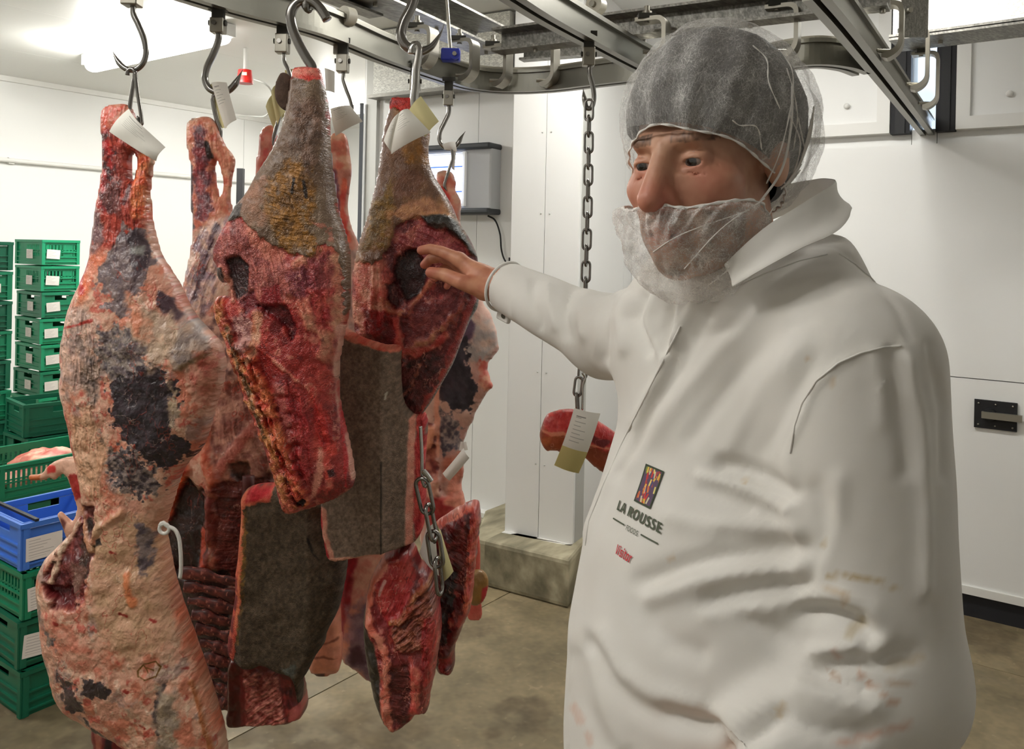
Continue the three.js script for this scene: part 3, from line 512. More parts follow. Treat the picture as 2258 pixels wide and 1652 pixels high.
/* layer: { p: polygon | l: line, w: half width, c: colour, c2: second colour for its mottle, e: soft edge, n: raggedness, f: raggedness scale, a: strength, s: [streak angle, scale, strength], z: relief in metres, g: grain } */
const prep = (L) => { const P = L.p ?? L.l, m = (L.w ?? 0) + (L.e ?? 4) + (L.n ?? 8) * 1.5 + 2; L.bx = [Math.min(...P.map((q) => q[0])) - m, Math.max(...P.map((q) => q[0])) + m, Math.min(...P.map((q) => q[1])) - m, Math.max(...P.map((q) => q[1])) + m]; if (typeof L.c === 'string') { L.c = rgb(L.c); } if (typeof L.c2 === 'string') L.c2 = rgb(L.c2); return L; };
const rgb = (h) => [parseInt(h.slice(0, 2), 16), parseInt(h.slice(2, 4), 16), parseInt(h.slice(4, 6), 16)];
function maskOf(L, x, y) {
  if (x < L.bx[0] || x > L.bx[1] || y < L.bx[2] || y > L.bx[3]) return 0;
  const e = L.e ?? 4, n = L.n ?? 8, f = L.f ?? 22;
  const d = (L.p ? pointPoly(x, y, L.p) : (L.w - lineDist(x, y, L.l))) + (n ? n * 1.5 * f2(x / f, y / f * (L.fy ?? 1), L.q ?? 1.5, 4) : 0);
  let m = smooth(-e, e, d); if (L.k && m > 0) m *= smooth(L.k[0], L.k[1], f2(x / L.k[2], y / L.k[2] * (L.k[3] ?? 1), 7.5, 4)); return m;
}
function streak(x, y, [ang, sc, st], q) { const c = Math.cos(ang), s = Math.sin(ang), u = x * c + y * s, v = -x * s + y * c, wob = f2(x / 60, y / 60, 3.3, 2) * 10; return st * (1.5 * f2(u / (sc * 6), (v + wob) / sc, q ?? 2.5, 3) + 0.5 * f2(x / 5, y / 5, 3.7, 2)); }
function meatMaterial(bb, base, layers, o = {}) {
  const sc = o.res ?? 1, w = Math.min(2048, Math.round((bb[1] - bb[0]) * sc)), h = Math.min(2048, Math.round((bb[3] - bb[2]) * sc)), col = new Uint8Array(w * h * 4), bump = new Uint8Array(w * h * 4);
  const b0 = rgb(base[0]), b1 = rgb(base[1] ?? base[0]), grain = o.grain ?? 10; if (o.blot) o.blotC = o.blot.map((q) => [rgb(q[0]), ...q.slice(1)]); if (o.strand) o.strandC = o.strand.map((q) => [rgb(q[0]), ...q.slice(1)]);
  for (let j = 0, i = 0; j < h; j++) for (let k = 0; k < w; k++, i += 4) {
    const x = bb[0] + (k + 0.5) / w * (bb[1] - bb[0]), y = bb[3] - (j + 0.5) / h * (bb[3] - bb[2]);
    const big = f2(x / 45 + 9, y / 60, 1.5, 4), fine = f2(x / 7, y / 9, 5.5, 3), t = clamp(0.5 + big * 1.2);
    let hid = 1, r = lerp(b0[0], b1[0], t), g = lerp(b0[1], b1[1], t), b = lerp(b0[2], b1[2], t), H = 0.5 + fine * 0.18 + big * 0.1;
    if (o.blot) { for (const [hex, sc2, th, am, ex] of o.blotC) { const q = smooth(th, th + 0.22, f2(x / sc2 + ex * 7.3, y / sc2 * 0.8, ex + 0.5, 5)) * am; if (q > 0) { r = lerp(r, hex[0], q); g = lerp(g, hex[1], q); b = lerp(b, hex[2], q); H += q * 0.06; } } }
    if (o.streak) { const s = streak(x, y, o.streak); r += s * 24; g += s * 22; b += s * 20; H += s * 0.25; }
    for (const L of layers) {
      const m = maskOf(L, x, y) * (L.a ?? 1); if (m <= 0.003) continue;
      let c = L.c; if (L.c2) { const q = clamp(0.5 + 1.6 * f2(x / (L.m ?? 16), y / (L.m ?? 16) * (L.my ?? 1), 9.5, 3)); c = [lerp(c[0], L.c2[0], q), lerp(c[1], L.c2[1], q), lerp(c[2], L.c2[2], q)]; }
      let s = 0; if (L.s) s = streak(x, y, L.s, 4.5);
      if ((L.b ?? 0) > 0.05) hid = lerp(hid, 0, m); r = lerp(r, c[0] + s * 40, m); g = lerp(g, c[1] + s * 34, m); b = lerp(b, c[2] + s * 32, m); H = lerp(H, H + s * 0.3 + (L.b ?? 0), m);
    }
    if (o.strand) for (const [hex, sc2, wd, am, ex] of o.strandC) { const q0 = Math.abs(f2(x / sc2 + ex * 3.1, y / sc2 * 0.6 + ex, ex + 0.5, 4)), q = smooth(wd, wd * 0.25, q0) * am * hid * smooth(-0.25, 0.2, f2(x / 60, y / 60 + ex, 4.4, 2)); if (q > 0.01) { r = lerp(r, hex[0], q); g = lerp(g, hex[1], q); b = lerp(b, hex[2], q); H += q * 0.12; } }
    { const lum = 0.35 * r + 0.5 * g + 0.15 * b, k = o.sat ?? 1.16; r = lum + (r - lum) * k; g = lum + (g - lum) * k; b = lum + (b - lum) * k; }
    const gr = (fine + (hash(k, j, 3) - 0.5) * 0.7) * grain; col[i] = clamp(r + gr, 0, 255); col[i + 1] = clamp(g + gr * 0.9, 0, 255); col[i + 2] = clamp(b + gr * 0.85, 0, 255); col[i + 3] = 255;
    const hv = clamp(H + (hash(k, j, 5) - 0.5) * (o.fuzz ?? 0.04)) * 255; bump[i] = bump[i + 1] = bump[i + 2] = hv; bump[i + 3] = 255;
  }
  const mk = (a, s) => { const t = new THREE.DataTexture(a, w, h); t.magFilter = THREE.LinearFilter; if (s) t.colorSpace = THREE.SRGBColorSpace; t.needsUpdate = true; return t; };
  return phys({ map: mk(col, true), bumpMap: mk(bump, false), bumpScale: o.bump ?? 0.004, roughness: o.rough ?? 0.4, clearcoat: o.coat ?? 0.2, clearcoatRoughness: 0.28 });
}
// body: outline in photo pixels at distance d; round (k of its half width) or flat with rounded rim
function bodyShape(P, o) {
  const st = o.step ?? 5, m = st * 2, xs = P.map((p) => p[0]), ys = P.map((p) => p[1]), bb = [Math.min(...xs) - m, Math.max(...xs) + m, Math.min(...ys) - m, Math.max(...ys) + m];
  const nx = Math.ceil((bb[1] - bb[0]) / st) + 1, ny = Math.ceil((bb[3] - bb[2]) / st) + 1, S = new Float32Array(nx * ny), U = new Float32Array(nx * ny), holes = o.holes ?? [];
  const px = (i) => bb[0] + i * st, py = (j) => bb[2] + j * st;
  for (let j = 0; j < ny; j++) for (let i = 0; i < nx; i++) { const x = px(i), y = py(j); let s = pointPoly(x, y, P) + (o.ragged ? o.ragged * f2(x / 14, y / 14, 2.5, 3) * 2 : 0); for (const h of holes) s = Math.min(s, -pointPoly(x, y, h)); S[j * nx + i] = s; }
  if (!o.flat) for (let it = 0; it < 260; it++) for (let j = 1; j < ny - 1; j++) for (let i = 1; i < nx - 1; i++) { const k = j * nx + i; if (S[k] <= 0) continue; const g = 0.25 * (U[k - 1] + U[k + 1] + U[k - nx] + U[k + nx] + 1); U[k] += 1.88 * (g - U[k]); }
  const mpp = o.d / FOCAL, T = o.T ?? 0.12, kk = o.k ?? 0.7, ly = o.layers ?? [], rim = o.rim ?? 6;
  const height = (x, y, s, u) => {
    let h = o.flat ? T * Math.sqrt(Math.max(0, 1 - (1 - clamp(s / rim)) ** 2)) : T * Math.tanh(kk * Math.sqrt(2 * Math.max(u, 0)) * st * mpp / T);
    let z = 0; for (const L of ly) if (L.z) { const mm = maskOf(L, x, y); if (mm > 0) z += L.z * mm * (L.s ? 1 + 0.5 * streak(x, y, L.s, 4.5) : 1); }
    z += (o.lump ?? 0.004) * 2 * f2(x / (o.lumpS ?? 40), y / (o.lumpS ?? 40), 6.5, 4);
    return [h + z * clamp(s / 10), -h * (o.back ?? 0.8)];
  };
  const pos = [], uv = [], idx = [], id = new Map();
  const add = (x, y, s, u, edge) => { const c = W(x, y, o.d), z0 = o.shift ? o.shift(x, y) : 0, [f, b] = edge ? [o.flat ? 0.0 : 0, 0] : height(x, y, s, u); const a = pos.length / 3; pos.push(c.x, c.y, c.z + z0 + f, c.x, c.y, c.z + z0 + b); const q = [(x - bb[0]) / (bb[1] - bb[0]), 1 - (y - bb[2]) / (bb[3] - bb[2])]; uv.push(...q, ...q); return a; };
  const node = (i, j) => { const k = j * nx + i; if (!id.has(k)) id.set(k, add(px(i), py(j), S[k], U[k], false)); return id.get(k); };
  const cut = (i, j, i2, j2) => { const a = j * nx + i, b = j2 * nx + i2, k = 'e' + Math.min(a, b) + '_' + Math.max(a, b); if (!id.has(k)) { const t = clamp(S[a] / (S[a] - S[b]), 0.02, 0.98), v = add(lerp(px(i), px(i2), t), lerp(py(j), py(j2), t), 0, 0, true); id.set(k, v); } return id.get(k); };
  for (let j = 0; j < ny - 1; j++) for (let i = 0; i < nx - 1; i++) {
    const c = [[i, j], [i + 1, j], [i + 1, j + 1], [i, j + 1]], ins = c.map(([a, b]) => S[b * nx + a] > 0), n = ins.filter(Boolean).length; if (!n) continue;
    const ring = [], edge = []; for (let k = 0; k < 4; k++) { const p = c[k], q = c[(k + 1) % 4]; if (ins[k]) { ring.push(node(...p)); edge.push(0); } if (ins[k] !== ins[(k + 1) % 4]) { ring.push(cut(...p, ...q)); edge.push(1); } }
    for (let k = 1; k < ring.length - 1; k++) { idx.push(ring[0], ring[k + 1], ring[k], ring[0] + 1, ring[k] + 1, ring[k + 1] + 1); }
  }
  // join front and back at the rim: edge vertices of both sheets coincide
  let g = new THREE.BufferGeometry(); g.setAttribute('position', new THREE.Float32BufferAttribute(pos, 3)); g.setAttribute('uv', new THREE.Float32BufferAttribute(uv, 2)); g.setIndex(idx); g = mergeVertices(g, 1e-6); g.computeVertexNormals();
  return [g, bb];
}
function meat(name, label, category, outline, o, base, layers = [], mo = {}, parent) {
  layers.forEach(prep); const P = o.raw ? outline : round(outline), [g, bb] = bodyShape(P, { ...o, layers }), mat = meatMaterial(bb, base, layers, mo);
  if (parent) return part(name[0], g, mat, parent);
  g.computeBoundingBox(); const bx = g.boundingBox, t = thing(name[0], label, category, V((bx.min.x + bx.max.x) / 2, bx.min.y, (bx.min.z + bx.max.z) / 2));
  part(name[1] ?? 'flesh', g, mat, t); return t;
}
const FAT = 'd9a58e', FAT2 = 'c98871', RED = '9c2a26', RED2 = '6e1a1b', DARK = '3a2526', MEMB = '6d5a5e', MEMB2 = '4b3d42', PALE = 'e3c0ac', CREAM = 'cdb193';
// ----- A: the large front carcass -----
const outA = [[228, 240], [250, 231], [278, 230], [292, 242], [303, 268], [322, 300], [340, 340], [338, 372], [331, 420], [332, 454], [336, 492], [345, 530], [355, 564], [372, 590], [393, 624], [415, 670], [432, 700], [453, 721], [484, 752], [495, 785], [493, 836], [480, 880], [470, 910], [462, 945], [444, 991], [417, 1018], [398, 1050], [378, 1115], [365, 1160], [366, 1185], [373, 1220], [382, 1268], [403, 1337], [426, 1401], [458, 1492], [480, 1560], [494, 1610], [500, 1690], [470, 1745], [400, 1740], [340, 1680], [276, 1633], [239, 1615], [203, 1596], [157, 1567], [130, 1537], [123, 1505], [112, 1446], [100, 1392], [94, 1332], [87, 1291], [91, 1260], [107, 1228], [135, 1200], [165, 1165], [186, 1120], [184, 1060], [171, 998], [162, 950], [150, 900], [140, 858], [138, 834], [144, 826], [142, 790], [148, 740], [156, 690], [171, 650], [187, 618], [201, 580], [207, 540], [211, 500], [217, 450], [225, 400], [230, 350], [227, 300], [226, 262]];
const A = meat(['hanging_carcass', 'side'], 'large pale carcass side with dark patches on the front hook left of the hide legs', 'carcass', outA, { d: DA, k: 0.75, T: 0.1, step: 4, holes: [round([[294, 335], [303, 345], [303, 375], [297, 400], [290, 392], [289, 355]])], lump: 0.004, lumpS: 36 }, ['d9a993', 'cf9a86'], [
  { p: [[225, 235], [300, 232], [330, 330], [335, 420], [330, 500], [300, 560], [215, 560], [207, 500], [226, 380]], c: 'b0493a', c2: '8e4038', e: 14, n: 22, s: [1.5, 5, 0.7] },
  { p: [[228, 240], [290, 232], [300, 262], [270, 290], [230, 290]], c: 'd4604f', c2: 'c2836c', e: 8, n: 10 },
  { l: [[238, 300], [252, 350], [246, 400], [250, 450]], w: 13, c: 'a81f1f', c2: '3d1b1f', e: 5, n: 12, f: 10 },
  { p: [[250, 405], [282, 400], [280, 470], [262, 482], [246, 450]], c: '5a3436', c2: '70403c', e: 6, n: 8, s: [1.5, 4, 0.6] },
  { l: [[322, 350], [316, 410], [322, 470]], w: 14, c: 'd2603f', c2: 'e08a5e', e: 4, n: 5, s: [1.5, 4, 0.8] },
  { l: [[300, 410], [292, 450]], w: 4, c: '5a2020', e: 2, n: 4 },
  { p: [[217, 470], [245, 470], [250, 540], [240, 600], [210, 600]], c: '77585a', c2: '8f6a66', e: 8, n: 12 },
  { p: [[190, 600], [240, 545], [265, 560], [225, 640], [195, 680]], c: 'd9744f', c2: 'd98d74', e: 10, n: 12 },
  { l: [[205, 585], [196, 622], [206, 640]], w: 7, c: 'b42d2c', e: 4, n: 5 },
  { p: [[262, 560], [300, 500], [330, 510], [352, 560], [355, 620], [330, 640], [322, 690], [290, 690], [260, 640], [240, 620], [255, 590]], c: '6a5b5f', c2: '8b7a78', e: 5, n: 22, f: 16, m: 9 },
  { p: [[296, 525], [318, 505], [340, 540], [345, 590], [330, 600], [310, 570]], c: '43373d', c2: '56484d', e: 4, n: 8 },
  { p: [[305, 540], [330, 545], [332, 560], [310, 562]], c: '8c8a86', e: 5, n: 6 },
  { p: [[372, 640], [398, 655], [400, 680], [385, 690], [372, 668]], c: '4f3d44', e: 4, n: 6 }, { p: [[398, 672], [420, 690], [412, 705], [398, 695]], c: '5b484d', e: 4, n: 5 },
  { p: [[150, 760], [165, 690], [200, 670], [245, 690], [262, 760], [250, 830], [215, 850], [175, 830]], c: 'a8928a', c2: 'cfae9c', e: 10, n: 14, s: [1.5, 4.5, 1.2], a: 0.75, z: 0.001 },
  { p: [[250, 720], [290, 705], [345, 740], [380, 800], [350, 860], [300, 850], [265, 800]], c: '665a5d', c2: '988a82', e: 6, n: 24, f: 15, m: 8, s: [1.1, 5, 0.6] },
  { p: [[255, 860], [262, 800], [235, 770], [220, 800], [225, 850], [245, 880]], c: '75645f', c2: 'b59b8c', e: 8, n: 12, s: [1.5, 4, 1] },
  { p: [[280, 830], [330, 810], [370, 790], [390, 810], [415, 830], [418, 880], [400, 925], [430, 960], [440, 990], [415, 1015], [375, 1020], [350, 990], [310, 960], [290, 910]], c: '2c2529', c2: '3e3238', e: 3, n: 18, f: 10, m: 9, b: -0.1 },
  { p: [[385, 810], [420, 850], [425, 900], [408, 930], [395, 905], [405, 860]], c: 'b8a38a', c2: '8d7b6d', e: 6, n: 12, f: 12 },
  { p: [[262, 985], [290, 965], [340, 985], [372, 1020], [378, 1060], [340, 1080], [300, 1060], [275, 1030]], c: '3c3338', c2: '93837c', e: 3, n: 20, f: 8, m: 6 },
  { p: [[243, 935], [262, 925], [268, 965], [255, 978], [243, 960]], c: '474041', c2: '6c615c', e: 3, n: 7, f: 9 },
  { p: [[395, 715], [440, 700], [480, 750], [470, 790], [420, 800], [395, 770]], c: '9a8d88', c2: 'b9a597', e: 8, n: 12, z: 0.006 },
  { p: [[455, 770], [492, 770], [492, 830], [470, 880], [452, 850]], c: 'b76a5e', c2: 'cf9a84', e: 8, n: 12 },
  { l: [[430, 800], [455, 785], [478, 775]], w: 4, c: '6d5a3c', e: 4, n: 5, a: 0.7 },
  { p: [[340, 660], [430, 720], [400, 800], [370, 800], [340, 740]], c: 'cbb29c', c2: 'b69c8a', e: 10, n: 16 },
  { p: [[310, 640], [350, 690], [380, 740], [360, 750], [320, 700]], c: 'd79276', c2: 'c9a28c', e: 8, n: 12 },
  { l: [[172, 900], [180, 960], [190, 1010]], w: 3, c: 'b85a48', e: 3, n: 4, f: 8 }, { l: [[160, 720], [200, 712], [240, 700]], w: 2.5, c: 'a83a30', e: 2, n: 3 },
  { p: [[185, 900], [240, 890], [270, 990], [250, 1080], [195, 1060]], c: 'd0a284', c2: 'dcb397', e: 10, n: 14, s: [1.5, 5, 0.7] },
  // lower half
  { p: [[190, 1110], [235, 1100], [240, 1200], [225, 1290], [150, 1310], [125, 1270], [160, 1180]], c: '7d3a34', c2: '5b2729', e: 7, n: 14, f: 16, z: -0.014, s: [1.2, 6, 0.8] },
  { p: [[205, 1130], [225, 1130], [232, 1240], [222, 1260], [205, 1220]], c: '2a1b18', c2: '4a2c20', e: 4, n: 8, f: 10 },
  { p: [[125, 1275], [190, 1268], [203, 1310], [175, 1308], [140, 1292]], c: '5c1a1c', e: 4, n: 5, z: -0.012 },
  { p: [[185, 1220], [222, 1230], [205, 1290], [190, 1270]], c: '7a564c', c2: '97756a', e: 4, n: 5 },
  { l: [[142, 1262], [155, 1200], [195, 1140]], w: 8, c: 'dcc0a8', c2: 'b98b77', e: 3, n: 6, z: 0.01 },
  { l: [[200, 1110], [215, 1170], [228, 1190], [252, 1140], [300, 1110]], w: 7, c: 'd9a98e', c2: 'c08a6a', e: 4, n: 5, z: 0.008 },
  { p: [[100, 1300], [120, 1310], [128, 1340], [105, 1350], [95, 1325]], c: '5d5153', c2: '9a8478', e: 4, n: 8, f: 10 },
  { p: [[240, 1120], [370, 1120], [385, 1280], [420, 1400], [300, 1420], [240, 1300]], c: 'c6a284', c2: 'd2a78d', e: 14, n: 18 },
  { p: [[243, 1165], [258, 1158], [262, 1175], [247, 1178]], c: '26201f', e: 2, n: 3 }, { p: [[330, 1125], [358, 1160], [352, 1250], [335, 1240], [328, 1180]], c: '564a50', c2: '8a7a76', e: 5, n: 9, f: 12 },
  { l: [[312, 1240], [318, 1280], [325, 1300]], w: 7, c: 'd98b62', e: 4, n: 4, z: 0.004 },
  { p: [[130, 1330], [230, 1360], [290, 1430], [250, 1450], [170, 1420], [120, 1380]], c: 'd18874', c2: 'd7a590', e: 10, n: 18 },
  { p: [[220, 1455], [255, 1462], [285, 1480], [272, 1498], [240, 1500], [222, 1485]], c: '33292a', c2: '45393a', e: 2, n: 8, f: 10 },
  { p: [[165, 1450], [200, 1465], [220, 1520], [205, 1545], [180, 1535]], c: '423639', c2: '5b4b4a', e: 3, n: 12, f: 10 }, { p: [[205, 1545], [235, 1565], [255, 1600], [230, 1590]], c: '4a3e40', e: 3, n: 9, f: 8 },
  { p: [[130, 1360], [155, 1380], [160, 1400], [135, 1390]], c: '5e5355', c2: 'a28d80', e: 4, n: 10, f: 9 }, { p: [[110, 1400], [135, 1440], [140, 1470], [118, 1440]], c: '6a5d5d', c2: 'a99285', e: 4, n: 10, f: 9 },
  { l: [[385, 1480], [378, 1540], [382, 1620], [390, 1680]], w: 5, c: '3f3537', e: 4, n: 9, f: 12 }, { p: [[380, 1480], [410, 1500], [420, 1600], [400, 1680], [375, 1640]], c: '9d8d80', c2: 'b8a590', e: 9, n: 14 },
  { l: [[440, 1480], [465, 1570], [480, 1640]], w: 4, c: 'b2714b', e: 3, n: 4, z: 0.004 }, { l: [[404, 1337], [430, 1415], [462, 1500], [486, 1590]], w: 9, c: 'd98a70', c2: 'd9a58e', e: 5, n: 6 },
  { l: [[338, 1442], [350, 1428], [372, 1426], [382, 1438], [374, 1456], [354, 1460], [340, 1452], [338, 1442]], w: 1.2, c: '6b4a1e', e: 1, n: 1 }, { l: [[350, 1432], [358, 1448], [352, 1436], [368, 1444]], w: 1, c: '6b4a1e', e: 1, n: 1 },
  ...[[300, 1320, 14], [250, 1580, 10], [340, 1560, 12], [280, 1190, 10], [420, 1450, 9], [160, 1340, 8], [310, 1480, 9], [360, 1340, 10]].map(([x, y, r]) => ({ l: [[x, y], [x + r, y + r * 0.4]], w: 2, c: '8e2f26', e: 2, n: 3, f: 7 })),
], { bump: 0.009, res: 0.92, blot: [['c97a62', 34, 0.06, 0.7, 1], ['e2c1aa', 26, 0.1, 0.6, 2], ['93807c', 40, 0.2, 0.6, 3], ['b4473c', 18, 0.26, 0.6, 4], ['e6d3bd', 9, 0.22, 0.5, 5]], strand: [['b0493c', 38, 0.02, 0.55, 1], ['ecd6c2', 24, 0.02, 0.5, 2]] });
// left foreleg stump of the front carcass
meat(['foreleg'], '', '', [[180, 1008], [150, 1008], [120, 1018], [105, 1030], [92, 1044], [64, 1049], [66, 1058], [98, 1058], [112, 1053], [122, 1058], [135, 1046], [147, 1046], [157, 1066], [166, 1095], [172, 1122], [160, 1150], [134, 1128], [128, 1135], [140, 1160], [150, 1185], [165, 1195], [195, 1150], [200, 1080], [192, 1020]], { d: DA - 0.01, k: 0.8, T: 0.04, step: 3, lump: 0.003 }, ['dcb6a0', 'cf9f8a'], [
  { p: [[158, 1040], [185, 1045], [188, 1090], [172, 1100], [160, 1070]], c: '8e1f20', c2: 'b0423a', e: 3, n: 5, f: 9 }, { p: [[108, 1025], [130, 1022], [128, 1038], [112, 1040]], c: 'c63a34', e: 3, n: 4 }, { p: [[64, 1049], [92, 1046], [92, 1060], [64, 1060]], c: 'b5663a', e: 2, n: 2 }, { p: [[132, 1132], [150, 1150], [150, 1180], [138, 1160]], c: '5e2b26', c2: '9d6a58', e: 3, n: 4 },
], { res: 1.2 }, A);
// red neck end below the carcass
meat(['neck_end'], '', '', [[212, 1590], [270, 1600], [272, 1660], [268, 1800], [210, 1800], [208, 1660]], { d: DA + 0.04, k: 0.8, T: 0.04, step: 5 }, ['a5564a', '7e2f2c'], [{ l: [[228, 1600], [226, 1790]], w: 8, c: 'c9806c', e: 4, n: 4 }, { l: [[250, 1600], [252, 1790]], w: 7, c: '3a1d1c', e: 3, n: 4 }], {}, A);
// plastic tie on the flank
part('white_tie', tube(line([[352, 1160], [358, 1152], [368, 1160], [385, 1168], [394, 1185], [398, 1215], [399, 1255], [397, 1275]], DA - 0.06), (t) => 0.0036, 40, 6), std(0xd9d6cf, 0.5), A);
part('tie_knot', new THREE.TorusGeometry(0.009, 0.0035, 8, 18).translate(...W(362, 1166, DA - 0.06).toArray()), std(0xd9d6cf, 0.5), A);
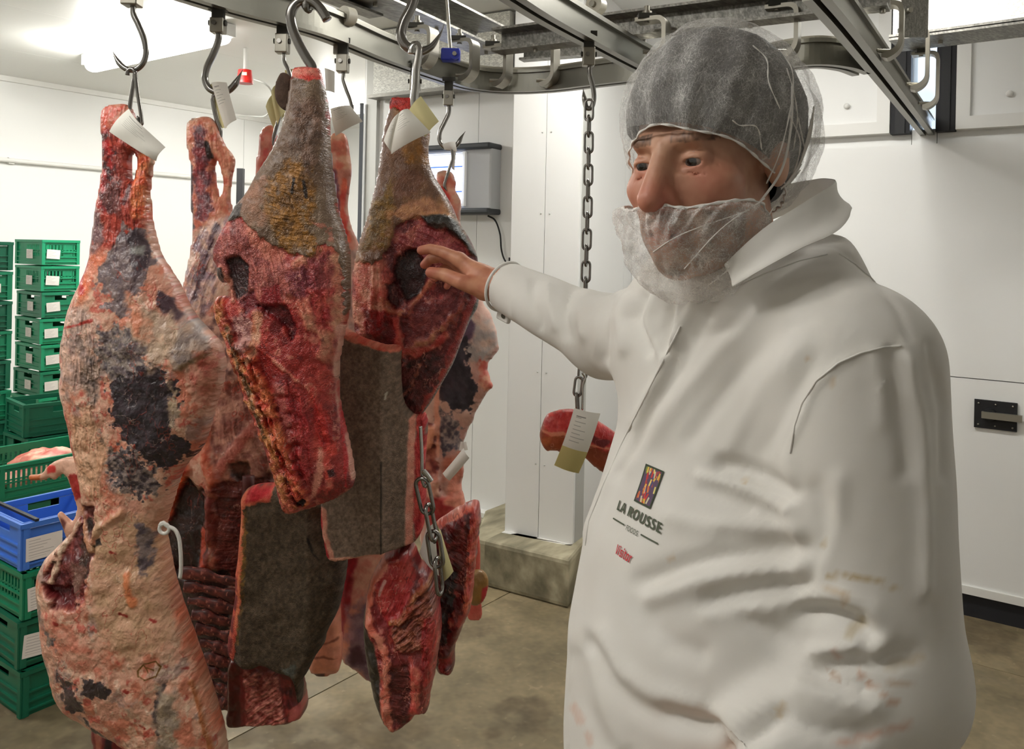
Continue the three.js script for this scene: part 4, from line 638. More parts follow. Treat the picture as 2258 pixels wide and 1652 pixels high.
// ----- B: hide leg in the middle -----
const outB = [[646, 152], [670, 147], [703, 151], [713, 178], [720, 206], [727, 251], [729, 303], [732, 354], [741, 423], [749, 475], [764, 522], [773, 561], [774, 613], [771, 682], [759, 740], [747, 816], [750, 883], [763, 943], [776, 999], [783, 1049], [778, 1073], [746, 1095], [696, 1116], [666, 1125], [646, 1131], [627, 1128], [616, 1099], [610, 1066], [600, 1033], [583, 976], [566, 933], [543, 876], [526, 823], [506, 760], [486, 710], [476, 672], [480, 655], [500, 652], [518, 655], [510, 625], [492, 622], [482, 606], [484, 590], [473, 575], [471, 556], [480, 535], [494, 506], [508, 483], [527, 447], [546, 427], [573, 378], [601, 334], [620, 288], [632, 244], [639, 199], [643, 170]];
const B = meat(['hide_leg', 'leg'], 'brown hide-covered leg of meat cut open to a red saddle, hung at the centre', 'meat', outB, { d: DB, k: 0.72, T: 0.075, step: 4, lump: 0.003 }, ['a53a33', '8a2a28'], [
  { p: [[650, 560], [770, 530], [774, 690], [745, 830], [720, 760], [690, 700], [655, 640]], c: 'b9604f', c2: 'd29a80', e: 10, n: 20, f: 30, m: 26, s: [1.4, 8, 0.6], z: 0.006 },
  { p: [[478, 560], [545, 480], [640, 545], [660, 640], [600, 690], [520, 650]], c: '8a4844', c2: 'b0645a', e: 8, n: 14, s: [1.3, 6, 0.8] },
  { p: [[545, 480], [600, 520], [650, 565], [630, 580], [570, 540]], c: 'd08674', c2: 'b46657', e: 5, n: 10 },
  { p: [[690, 570], [740, 560], [735, 650], [700, 640]], c: '7c3035', c2: '9c4a48', e: 8, n: 12, s: [1.4, 5, 0.6] }, { p: [[655, 600], [690, 580], [700, 640], [670, 660]], c: '74303a', c2: 'a25a55', e: 7, n: 10 },
  { p: [[700, 640], [745, 640], [735, 720], [705, 710]], c: '962a2c', c2: 'b65248', e: 8, n: 12, s: [1.3, 6, 0.6] },
  { p: [[515, 575], [545, 562], [568, 585], [562, 640], [540, 660], [522, 635]], c: '2e1a1b', c2: '42282a', e: 3, n: 4, z: -0.012 }, { p: [[545, 660], [578, 640], [590, 670], [560, 690]], c: '4a1a20', c2: '7a3036', e: 4, n: 6, z: -0.006 },
  { p: [[598, 632], [632, 625], [638, 660], [618, 672], [600, 660]], c: '7d0f16', e: 4, n: 5 }, { p: [[588, 672], [650, 670], [672, 720], [660, 745], [630, 700]], c: '4d1016', c2: '721d20', e: 4, n: 6, z: -0.012 },
  { l: [[500, 590], [518, 620], [530, 660]], w: 6, c: 'c98672', e: 3, n: 4, z: 0.006 },
  { p: [[482, 590], [505, 588], [510, 610], [498, 624], [484, 610]], c: '17110f', c2: '2a1c17', e: 2, n: 2, z: 0.006 },
  { l: [[492, 668], [520, 740], [560, 840], [600, 940], [632, 1040], [650, 1115]], w: 16, c: 'b25545', c2: 'c98a5a', e: 4, n: 8, f: 12, s: [1.15, 5, 0.8], z: 0.016 },
  { l: [[560, 760], [600, 850], [640, 960], [665, 1040], [680, 1090]], w: 13, c: 'b6402f', c2: 'd27a52', e: 4, n: 6, f: 11, s: [1.2, 5, 0.9], z: 0.02 },
  { l: [[520, 720], [560, 830], [600, 950]], w: 4, c: '5b3b22', c2: '7a5a38', e: 3, n: 5, f: 8 },
  { p: [[520, 690], [570, 690], [590, 760], [550, 770]], c: '8d5a58', c2: 'c79a92', e: 6, n: 9, f: 12, m: 8 },
  { l: [[585, 690], [580, 770], [570, 790]], w: 9, c: 'c0775c', c2: 'd9a88c', e: 5, n: 8 },
  { l: [[590, 760], [640, 800], [700, 850], [740, 960]], w: 5, c: 'd08a76', c2: 'b94038', e: 3, n: 6, z: 0.003 },
  ...[0, 1, 2, 3, 4].map((i) => ({ p: [[620 + i * 9, 835 + i * 34], [645 + i * 9, 838 + i * 34], [650 + i * 9, 858 + i * 34], [628 + i * 9, 862 + i * 34]], c: 'c9847a', c2: 'a8544e', e: 4, n: 3, z: 0.004 })),
  { p: [[650, 830], [690, 870], [705, 980], [690, 1060], [665, 1010], [655, 900]], c: '8c1f22', c2: 'a53a36', e: 6, n: 8, s: [1.35, 5, 0.9], z: 0.004 },
  { p: [[700, 860], [735, 900], [748, 990], [725, 1000], [705, 930]], c: '9a1c1c', c2: 'b83a2e', e: 5, n: 7, s: [1.3, 5, 0.8] },
  { p: [[715, 980], [735, 985], [745, 1060], [730, 1075]], c: 'cf7c6c', c2: 'c04a40', e: 4, n: 6 }, { l: [[700, 1080], [718, 1030], [716, 980]], w: 8, c: 'd3907e', e: 4, n: 6 },
  { p: [[730, 1025], [745, 1022], [748, 1038], [735, 1042]], c: '3a0f12', e: 3, n: 3 },
  { l: [[682, 1088], [672, 1098]], w: 6, c: '2a1512', e: 2, n: 2, z: -0.01 },
  { l: [[760, 720], [750, 810], [753, 880], [766, 945], [778, 1000], [784, 1050]], w: 8, c: 'dc9f90', c2: 'e0b3a2', e: 3, n: 3 },
  { l: [[748, 840], [758, 930], [768, 1010], [768, 1065]], w: 3.5, c: 'b3262a', e: 2, n: 3 },
  { l: [[620, 1128], [680, 1122], [745, 1098], [778, 1076]], w: 4, c: '9a6a58', e: 2, n: 2 },
  // hide
  { p: [[640, 180], [660, 172], [712, 180], [722, 210], [730, 303], [742, 423], [750, 475], [768, 527], [778, 580], [776, 680], [766, 690], [764, 600], [758, 563], [742, 541], [712, 538], [712, 558], [697, 565], [656, 556], [628, 543], [594, 523], [573, 503], [546, 480], [520, 484], [505, 492], [478, 545], [468, 545], [500, 480], [527, 445], [573, 376], [622, 285]], c: '6d5646', c2: '84705e', e: 2, n: 5, f: 9, m: 40, my: 0.6, b: 0.14, z: 0.004 },
  { p: [[655, 340], [690, 400], [700, 470], [705, 558], [660, 552], [620, 500], [590, 470], [600, 420]], c: '9a6d34', c2: '6f5030', e: 10, n: 26, f: 22, m: 10, my: 0.7, s: [0.25, 3.2, 0.55] },
  { p: [[560, 410], [600, 400], [610, 500], [570, 500], [540, 460]], c: 'a87e68', c2: '8a6752', e: 10, n: 16 },
  { p: [[500, 490], [530, 450], [548, 452], [545, 478], [520, 484]], c: '2d241f', c2: '3a3029', e: 4, n: 5 },
  { p: [[655, 240], [700, 220], [715, 330], [690, 380], [660, 320]], c: '5c4639', c2: '806455', e: 12, n: 20, f: 30 },
  { l: [[664, 400], [660, 430]], w: 3, c: '241812', e: 2, n: 2 }, { l: [[684, 405], [690, 438]], w: 3, c: '241812', e: 2, n: 2 },
  { l: [[700, 490], [735, 505], [740, 530]], w: 3, c: 'b07866', e: 3, n: 6, f: 7 },
  { p: [[644, 152], [703, 150], [712, 176], [690, 183], [660, 178], [645, 168]], c: 'c94a42', c2: 'dd8f7e', e: 3, n: 5, f: 8 },
], { bump: 0.009, res: 1.05, fuzz: 0.16, blot: [['5e1519', 30, 0.08, 0.6, 1], ['c4564a', 22, 0.14, 0.6, 2], ['d99a86', 16, 0.24, 0.6, 3]], strand: [['e0a896', 26, 0.022, 0.75, 1], ['d58a76', 13, 0.02, 0.5, 2], ['4a0f13', 30, 0.02, 0.5, 3]] });
meat(['hide_flap'], '', '', [[622, 160], [640, 168], [640, 200], [634, 244], [622, 240], [609, 222], [606, 198], [611, 175]], { d: DB + 0.015, k: 0.35, T: 0.02, step: 3, lump: 0 }, ['4a3a30', '58463a'], [], { res: 1.5, fuzz: 0.2, rough: 0.9, coat: 0 }, B);
// ----- C: second hide leg -----
const outC = [[859, 240], [860, 221], [872, 213], [890, 217], [909, 215], [926, 235], [940, 265], [948, 297], [945, 325], [947, 359], [957, 387], [974, 415], [998, 456], [1012, 490], [1028, 514], [1045, 545], [1054, 575], [1050, 620], [1056, 655], [1052, 680], [1039, 702], [1019, 750], [1000, 800], [976, 843], [953, 883], [930, 916], [906, 956], [880, 1000], [864, 1033], [864, 1066], [854, 1068], [846, 1050], [846, 1020], [853, 983], [860, 933], [862, 880], [850, 800], [800, 760], [785, 735], [779, 691], [776, 646], [778, 611], [783, 577], [788, 553], [798, 518], [812, 473], [824, 428], [833, 387], [840, 335], [845, 294], [852, 263]];
const C = meat(['hide_leg', 'leg'], 'second brown hide-covered leg with dark open joint, touched by the hand', 'meat', outC, { d: DC, k: 0.6, T: 0.07, step: 4, lump: 0.003 }, ['73282a', '51191c'], [
  { p: [[780, 580], [850, 560], [870, 640], [860, 740], [790, 740], [776, 650]], c: 'b5564a', c2: 'd29a84', e: 8, n: 14, f: 24, m: 24, s: [1.4, 7, 0.7], z: 0.006 },
  { p: [[870, 520], [960, 490], [1040, 545], [1010, 600], [930, 560], [880, 580]], c: '84363a', c2: 'b06a60', e: 8, n: 12, s: [0.5, 6, 0.6] },
  { p: [[880, 570], [925, 545], [945, 590], [940, 650], [900, 660], [875, 620]], c: '251315', c2: '3a1c1e', e: 4, n: 6, z: -0.016 },
  { p: [[858, 625], [885, 615], [895, 660], [880, 680], [860, 655]], c: '3a1719', c2: '521f22', e: 4, n: 5, z: -0.01 },
  { l: [[835, 590], [832, 650], [826, 690]], w: 6, c: 'd08a6e', c2: 'b9564a', e: 4, n: 6, z: 0.006 },
  { l: [[850, 655], [870, 680], [900, 690], [930, 650], [955, 620]], w: 6, c: 'c08462', c2: 'a85a48', e: 4, n: 6, z: 0.006 },
  { p: [[810, 680], [870, 690], [900, 740], [860, 760], [815, 740]], c: '8e1a1a', c2: '5d1013', e: 6, n: 10 },
  { p: [[900, 690], [1000, 640], [1040, 660], [960, 760], [900, 760]], c: '5f1e22', c2: '8a4642', e: 6, n: 16, f: 16, m: 12, z: 0.003 },
  { l: [[880, 700], [890, 760], [892, 800]], w: 7, c: 'cb6a5a', c2: 'a53a34', e: 4, n: 5, z: 0.006 },
  { l: [[905, 762], [950, 745], [1000, 700], [1030, 660]], w: 6, c: 'b98062', c2: '96483c', e: 4, n: 8, f: 12, z: 0.006 },
  { l: [[876, 768], [920, 772], [960, 760], [985, 735]], w: 7, c: 'c26b5c', c2: 'a5342e', e: 4, n: 6, z: 0.005 },
  { l: [[1050, 650], [1030, 715], [1000, 780], [970, 840], [930, 900], [890, 960], [860, 1030]], w: 11, c: 'b04a42', c2: '8a2c2c', e: 4, n: 6, z: 0.004 },
  { l: [[1056, 660], [1038, 712], [1010, 782], [978, 845], [938, 908], [898, 972], [868, 1030]], w: 4, c: '3a3428', e: 2, n: 2 },
  { p: [[870, 790], [960, 780], [990, 790], [940, 880], [880, 960], [862, 950]], c: '40191b', c2: '652a2a', e: 6, n: 14, f: 14, m: 14, s: [2.2, 6, 0.7] },
  { l: [[880, 850], [900, 900], [890, 950]], w: 3, c: '9b5546', e: 3, n: 6, f: 9 }, { l: [[930, 800], [910, 850], [880, 880]], w: 3, c: '9a5a4a', e: 3, n: 6, f: 9 },
  { p: [[846, 1030], [866, 1030], [864, 1070], [850, 1070]], c: 'c25a3c', e: 3, n: 4 },
  // hide
  { p: [[858, 240], [935, 260], [950, 300], [950, 360], [976, 415], [1014, 490], [1056, 565], [1040, 560], [1015, 525], [985, 500], [950, 492], [925, 478], [880, 500], [868, 540], [845, 578], [815, 582], [800, 572], [782, 582], [786, 552], [812, 473], [834, 387], [845, 294]], c: '8f6844', c2: '735543', e: 2, n: 5, f: 9, m: 26, my: 0.5, b: 0.14, z: 0.005 },
  { p: [[835, 440], [870, 400], [880, 450], [850, 540], [800, 560]], c: '94733c', c2: '6c542e', e: 9, n: 16, f: 16, m: 10 },
  { p: [[885, 380], [925, 370], [935, 400], [910, 440], [880, 440]], c: '6f4c3a', c2: '805a48', e: 8, n: 12 },
  { p: [[890, 330], [935, 320], [945, 370], [905, 370]], c: '9c6c30', c2: '84603c', e: 9, n: 14 },
  { p: [[860, 470], [940, 440], [985, 450], [1000, 480], [950, 478], [910, 476], [880, 485]], c: 'c8966f', c2: 'ad7c60', e: 8, n: 12 },
  { p: [[935, 480], [985, 474], [1012, 490], [1056, 570], [1042, 560], [1015, 528], [985, 508], [950, 498]], c: '2a2725', c2: '46413d', e: 4, n: 6, b: 0.2, z: 0.01 },
  { p: [[858, 238], [866, 214], [910, 214], [925, 240], [890, 250]], c: 'd2483e', c2: 'b23530', e: 3, n: 5, f: 8 },
], { bump: 0.009, res: 1.05, fuzz: 0.16, blot: [['5e1519', 30, 0.08, 0.6, 1], ['c4564a', 22, 0.14, 0.6, 2], ['d99a86', 16, 0.24, 0.6, 3]], strand: [['e0a896', 26, 0.022, 0.75, 1], ['d58a76', 13, 0.02, 0.5, 2], ['4a0f13', 30, 0.02, 0.5, 3]] });
// ----- D: long carcass behind, opened to the ribs -----
const outD = [[414, 270], [440, 258], [466, 260], [481, 280], [497, 320], [519, 352], [514, 385], [509, 425], [512, 460], [535, 500], [575, 560], [600, 680], [606, 800], [604, 900], [606, 1000], [600, 1150], [585, 1300], [560, 1450], [530, 1560], [490, 1558], [470, 1540], [430, 1440], [400, 1330], [372, 1240], [360, 1120], [372, 1000], [385, 880], [392, 760], [404, 650], [418, 579], [428, 510], [424, 460], [421, 423], [421, 365], [414, 320]];
const D = meat(['hanging_carcass', 'side'], 'pale shanked carcass behind the front one, showing its dark rib cavity', 'carcass', outD, { d: DD, k: 0.6, T: 0.1, step: 5, holes: [round([[479, 352], [487, 372], [493, 410], [486, 436], [478, 405], [475, 365]])], lump: 0.004 }, ['d6a893', 'c08a7c'], [
  { p: [[414, 262], [470, 258], [500, 320], [518, 352], [508, 470], [460, 500], [428, 510], [418, 400]], c: 'd8a084', c2: 'c4705c', e: 8, n: 14, s: [1.5, 6, 0.5] },
  { l: [[445, 300], [450, 350], [452, 420], [458, 480]], w: 16, c: '8e3f42', c2: '6d4a50', e: 6, n: 10, f: 14, s: [1.5, 4, 0.7] }, { l: [[425, 370], [422, 430], [430, 500]], w: 5, c: '4d4147', e: 4, n: 4 }, { l: [[462, 318], [470, 345]], w: 5, c: '2a211f', e: 3, n: 3 },
  { p: [[425, 530], [500, 480], [530, 500], [500, 600], [480, 690], [430, 690], [405, 660]], c: 'd9b7a6', c2: '9c828a', e: 9, n: 14, s: [2.0, 7, 0.9] },
  { l: [[490, 500], [465, 580], [445, 650]], w: 6, c: '5f4a52', e: 5, n: 8, s: [2, 5, 0.6] },
  { p: [[440, 690], [500, 680], [520, 760], [540, 830], [480, 850], [450, 760]], c: 'd3ab99', c2: '6d4f4c', e: 8, n: 14 },
  { p: [[470, 840], [560, 830], [600, 960], [600, 1080], [520, 1060], [470, 960]], c: '8b5a52', c2: 'c79a88', e: 10, n: 16, s: [1.4, 8, 0.6], z: -0.006 },
  { l: [[490, 1040], [540, 970], [575, 930]], w: 10, c: 'd08f80', c2: 'b0685c', e: 5, n: 8, z: 0.006 }, { l: [[470, 920], [478, 1000], [492, 1060]], w: 11, c: 'd08a70', c2: 'c96a52', e: 5, n: 8, z: 0.01 },
  { p: [[490, 1060], [605, 1040], [600, 1290], [500, 1260], [480, 1150]], c: '4f211f', c2: '6a332e', e: 8, n: 12, s: [0.1, 7, 0.8], z: -0.01 },
  { p: [[525, 1010], [560, 1008], [566, 1040], [540, 1050], [524, 1035]], c: '2a1714', c2: '6a463a', e: 4, n: 4, z: -0.012 },
  { l: [[488, 1070], [478, 1150], [466, 1220], [446, 1270]], w: 11, c: 'a8705f', c2: '7a3a34', e: 4, n: 8, f: 11, z: 0.006 },
  { p: [[375, 1080], [420, 1020], [470, 1080], [470, 1200], [440, 1260], [400, 1250], [372, 1200]], c: '1d1213', c2: '311a1a', e: 8, n: 10, z: -0.02 },
  { l: [[428, 1020], [400, 1080], [380, 1130]], w: 11, c: 'd36a40', c2: 'b0402c', e: 6, n: 4, z: 0.02, s: [2.2, 5, 0.8] },
  { l: [[468, 1150], [462, 1220], [480, 1240]], w: 5, c: 'b4533f', e: 3, n: 5 },
  { p: [[385, 1240], [520, 1240], [520, 1480], [505, 1560], [470, 1540], [400, 1330]], c: '261415', c2: '351d1d', e: 6, n: 6, z: -0.01 },
], { bump: 0.009, res: 0.85, blot: [['c97a62', 34, 0.06, 0.7, 1], ['e2c1aa', 26, 0.1, 0.6, 2], ['93807c', 40, 0.2, 0.6, 3], ['b4473c', 18, 0.26, 0.6, 4], ['e6d3bd', 9, 0.22, 0.5, 5]], strand: [['b0493c', 38, 0.02, 0.55, 1], ['ecd6c2', 24, 0.02, 0.5, 2]] });
const RIBM = phys({ roughness: 0.55, clearcoat: 0.1, map: dataTex(256, 64, (x, y) => { const k = clamp(0.5 + 1.6 * f2(x / 26, y / 5, 3, 4)), q = smooth(0.2, 0.4, f2(x / 14, y / 7, 8, 3)); return [lerp(lerp(70, 122, k), 168, q), lerp(lerp(30, 58, k), 104, q), lerp(lerp(28, 50, k), 88, q)]; }, true, true) });
for (let i = 0; i < 10; i++) { const y = 1258 + i * 31, s = i * 8.5; part('rib', tube(line([[398 + s, y + 5], [440 + s * 0.55, y + 8], [480 + s * 0.3, y + 18], [522, y + 26]], DD - 0.085), (t) => 0.0125 + 0.003 * Math.sin(i * 2 + t * 6) + 0.0015 * Math.sin(t * 17 + i * 5), 28, 10).applyMatrix4(new THREE.Matrix4().makeTranslation(0, 0, DD - 0.085)).scale(1, 1, 0.6).translate(0, 0, -(DD - 0.085)), RIBM, D); }
part('sternum', tube(line([[548, 1050], [545, 1150], [535, 1280], [522, 1420], [512, 1540]], DD - 0.09), 0.014, 30, 8), std(0x5a2a27, 0.5), D);
// ----- E: two shanks behind the middle hide leg -----
meat(['hanging_carcass', 'side'], 'narrow carcass whose pink shank shows left of the middle hide leg', 'carcass', [[578, 285], [600, 276], [612, 300], [640, 420], [680, 560], [740, 800], [752, 1000], [755, 1200], [752, 1330], [747, 1480], [715, 1488], [684, 1482], [690, 1400], [660, 1200], [620, 900], [585, 600], [562, 420], [570, 330]], { d: 2.2, k: 0.6, T: 0.08, step: 6, lump: 0.004 }, ['d6927c', 'c77a68'], [
  { l: [[590, 300], [588, 350], [582, 400]], w: 7, c: 'c4493f', c2: 'd98f7c', e: 5, n: 7 }, { p: [[700, 1200], [756, 1200], [752, 1340], [700, 1380]], c: '4a1d1e', e: 6, n: 8 }, { p: [[690, 1390], [752, 1350], [748, 1475], [685, 1480]], c: 'd9967c', c2: 'c98a74', e: 5, n: 6, z: 0.01 }, { l: [[690, 1440], [720, 1435], [748, 1445]], w: 2, c: '8a5140', e: 2, n: 3 }, { l: [[700, 1410], [730, 1405], [748, 1400]], w: 2, c: '8a5140', e: 2, n: 3 }, { p: [[684, 1480], [720, 1478], [716, 1492], [690, 1490]], c: '5a3a38', e: 2, n: 3 },
], { res: 0.6 });
meat(['hanging_carcass', 'side'], 'carcass with pale shank right of the middle hide leg and purple brisket below', 'carcass', [[730, 298], [748, 292], [762, 298], [771, 337], [775, 378], [770, 423], [767, 458], [776, 503], [792, 540], [830, 700], [860, 900], [858, 1100], [850, 1230], [845, 1400], [838, 1508], [820, 1505], [790, 1480], [757, 1455], [745, 1400], [748, 1320], [752, 1230], [735, 1000], [720, 700], [715, 450]], { d: 2.28, k: 0.6, T: 0.085, step: 5, lump: 0.004 }, ['d4a08c', 'bd7a6c'], [
  { p: [[728, 296], [764, 296], [772, 370], [745, 380], [728, 340]], c: 'dca98e', c2: 'd07a66', e: 5, n: 8 }, { l: [[738, 380], [746, 440], [752, 500]], w: 7, c: '6d4250', c2: '8c4a4a', e: 4, n: 6 }, { l: [[762, 400], [758, 470], [770, 530]], w: 6, c: 'd9745c', c2: 'c04a40', e: 3, n: 5 },
  { p: [[770, 540], [800, 560], [800, 740], [770, 720]], c: '9a8078', c2: 'c9a596', e: 6, n: 10 },
  { p: [[750, 1215], [800, 1215], [775, 1330], [752, 1420], [744, 1380]], c: 'a22c34', c2: '7d1f28', e: 6, n: 6 }, { p: [[795, 1215], [838, 1215], [832, 1280], [790, 1330], [780, 1300]], c: 'd9a894', c2: 'c98678', e: 8, n: 8 }, { p: [[768, 1345], [830, 1290], [845, 1420], [835, 1505], [760, 1455]], c: '7a6070', c2: '9c828a', e: 12, n: 16 }, { p: [[770, 1420], [800, 1410], [810, 1450], [780, 1460]], c: '4d2a3a', e: 8, n: 10 },
], { res: 0.8 });
// ----- F: carcass behind the second hide leg -----
const FC = meat(['hanging_carcass', 'side'], 'far pale carcass with black mottling behind the second hide leg, beside the column', 'carcass', [[962, 386], [976, 376], [996, 380], [1004, 400], [1007, 422], [1016, 446], [1014, 480], [1026, 540], [1046, 600], [1062, 660], [1086, 700], [1095, 740], [1099, 772], [1084, 790], [1074, 815], [1086, 850], [1076, 862], [1060, 890], [1032, 950], [1020, 990], [1022, 1040], [1019, 1075], [1027, 1120], [1030, 1200], [1000, 1260], [940, 1240], [925, 1100], [922, 960], [930, 850], [905, 700], [930, 560], [958, 470]], { d: DF, k: 0.6, T: 0.11, step: 5, ragged: 2, lump: 0.006 }, ['c9a697', 'b88f84'], [
  { p: [[960, 380], [1000, 378], [1016, 450], [1016, 500], [960, 480]], c: 'e0ae96', c2: 'd47f6c', e: 5, n: 8 }, { l: [[975, 420], [990, 440], [985, 470]], w: 5, c: 'c8423c', e: 3, n: 4 },
  { p: [[1010, 690], [1090, 700], [1095, 770], [1060, 800], [1020, 780]], c: 'a9a09c', c2: 'c9b0a2', e: 7, n: 14 }, { p: [[1020, 700], [1050, 710], [1040, 750], [1015, 745]], c: '5d4658', e: 5, n: 9 },
  { p: [[975, 760], [1035, 740], [1030, 800], [1050, 850], [1040, 910], [1000, 900], [970, 870]], c: '26222a', c2: '39323a', e: 3, n: 12, f: 13 }, { p: [[968, 890], [1010, 920], [1020, 980], [990, 1000], [965, 960]], c: '4b434c', c2: 'a4948c', e: 4, n: 14, f: 10, m: 8 },
  { p: [[1060, 790], [1090, 800], [1080, 870], [1060, 850]], c: 'b5574a', c2: 'd09a84', e: 5, n: 8, f: 10 },
  { p: [[925, 930], [968, 920], [968, 1080], [940, 1110], [925, 1060]], c: '5a1c1c', c2: 'a86a58', e: 5, n: 10, f: 12, z: -0.01 }, { p: [[930, 930], [966, 935], [960, 970], [940, 990]], c: 'd69a7e', e: 4, n: 6, z: 0.02 }, { l: [[968, 830], [966, 900], [968, 1000]], w: 5, c: 'd9a08a', e: 3, n: 4 },
  { p: [[940, 1050], [970, 1046], [972, 1080], [950, 1095], [935, 1080]], c: 'd7b09c', c2: 'b0705e', e: 3, n: 4, z: 0.02 }, { p: [[940, 1090], [1000, 1085], [1010, 1130], [950, 1170]], c: '8f2226', c2: 'a84640', e: 5, n: 6, z: 0.012 },
  { p: [[975, 1000], [1020, 1000], [1025, 1120], [985, 1100]], c: 'c88672', c2: 'b46a58', e: 8, n: 12, s: [0.2, 8, 0.5] },
], { res: 0.8 });
// ----- G: grey hide slab -----
const G = meat(['hide_slab', 'slab'], 'grey-brown hide-covered slab with pink fat edges hanging between the hide legs', 'meat', [[756, 736], [770, 733], [800, 746], [845, 760], [878, 770], [878, 800], [884, 900], [905, 930], [926, 935], [926, 1050], [924, 1190], [910, 1216], [880, 1216], [846, 1213], [800, 1219], [731, 1229], [718, 1190], [710, 1120], [735, 950], [750, 830]], { d: 1.62, flat: true, T: 0.035, rim: 5, step: 4, back: 1, lump: 0.003, shift: (x, y) => -Math.max(0, x - 846) * 0.00125 - Math.max(0, 800 - x) * 0.0001 }, ['5b5046', '4d443c'], [
  { p: [[700, 700], [940, 700], [940, 1240], [700, 1240]], c: '857162', c2: '6d5d50', e: 2, n: 0, m: 4 },
  { l: [[756, 734], [800, 748], [840, 762], [880, 772]], w: 7, c: 'd0604f', c2: 'd98a74', e: 3, n: 3, f: 8 },
  { l: [[716, 1120], [722, 1180], [734, 1222]], w: 10, c: 'd09a86', c2: 'c4816e', e: 3, n: 3 }, { l: [[708, 1115], [714, 1180], [728, 1226]], w: 6, c: '9a2024', e: 3, n: 3 }, { l: [[728, 1226], [790, 1219], [846, 1212]], w: 5, c: 'd9a38e', e: 2, n: 2 },
  { l: [[904, 935], [902, 1050], [898, 1150], [898, 1214]], w: 8, c: 'dca391', c2: 'd5927f', e: 3, n: 2 }, { p: [[911, 930], [930, 930], [928, 1200], [912, 1218], [908, 1180]], c: '9b1f23', c2: 'b8463e', e: 3, n: 4, s: [1.5, 4, 0.8] },
  { l: [[856, 862], [853, 876]], w: 2, c: 'b9b0a0', e: 1, n: 2, f: 5 }, { l: [[846, 1010], [846, 1212]], w: 1.5, c: '3c352e', e: 1.5, n: 1 },
], { bump: 0.004, res: 1.3, fuzz: 0.35, rough: 0.85, coat: 0, grain: 30 });
// ----- H: big dark hide slab below, with rib end -----
const H = meat(['hide_slab', 'slab'], 'large dark hide slab with a red rib edge hanging below the middle leg', 'meat', [[535, 1094], [545, 1078], [560, 1071], [606, 1067], [700, 1085], [740, 1110], [748, 1200], [756, 1235], [757, 1268], [750, 1313], [740, 1356], [717, 1403], [713, 1423], [696, 1446], [680, 1478], [669, 1497], [668, 1529], [662, 1550], [656, 1512], [646, 1481], [620, 1473], [586, 1457], [566, 1465], [523, 1461], [508, 1455], [495, 1446], [493, 1426], [503, 1376], [513, 1326], [523, 1250], [530, 1193], [536, 1117]], { d: 1.72, flat: true, T: 0.05, rim: 22, step: 4, back: 0.8, lump: 0.006, lumpS: 60, shift: (x) => -Math.max(0, x - 690) * 0.0006 - Math.max(0, 548 - x) * 0.0009 }, ['39352b', '2f2b23'], [
  { p: [[500, 1060], [770, 1060], [770, 1560], [480, 1560]], c: '57493a', c2: '453a2d', e: 2, n: 0, m: 5 },
  { p: [[532, 1094], [556, 1070], [610, 1066], [612, 1090], [570, 1098], [556, 1104], [556, 1216], [548, 1300], [538, 1373], [522, 1462], [490, 1450], [500, 1370], [520, 1250]], c: 'b5503f', c2: 'cf7a5c', e: 3, n: 4, f: 9, z: 0.002 },
  { p: [[540, 1098], [556, 1100], [555, 1210], [548, 1290], [536, 1370], [526, 1370], [542, 1240]], c: 'd68a66', c2: 'c96f52', e: 3, n: 4 },
  { p: [[556, 1072], [606, 1068], [610, 1084], [560, 1092]], c: 'a8262c', c2: 'c96a5c', e: 3, n: 3, s: [0.1, 4, 0.6] },
  ...[0, 1, 2, 3].map((i) => ({ p: [[522 - i * 6, 1255 + i * 48], [541 - i * 6, 1250 + i * 48], [537 - i * 6, 1285 + i * 48], [516 - i * 6, 1290 + i * 48]], c: '6d2a28', c2: '8a3a34', e: 4, n: 3 })),
  { p: [[493, 1428], [512, 1430], [514, 1455], [496, 1448]], c: '5a1519', e: 4, n: 3 }, { l: [[557, 1110], [556, 1220], [549, 1310], [538, 1400]], w: 3, c: '8a6a3a', c2: '4a3c28', e: 3, n: 5, f: 6 },
  { l: [[690, 1170], [700, 1205], [712, 1220]], w: 2, c: '221e17', e: 2, n: 3 }, { p: [[636, 1450], [660, 1440], [662, 1466], [640, 1470]], c: '5e6058', c2: '3c3a32', e: 5, n: 8, f: 8 },
], { bump: 0.004, res: 1.1, fuzz: 0.35, rough: 0.9, coat: 0, grain: 26 });
meat(['rib_end'], '', '', [[518, 1440], [650, 1440], [668, 1500], [676, 1545], [674, 1568], [648, 1580], [590, 1586], [540, 1590], [507, 1586], [510, 1540]], { d: 1.76, flat: true, T: 0.035, rim: 8, step: 3, lump: 0.004, ragged: 1.5 }, ['712a27', '57201e'], [
  { p: [[507, 1450], [540, 1450], [542, 1588], [505, 1588]], c: '56241d', c2: '4a1d18', e: 3, n: 3 }, { p: [[548, 1460], [625, 1465], [640, 1580], [552, 1588]], c: '8a3f38', c2: 'c9867a', e: 4, n: 5, m: 9, my: 1.6, s: [2.5, 4, 1.3], z: 0.003 }, { p: [[628, 1472], [652, 1482], [660, 1540], [640, 1560]], c: '5c1418', c2: '9a3a34', e: 3, n: 4, s: [1.6, 4, 0.8] }, { p: [[645, 1545], [676, 1530], [674, 1572], [648, 1578]], c: 'b5625c', c2: 'a04a46', e: 3, n: 4 },
], { res: 1.5, coat: 0.4, rough: 0.35 }, H);
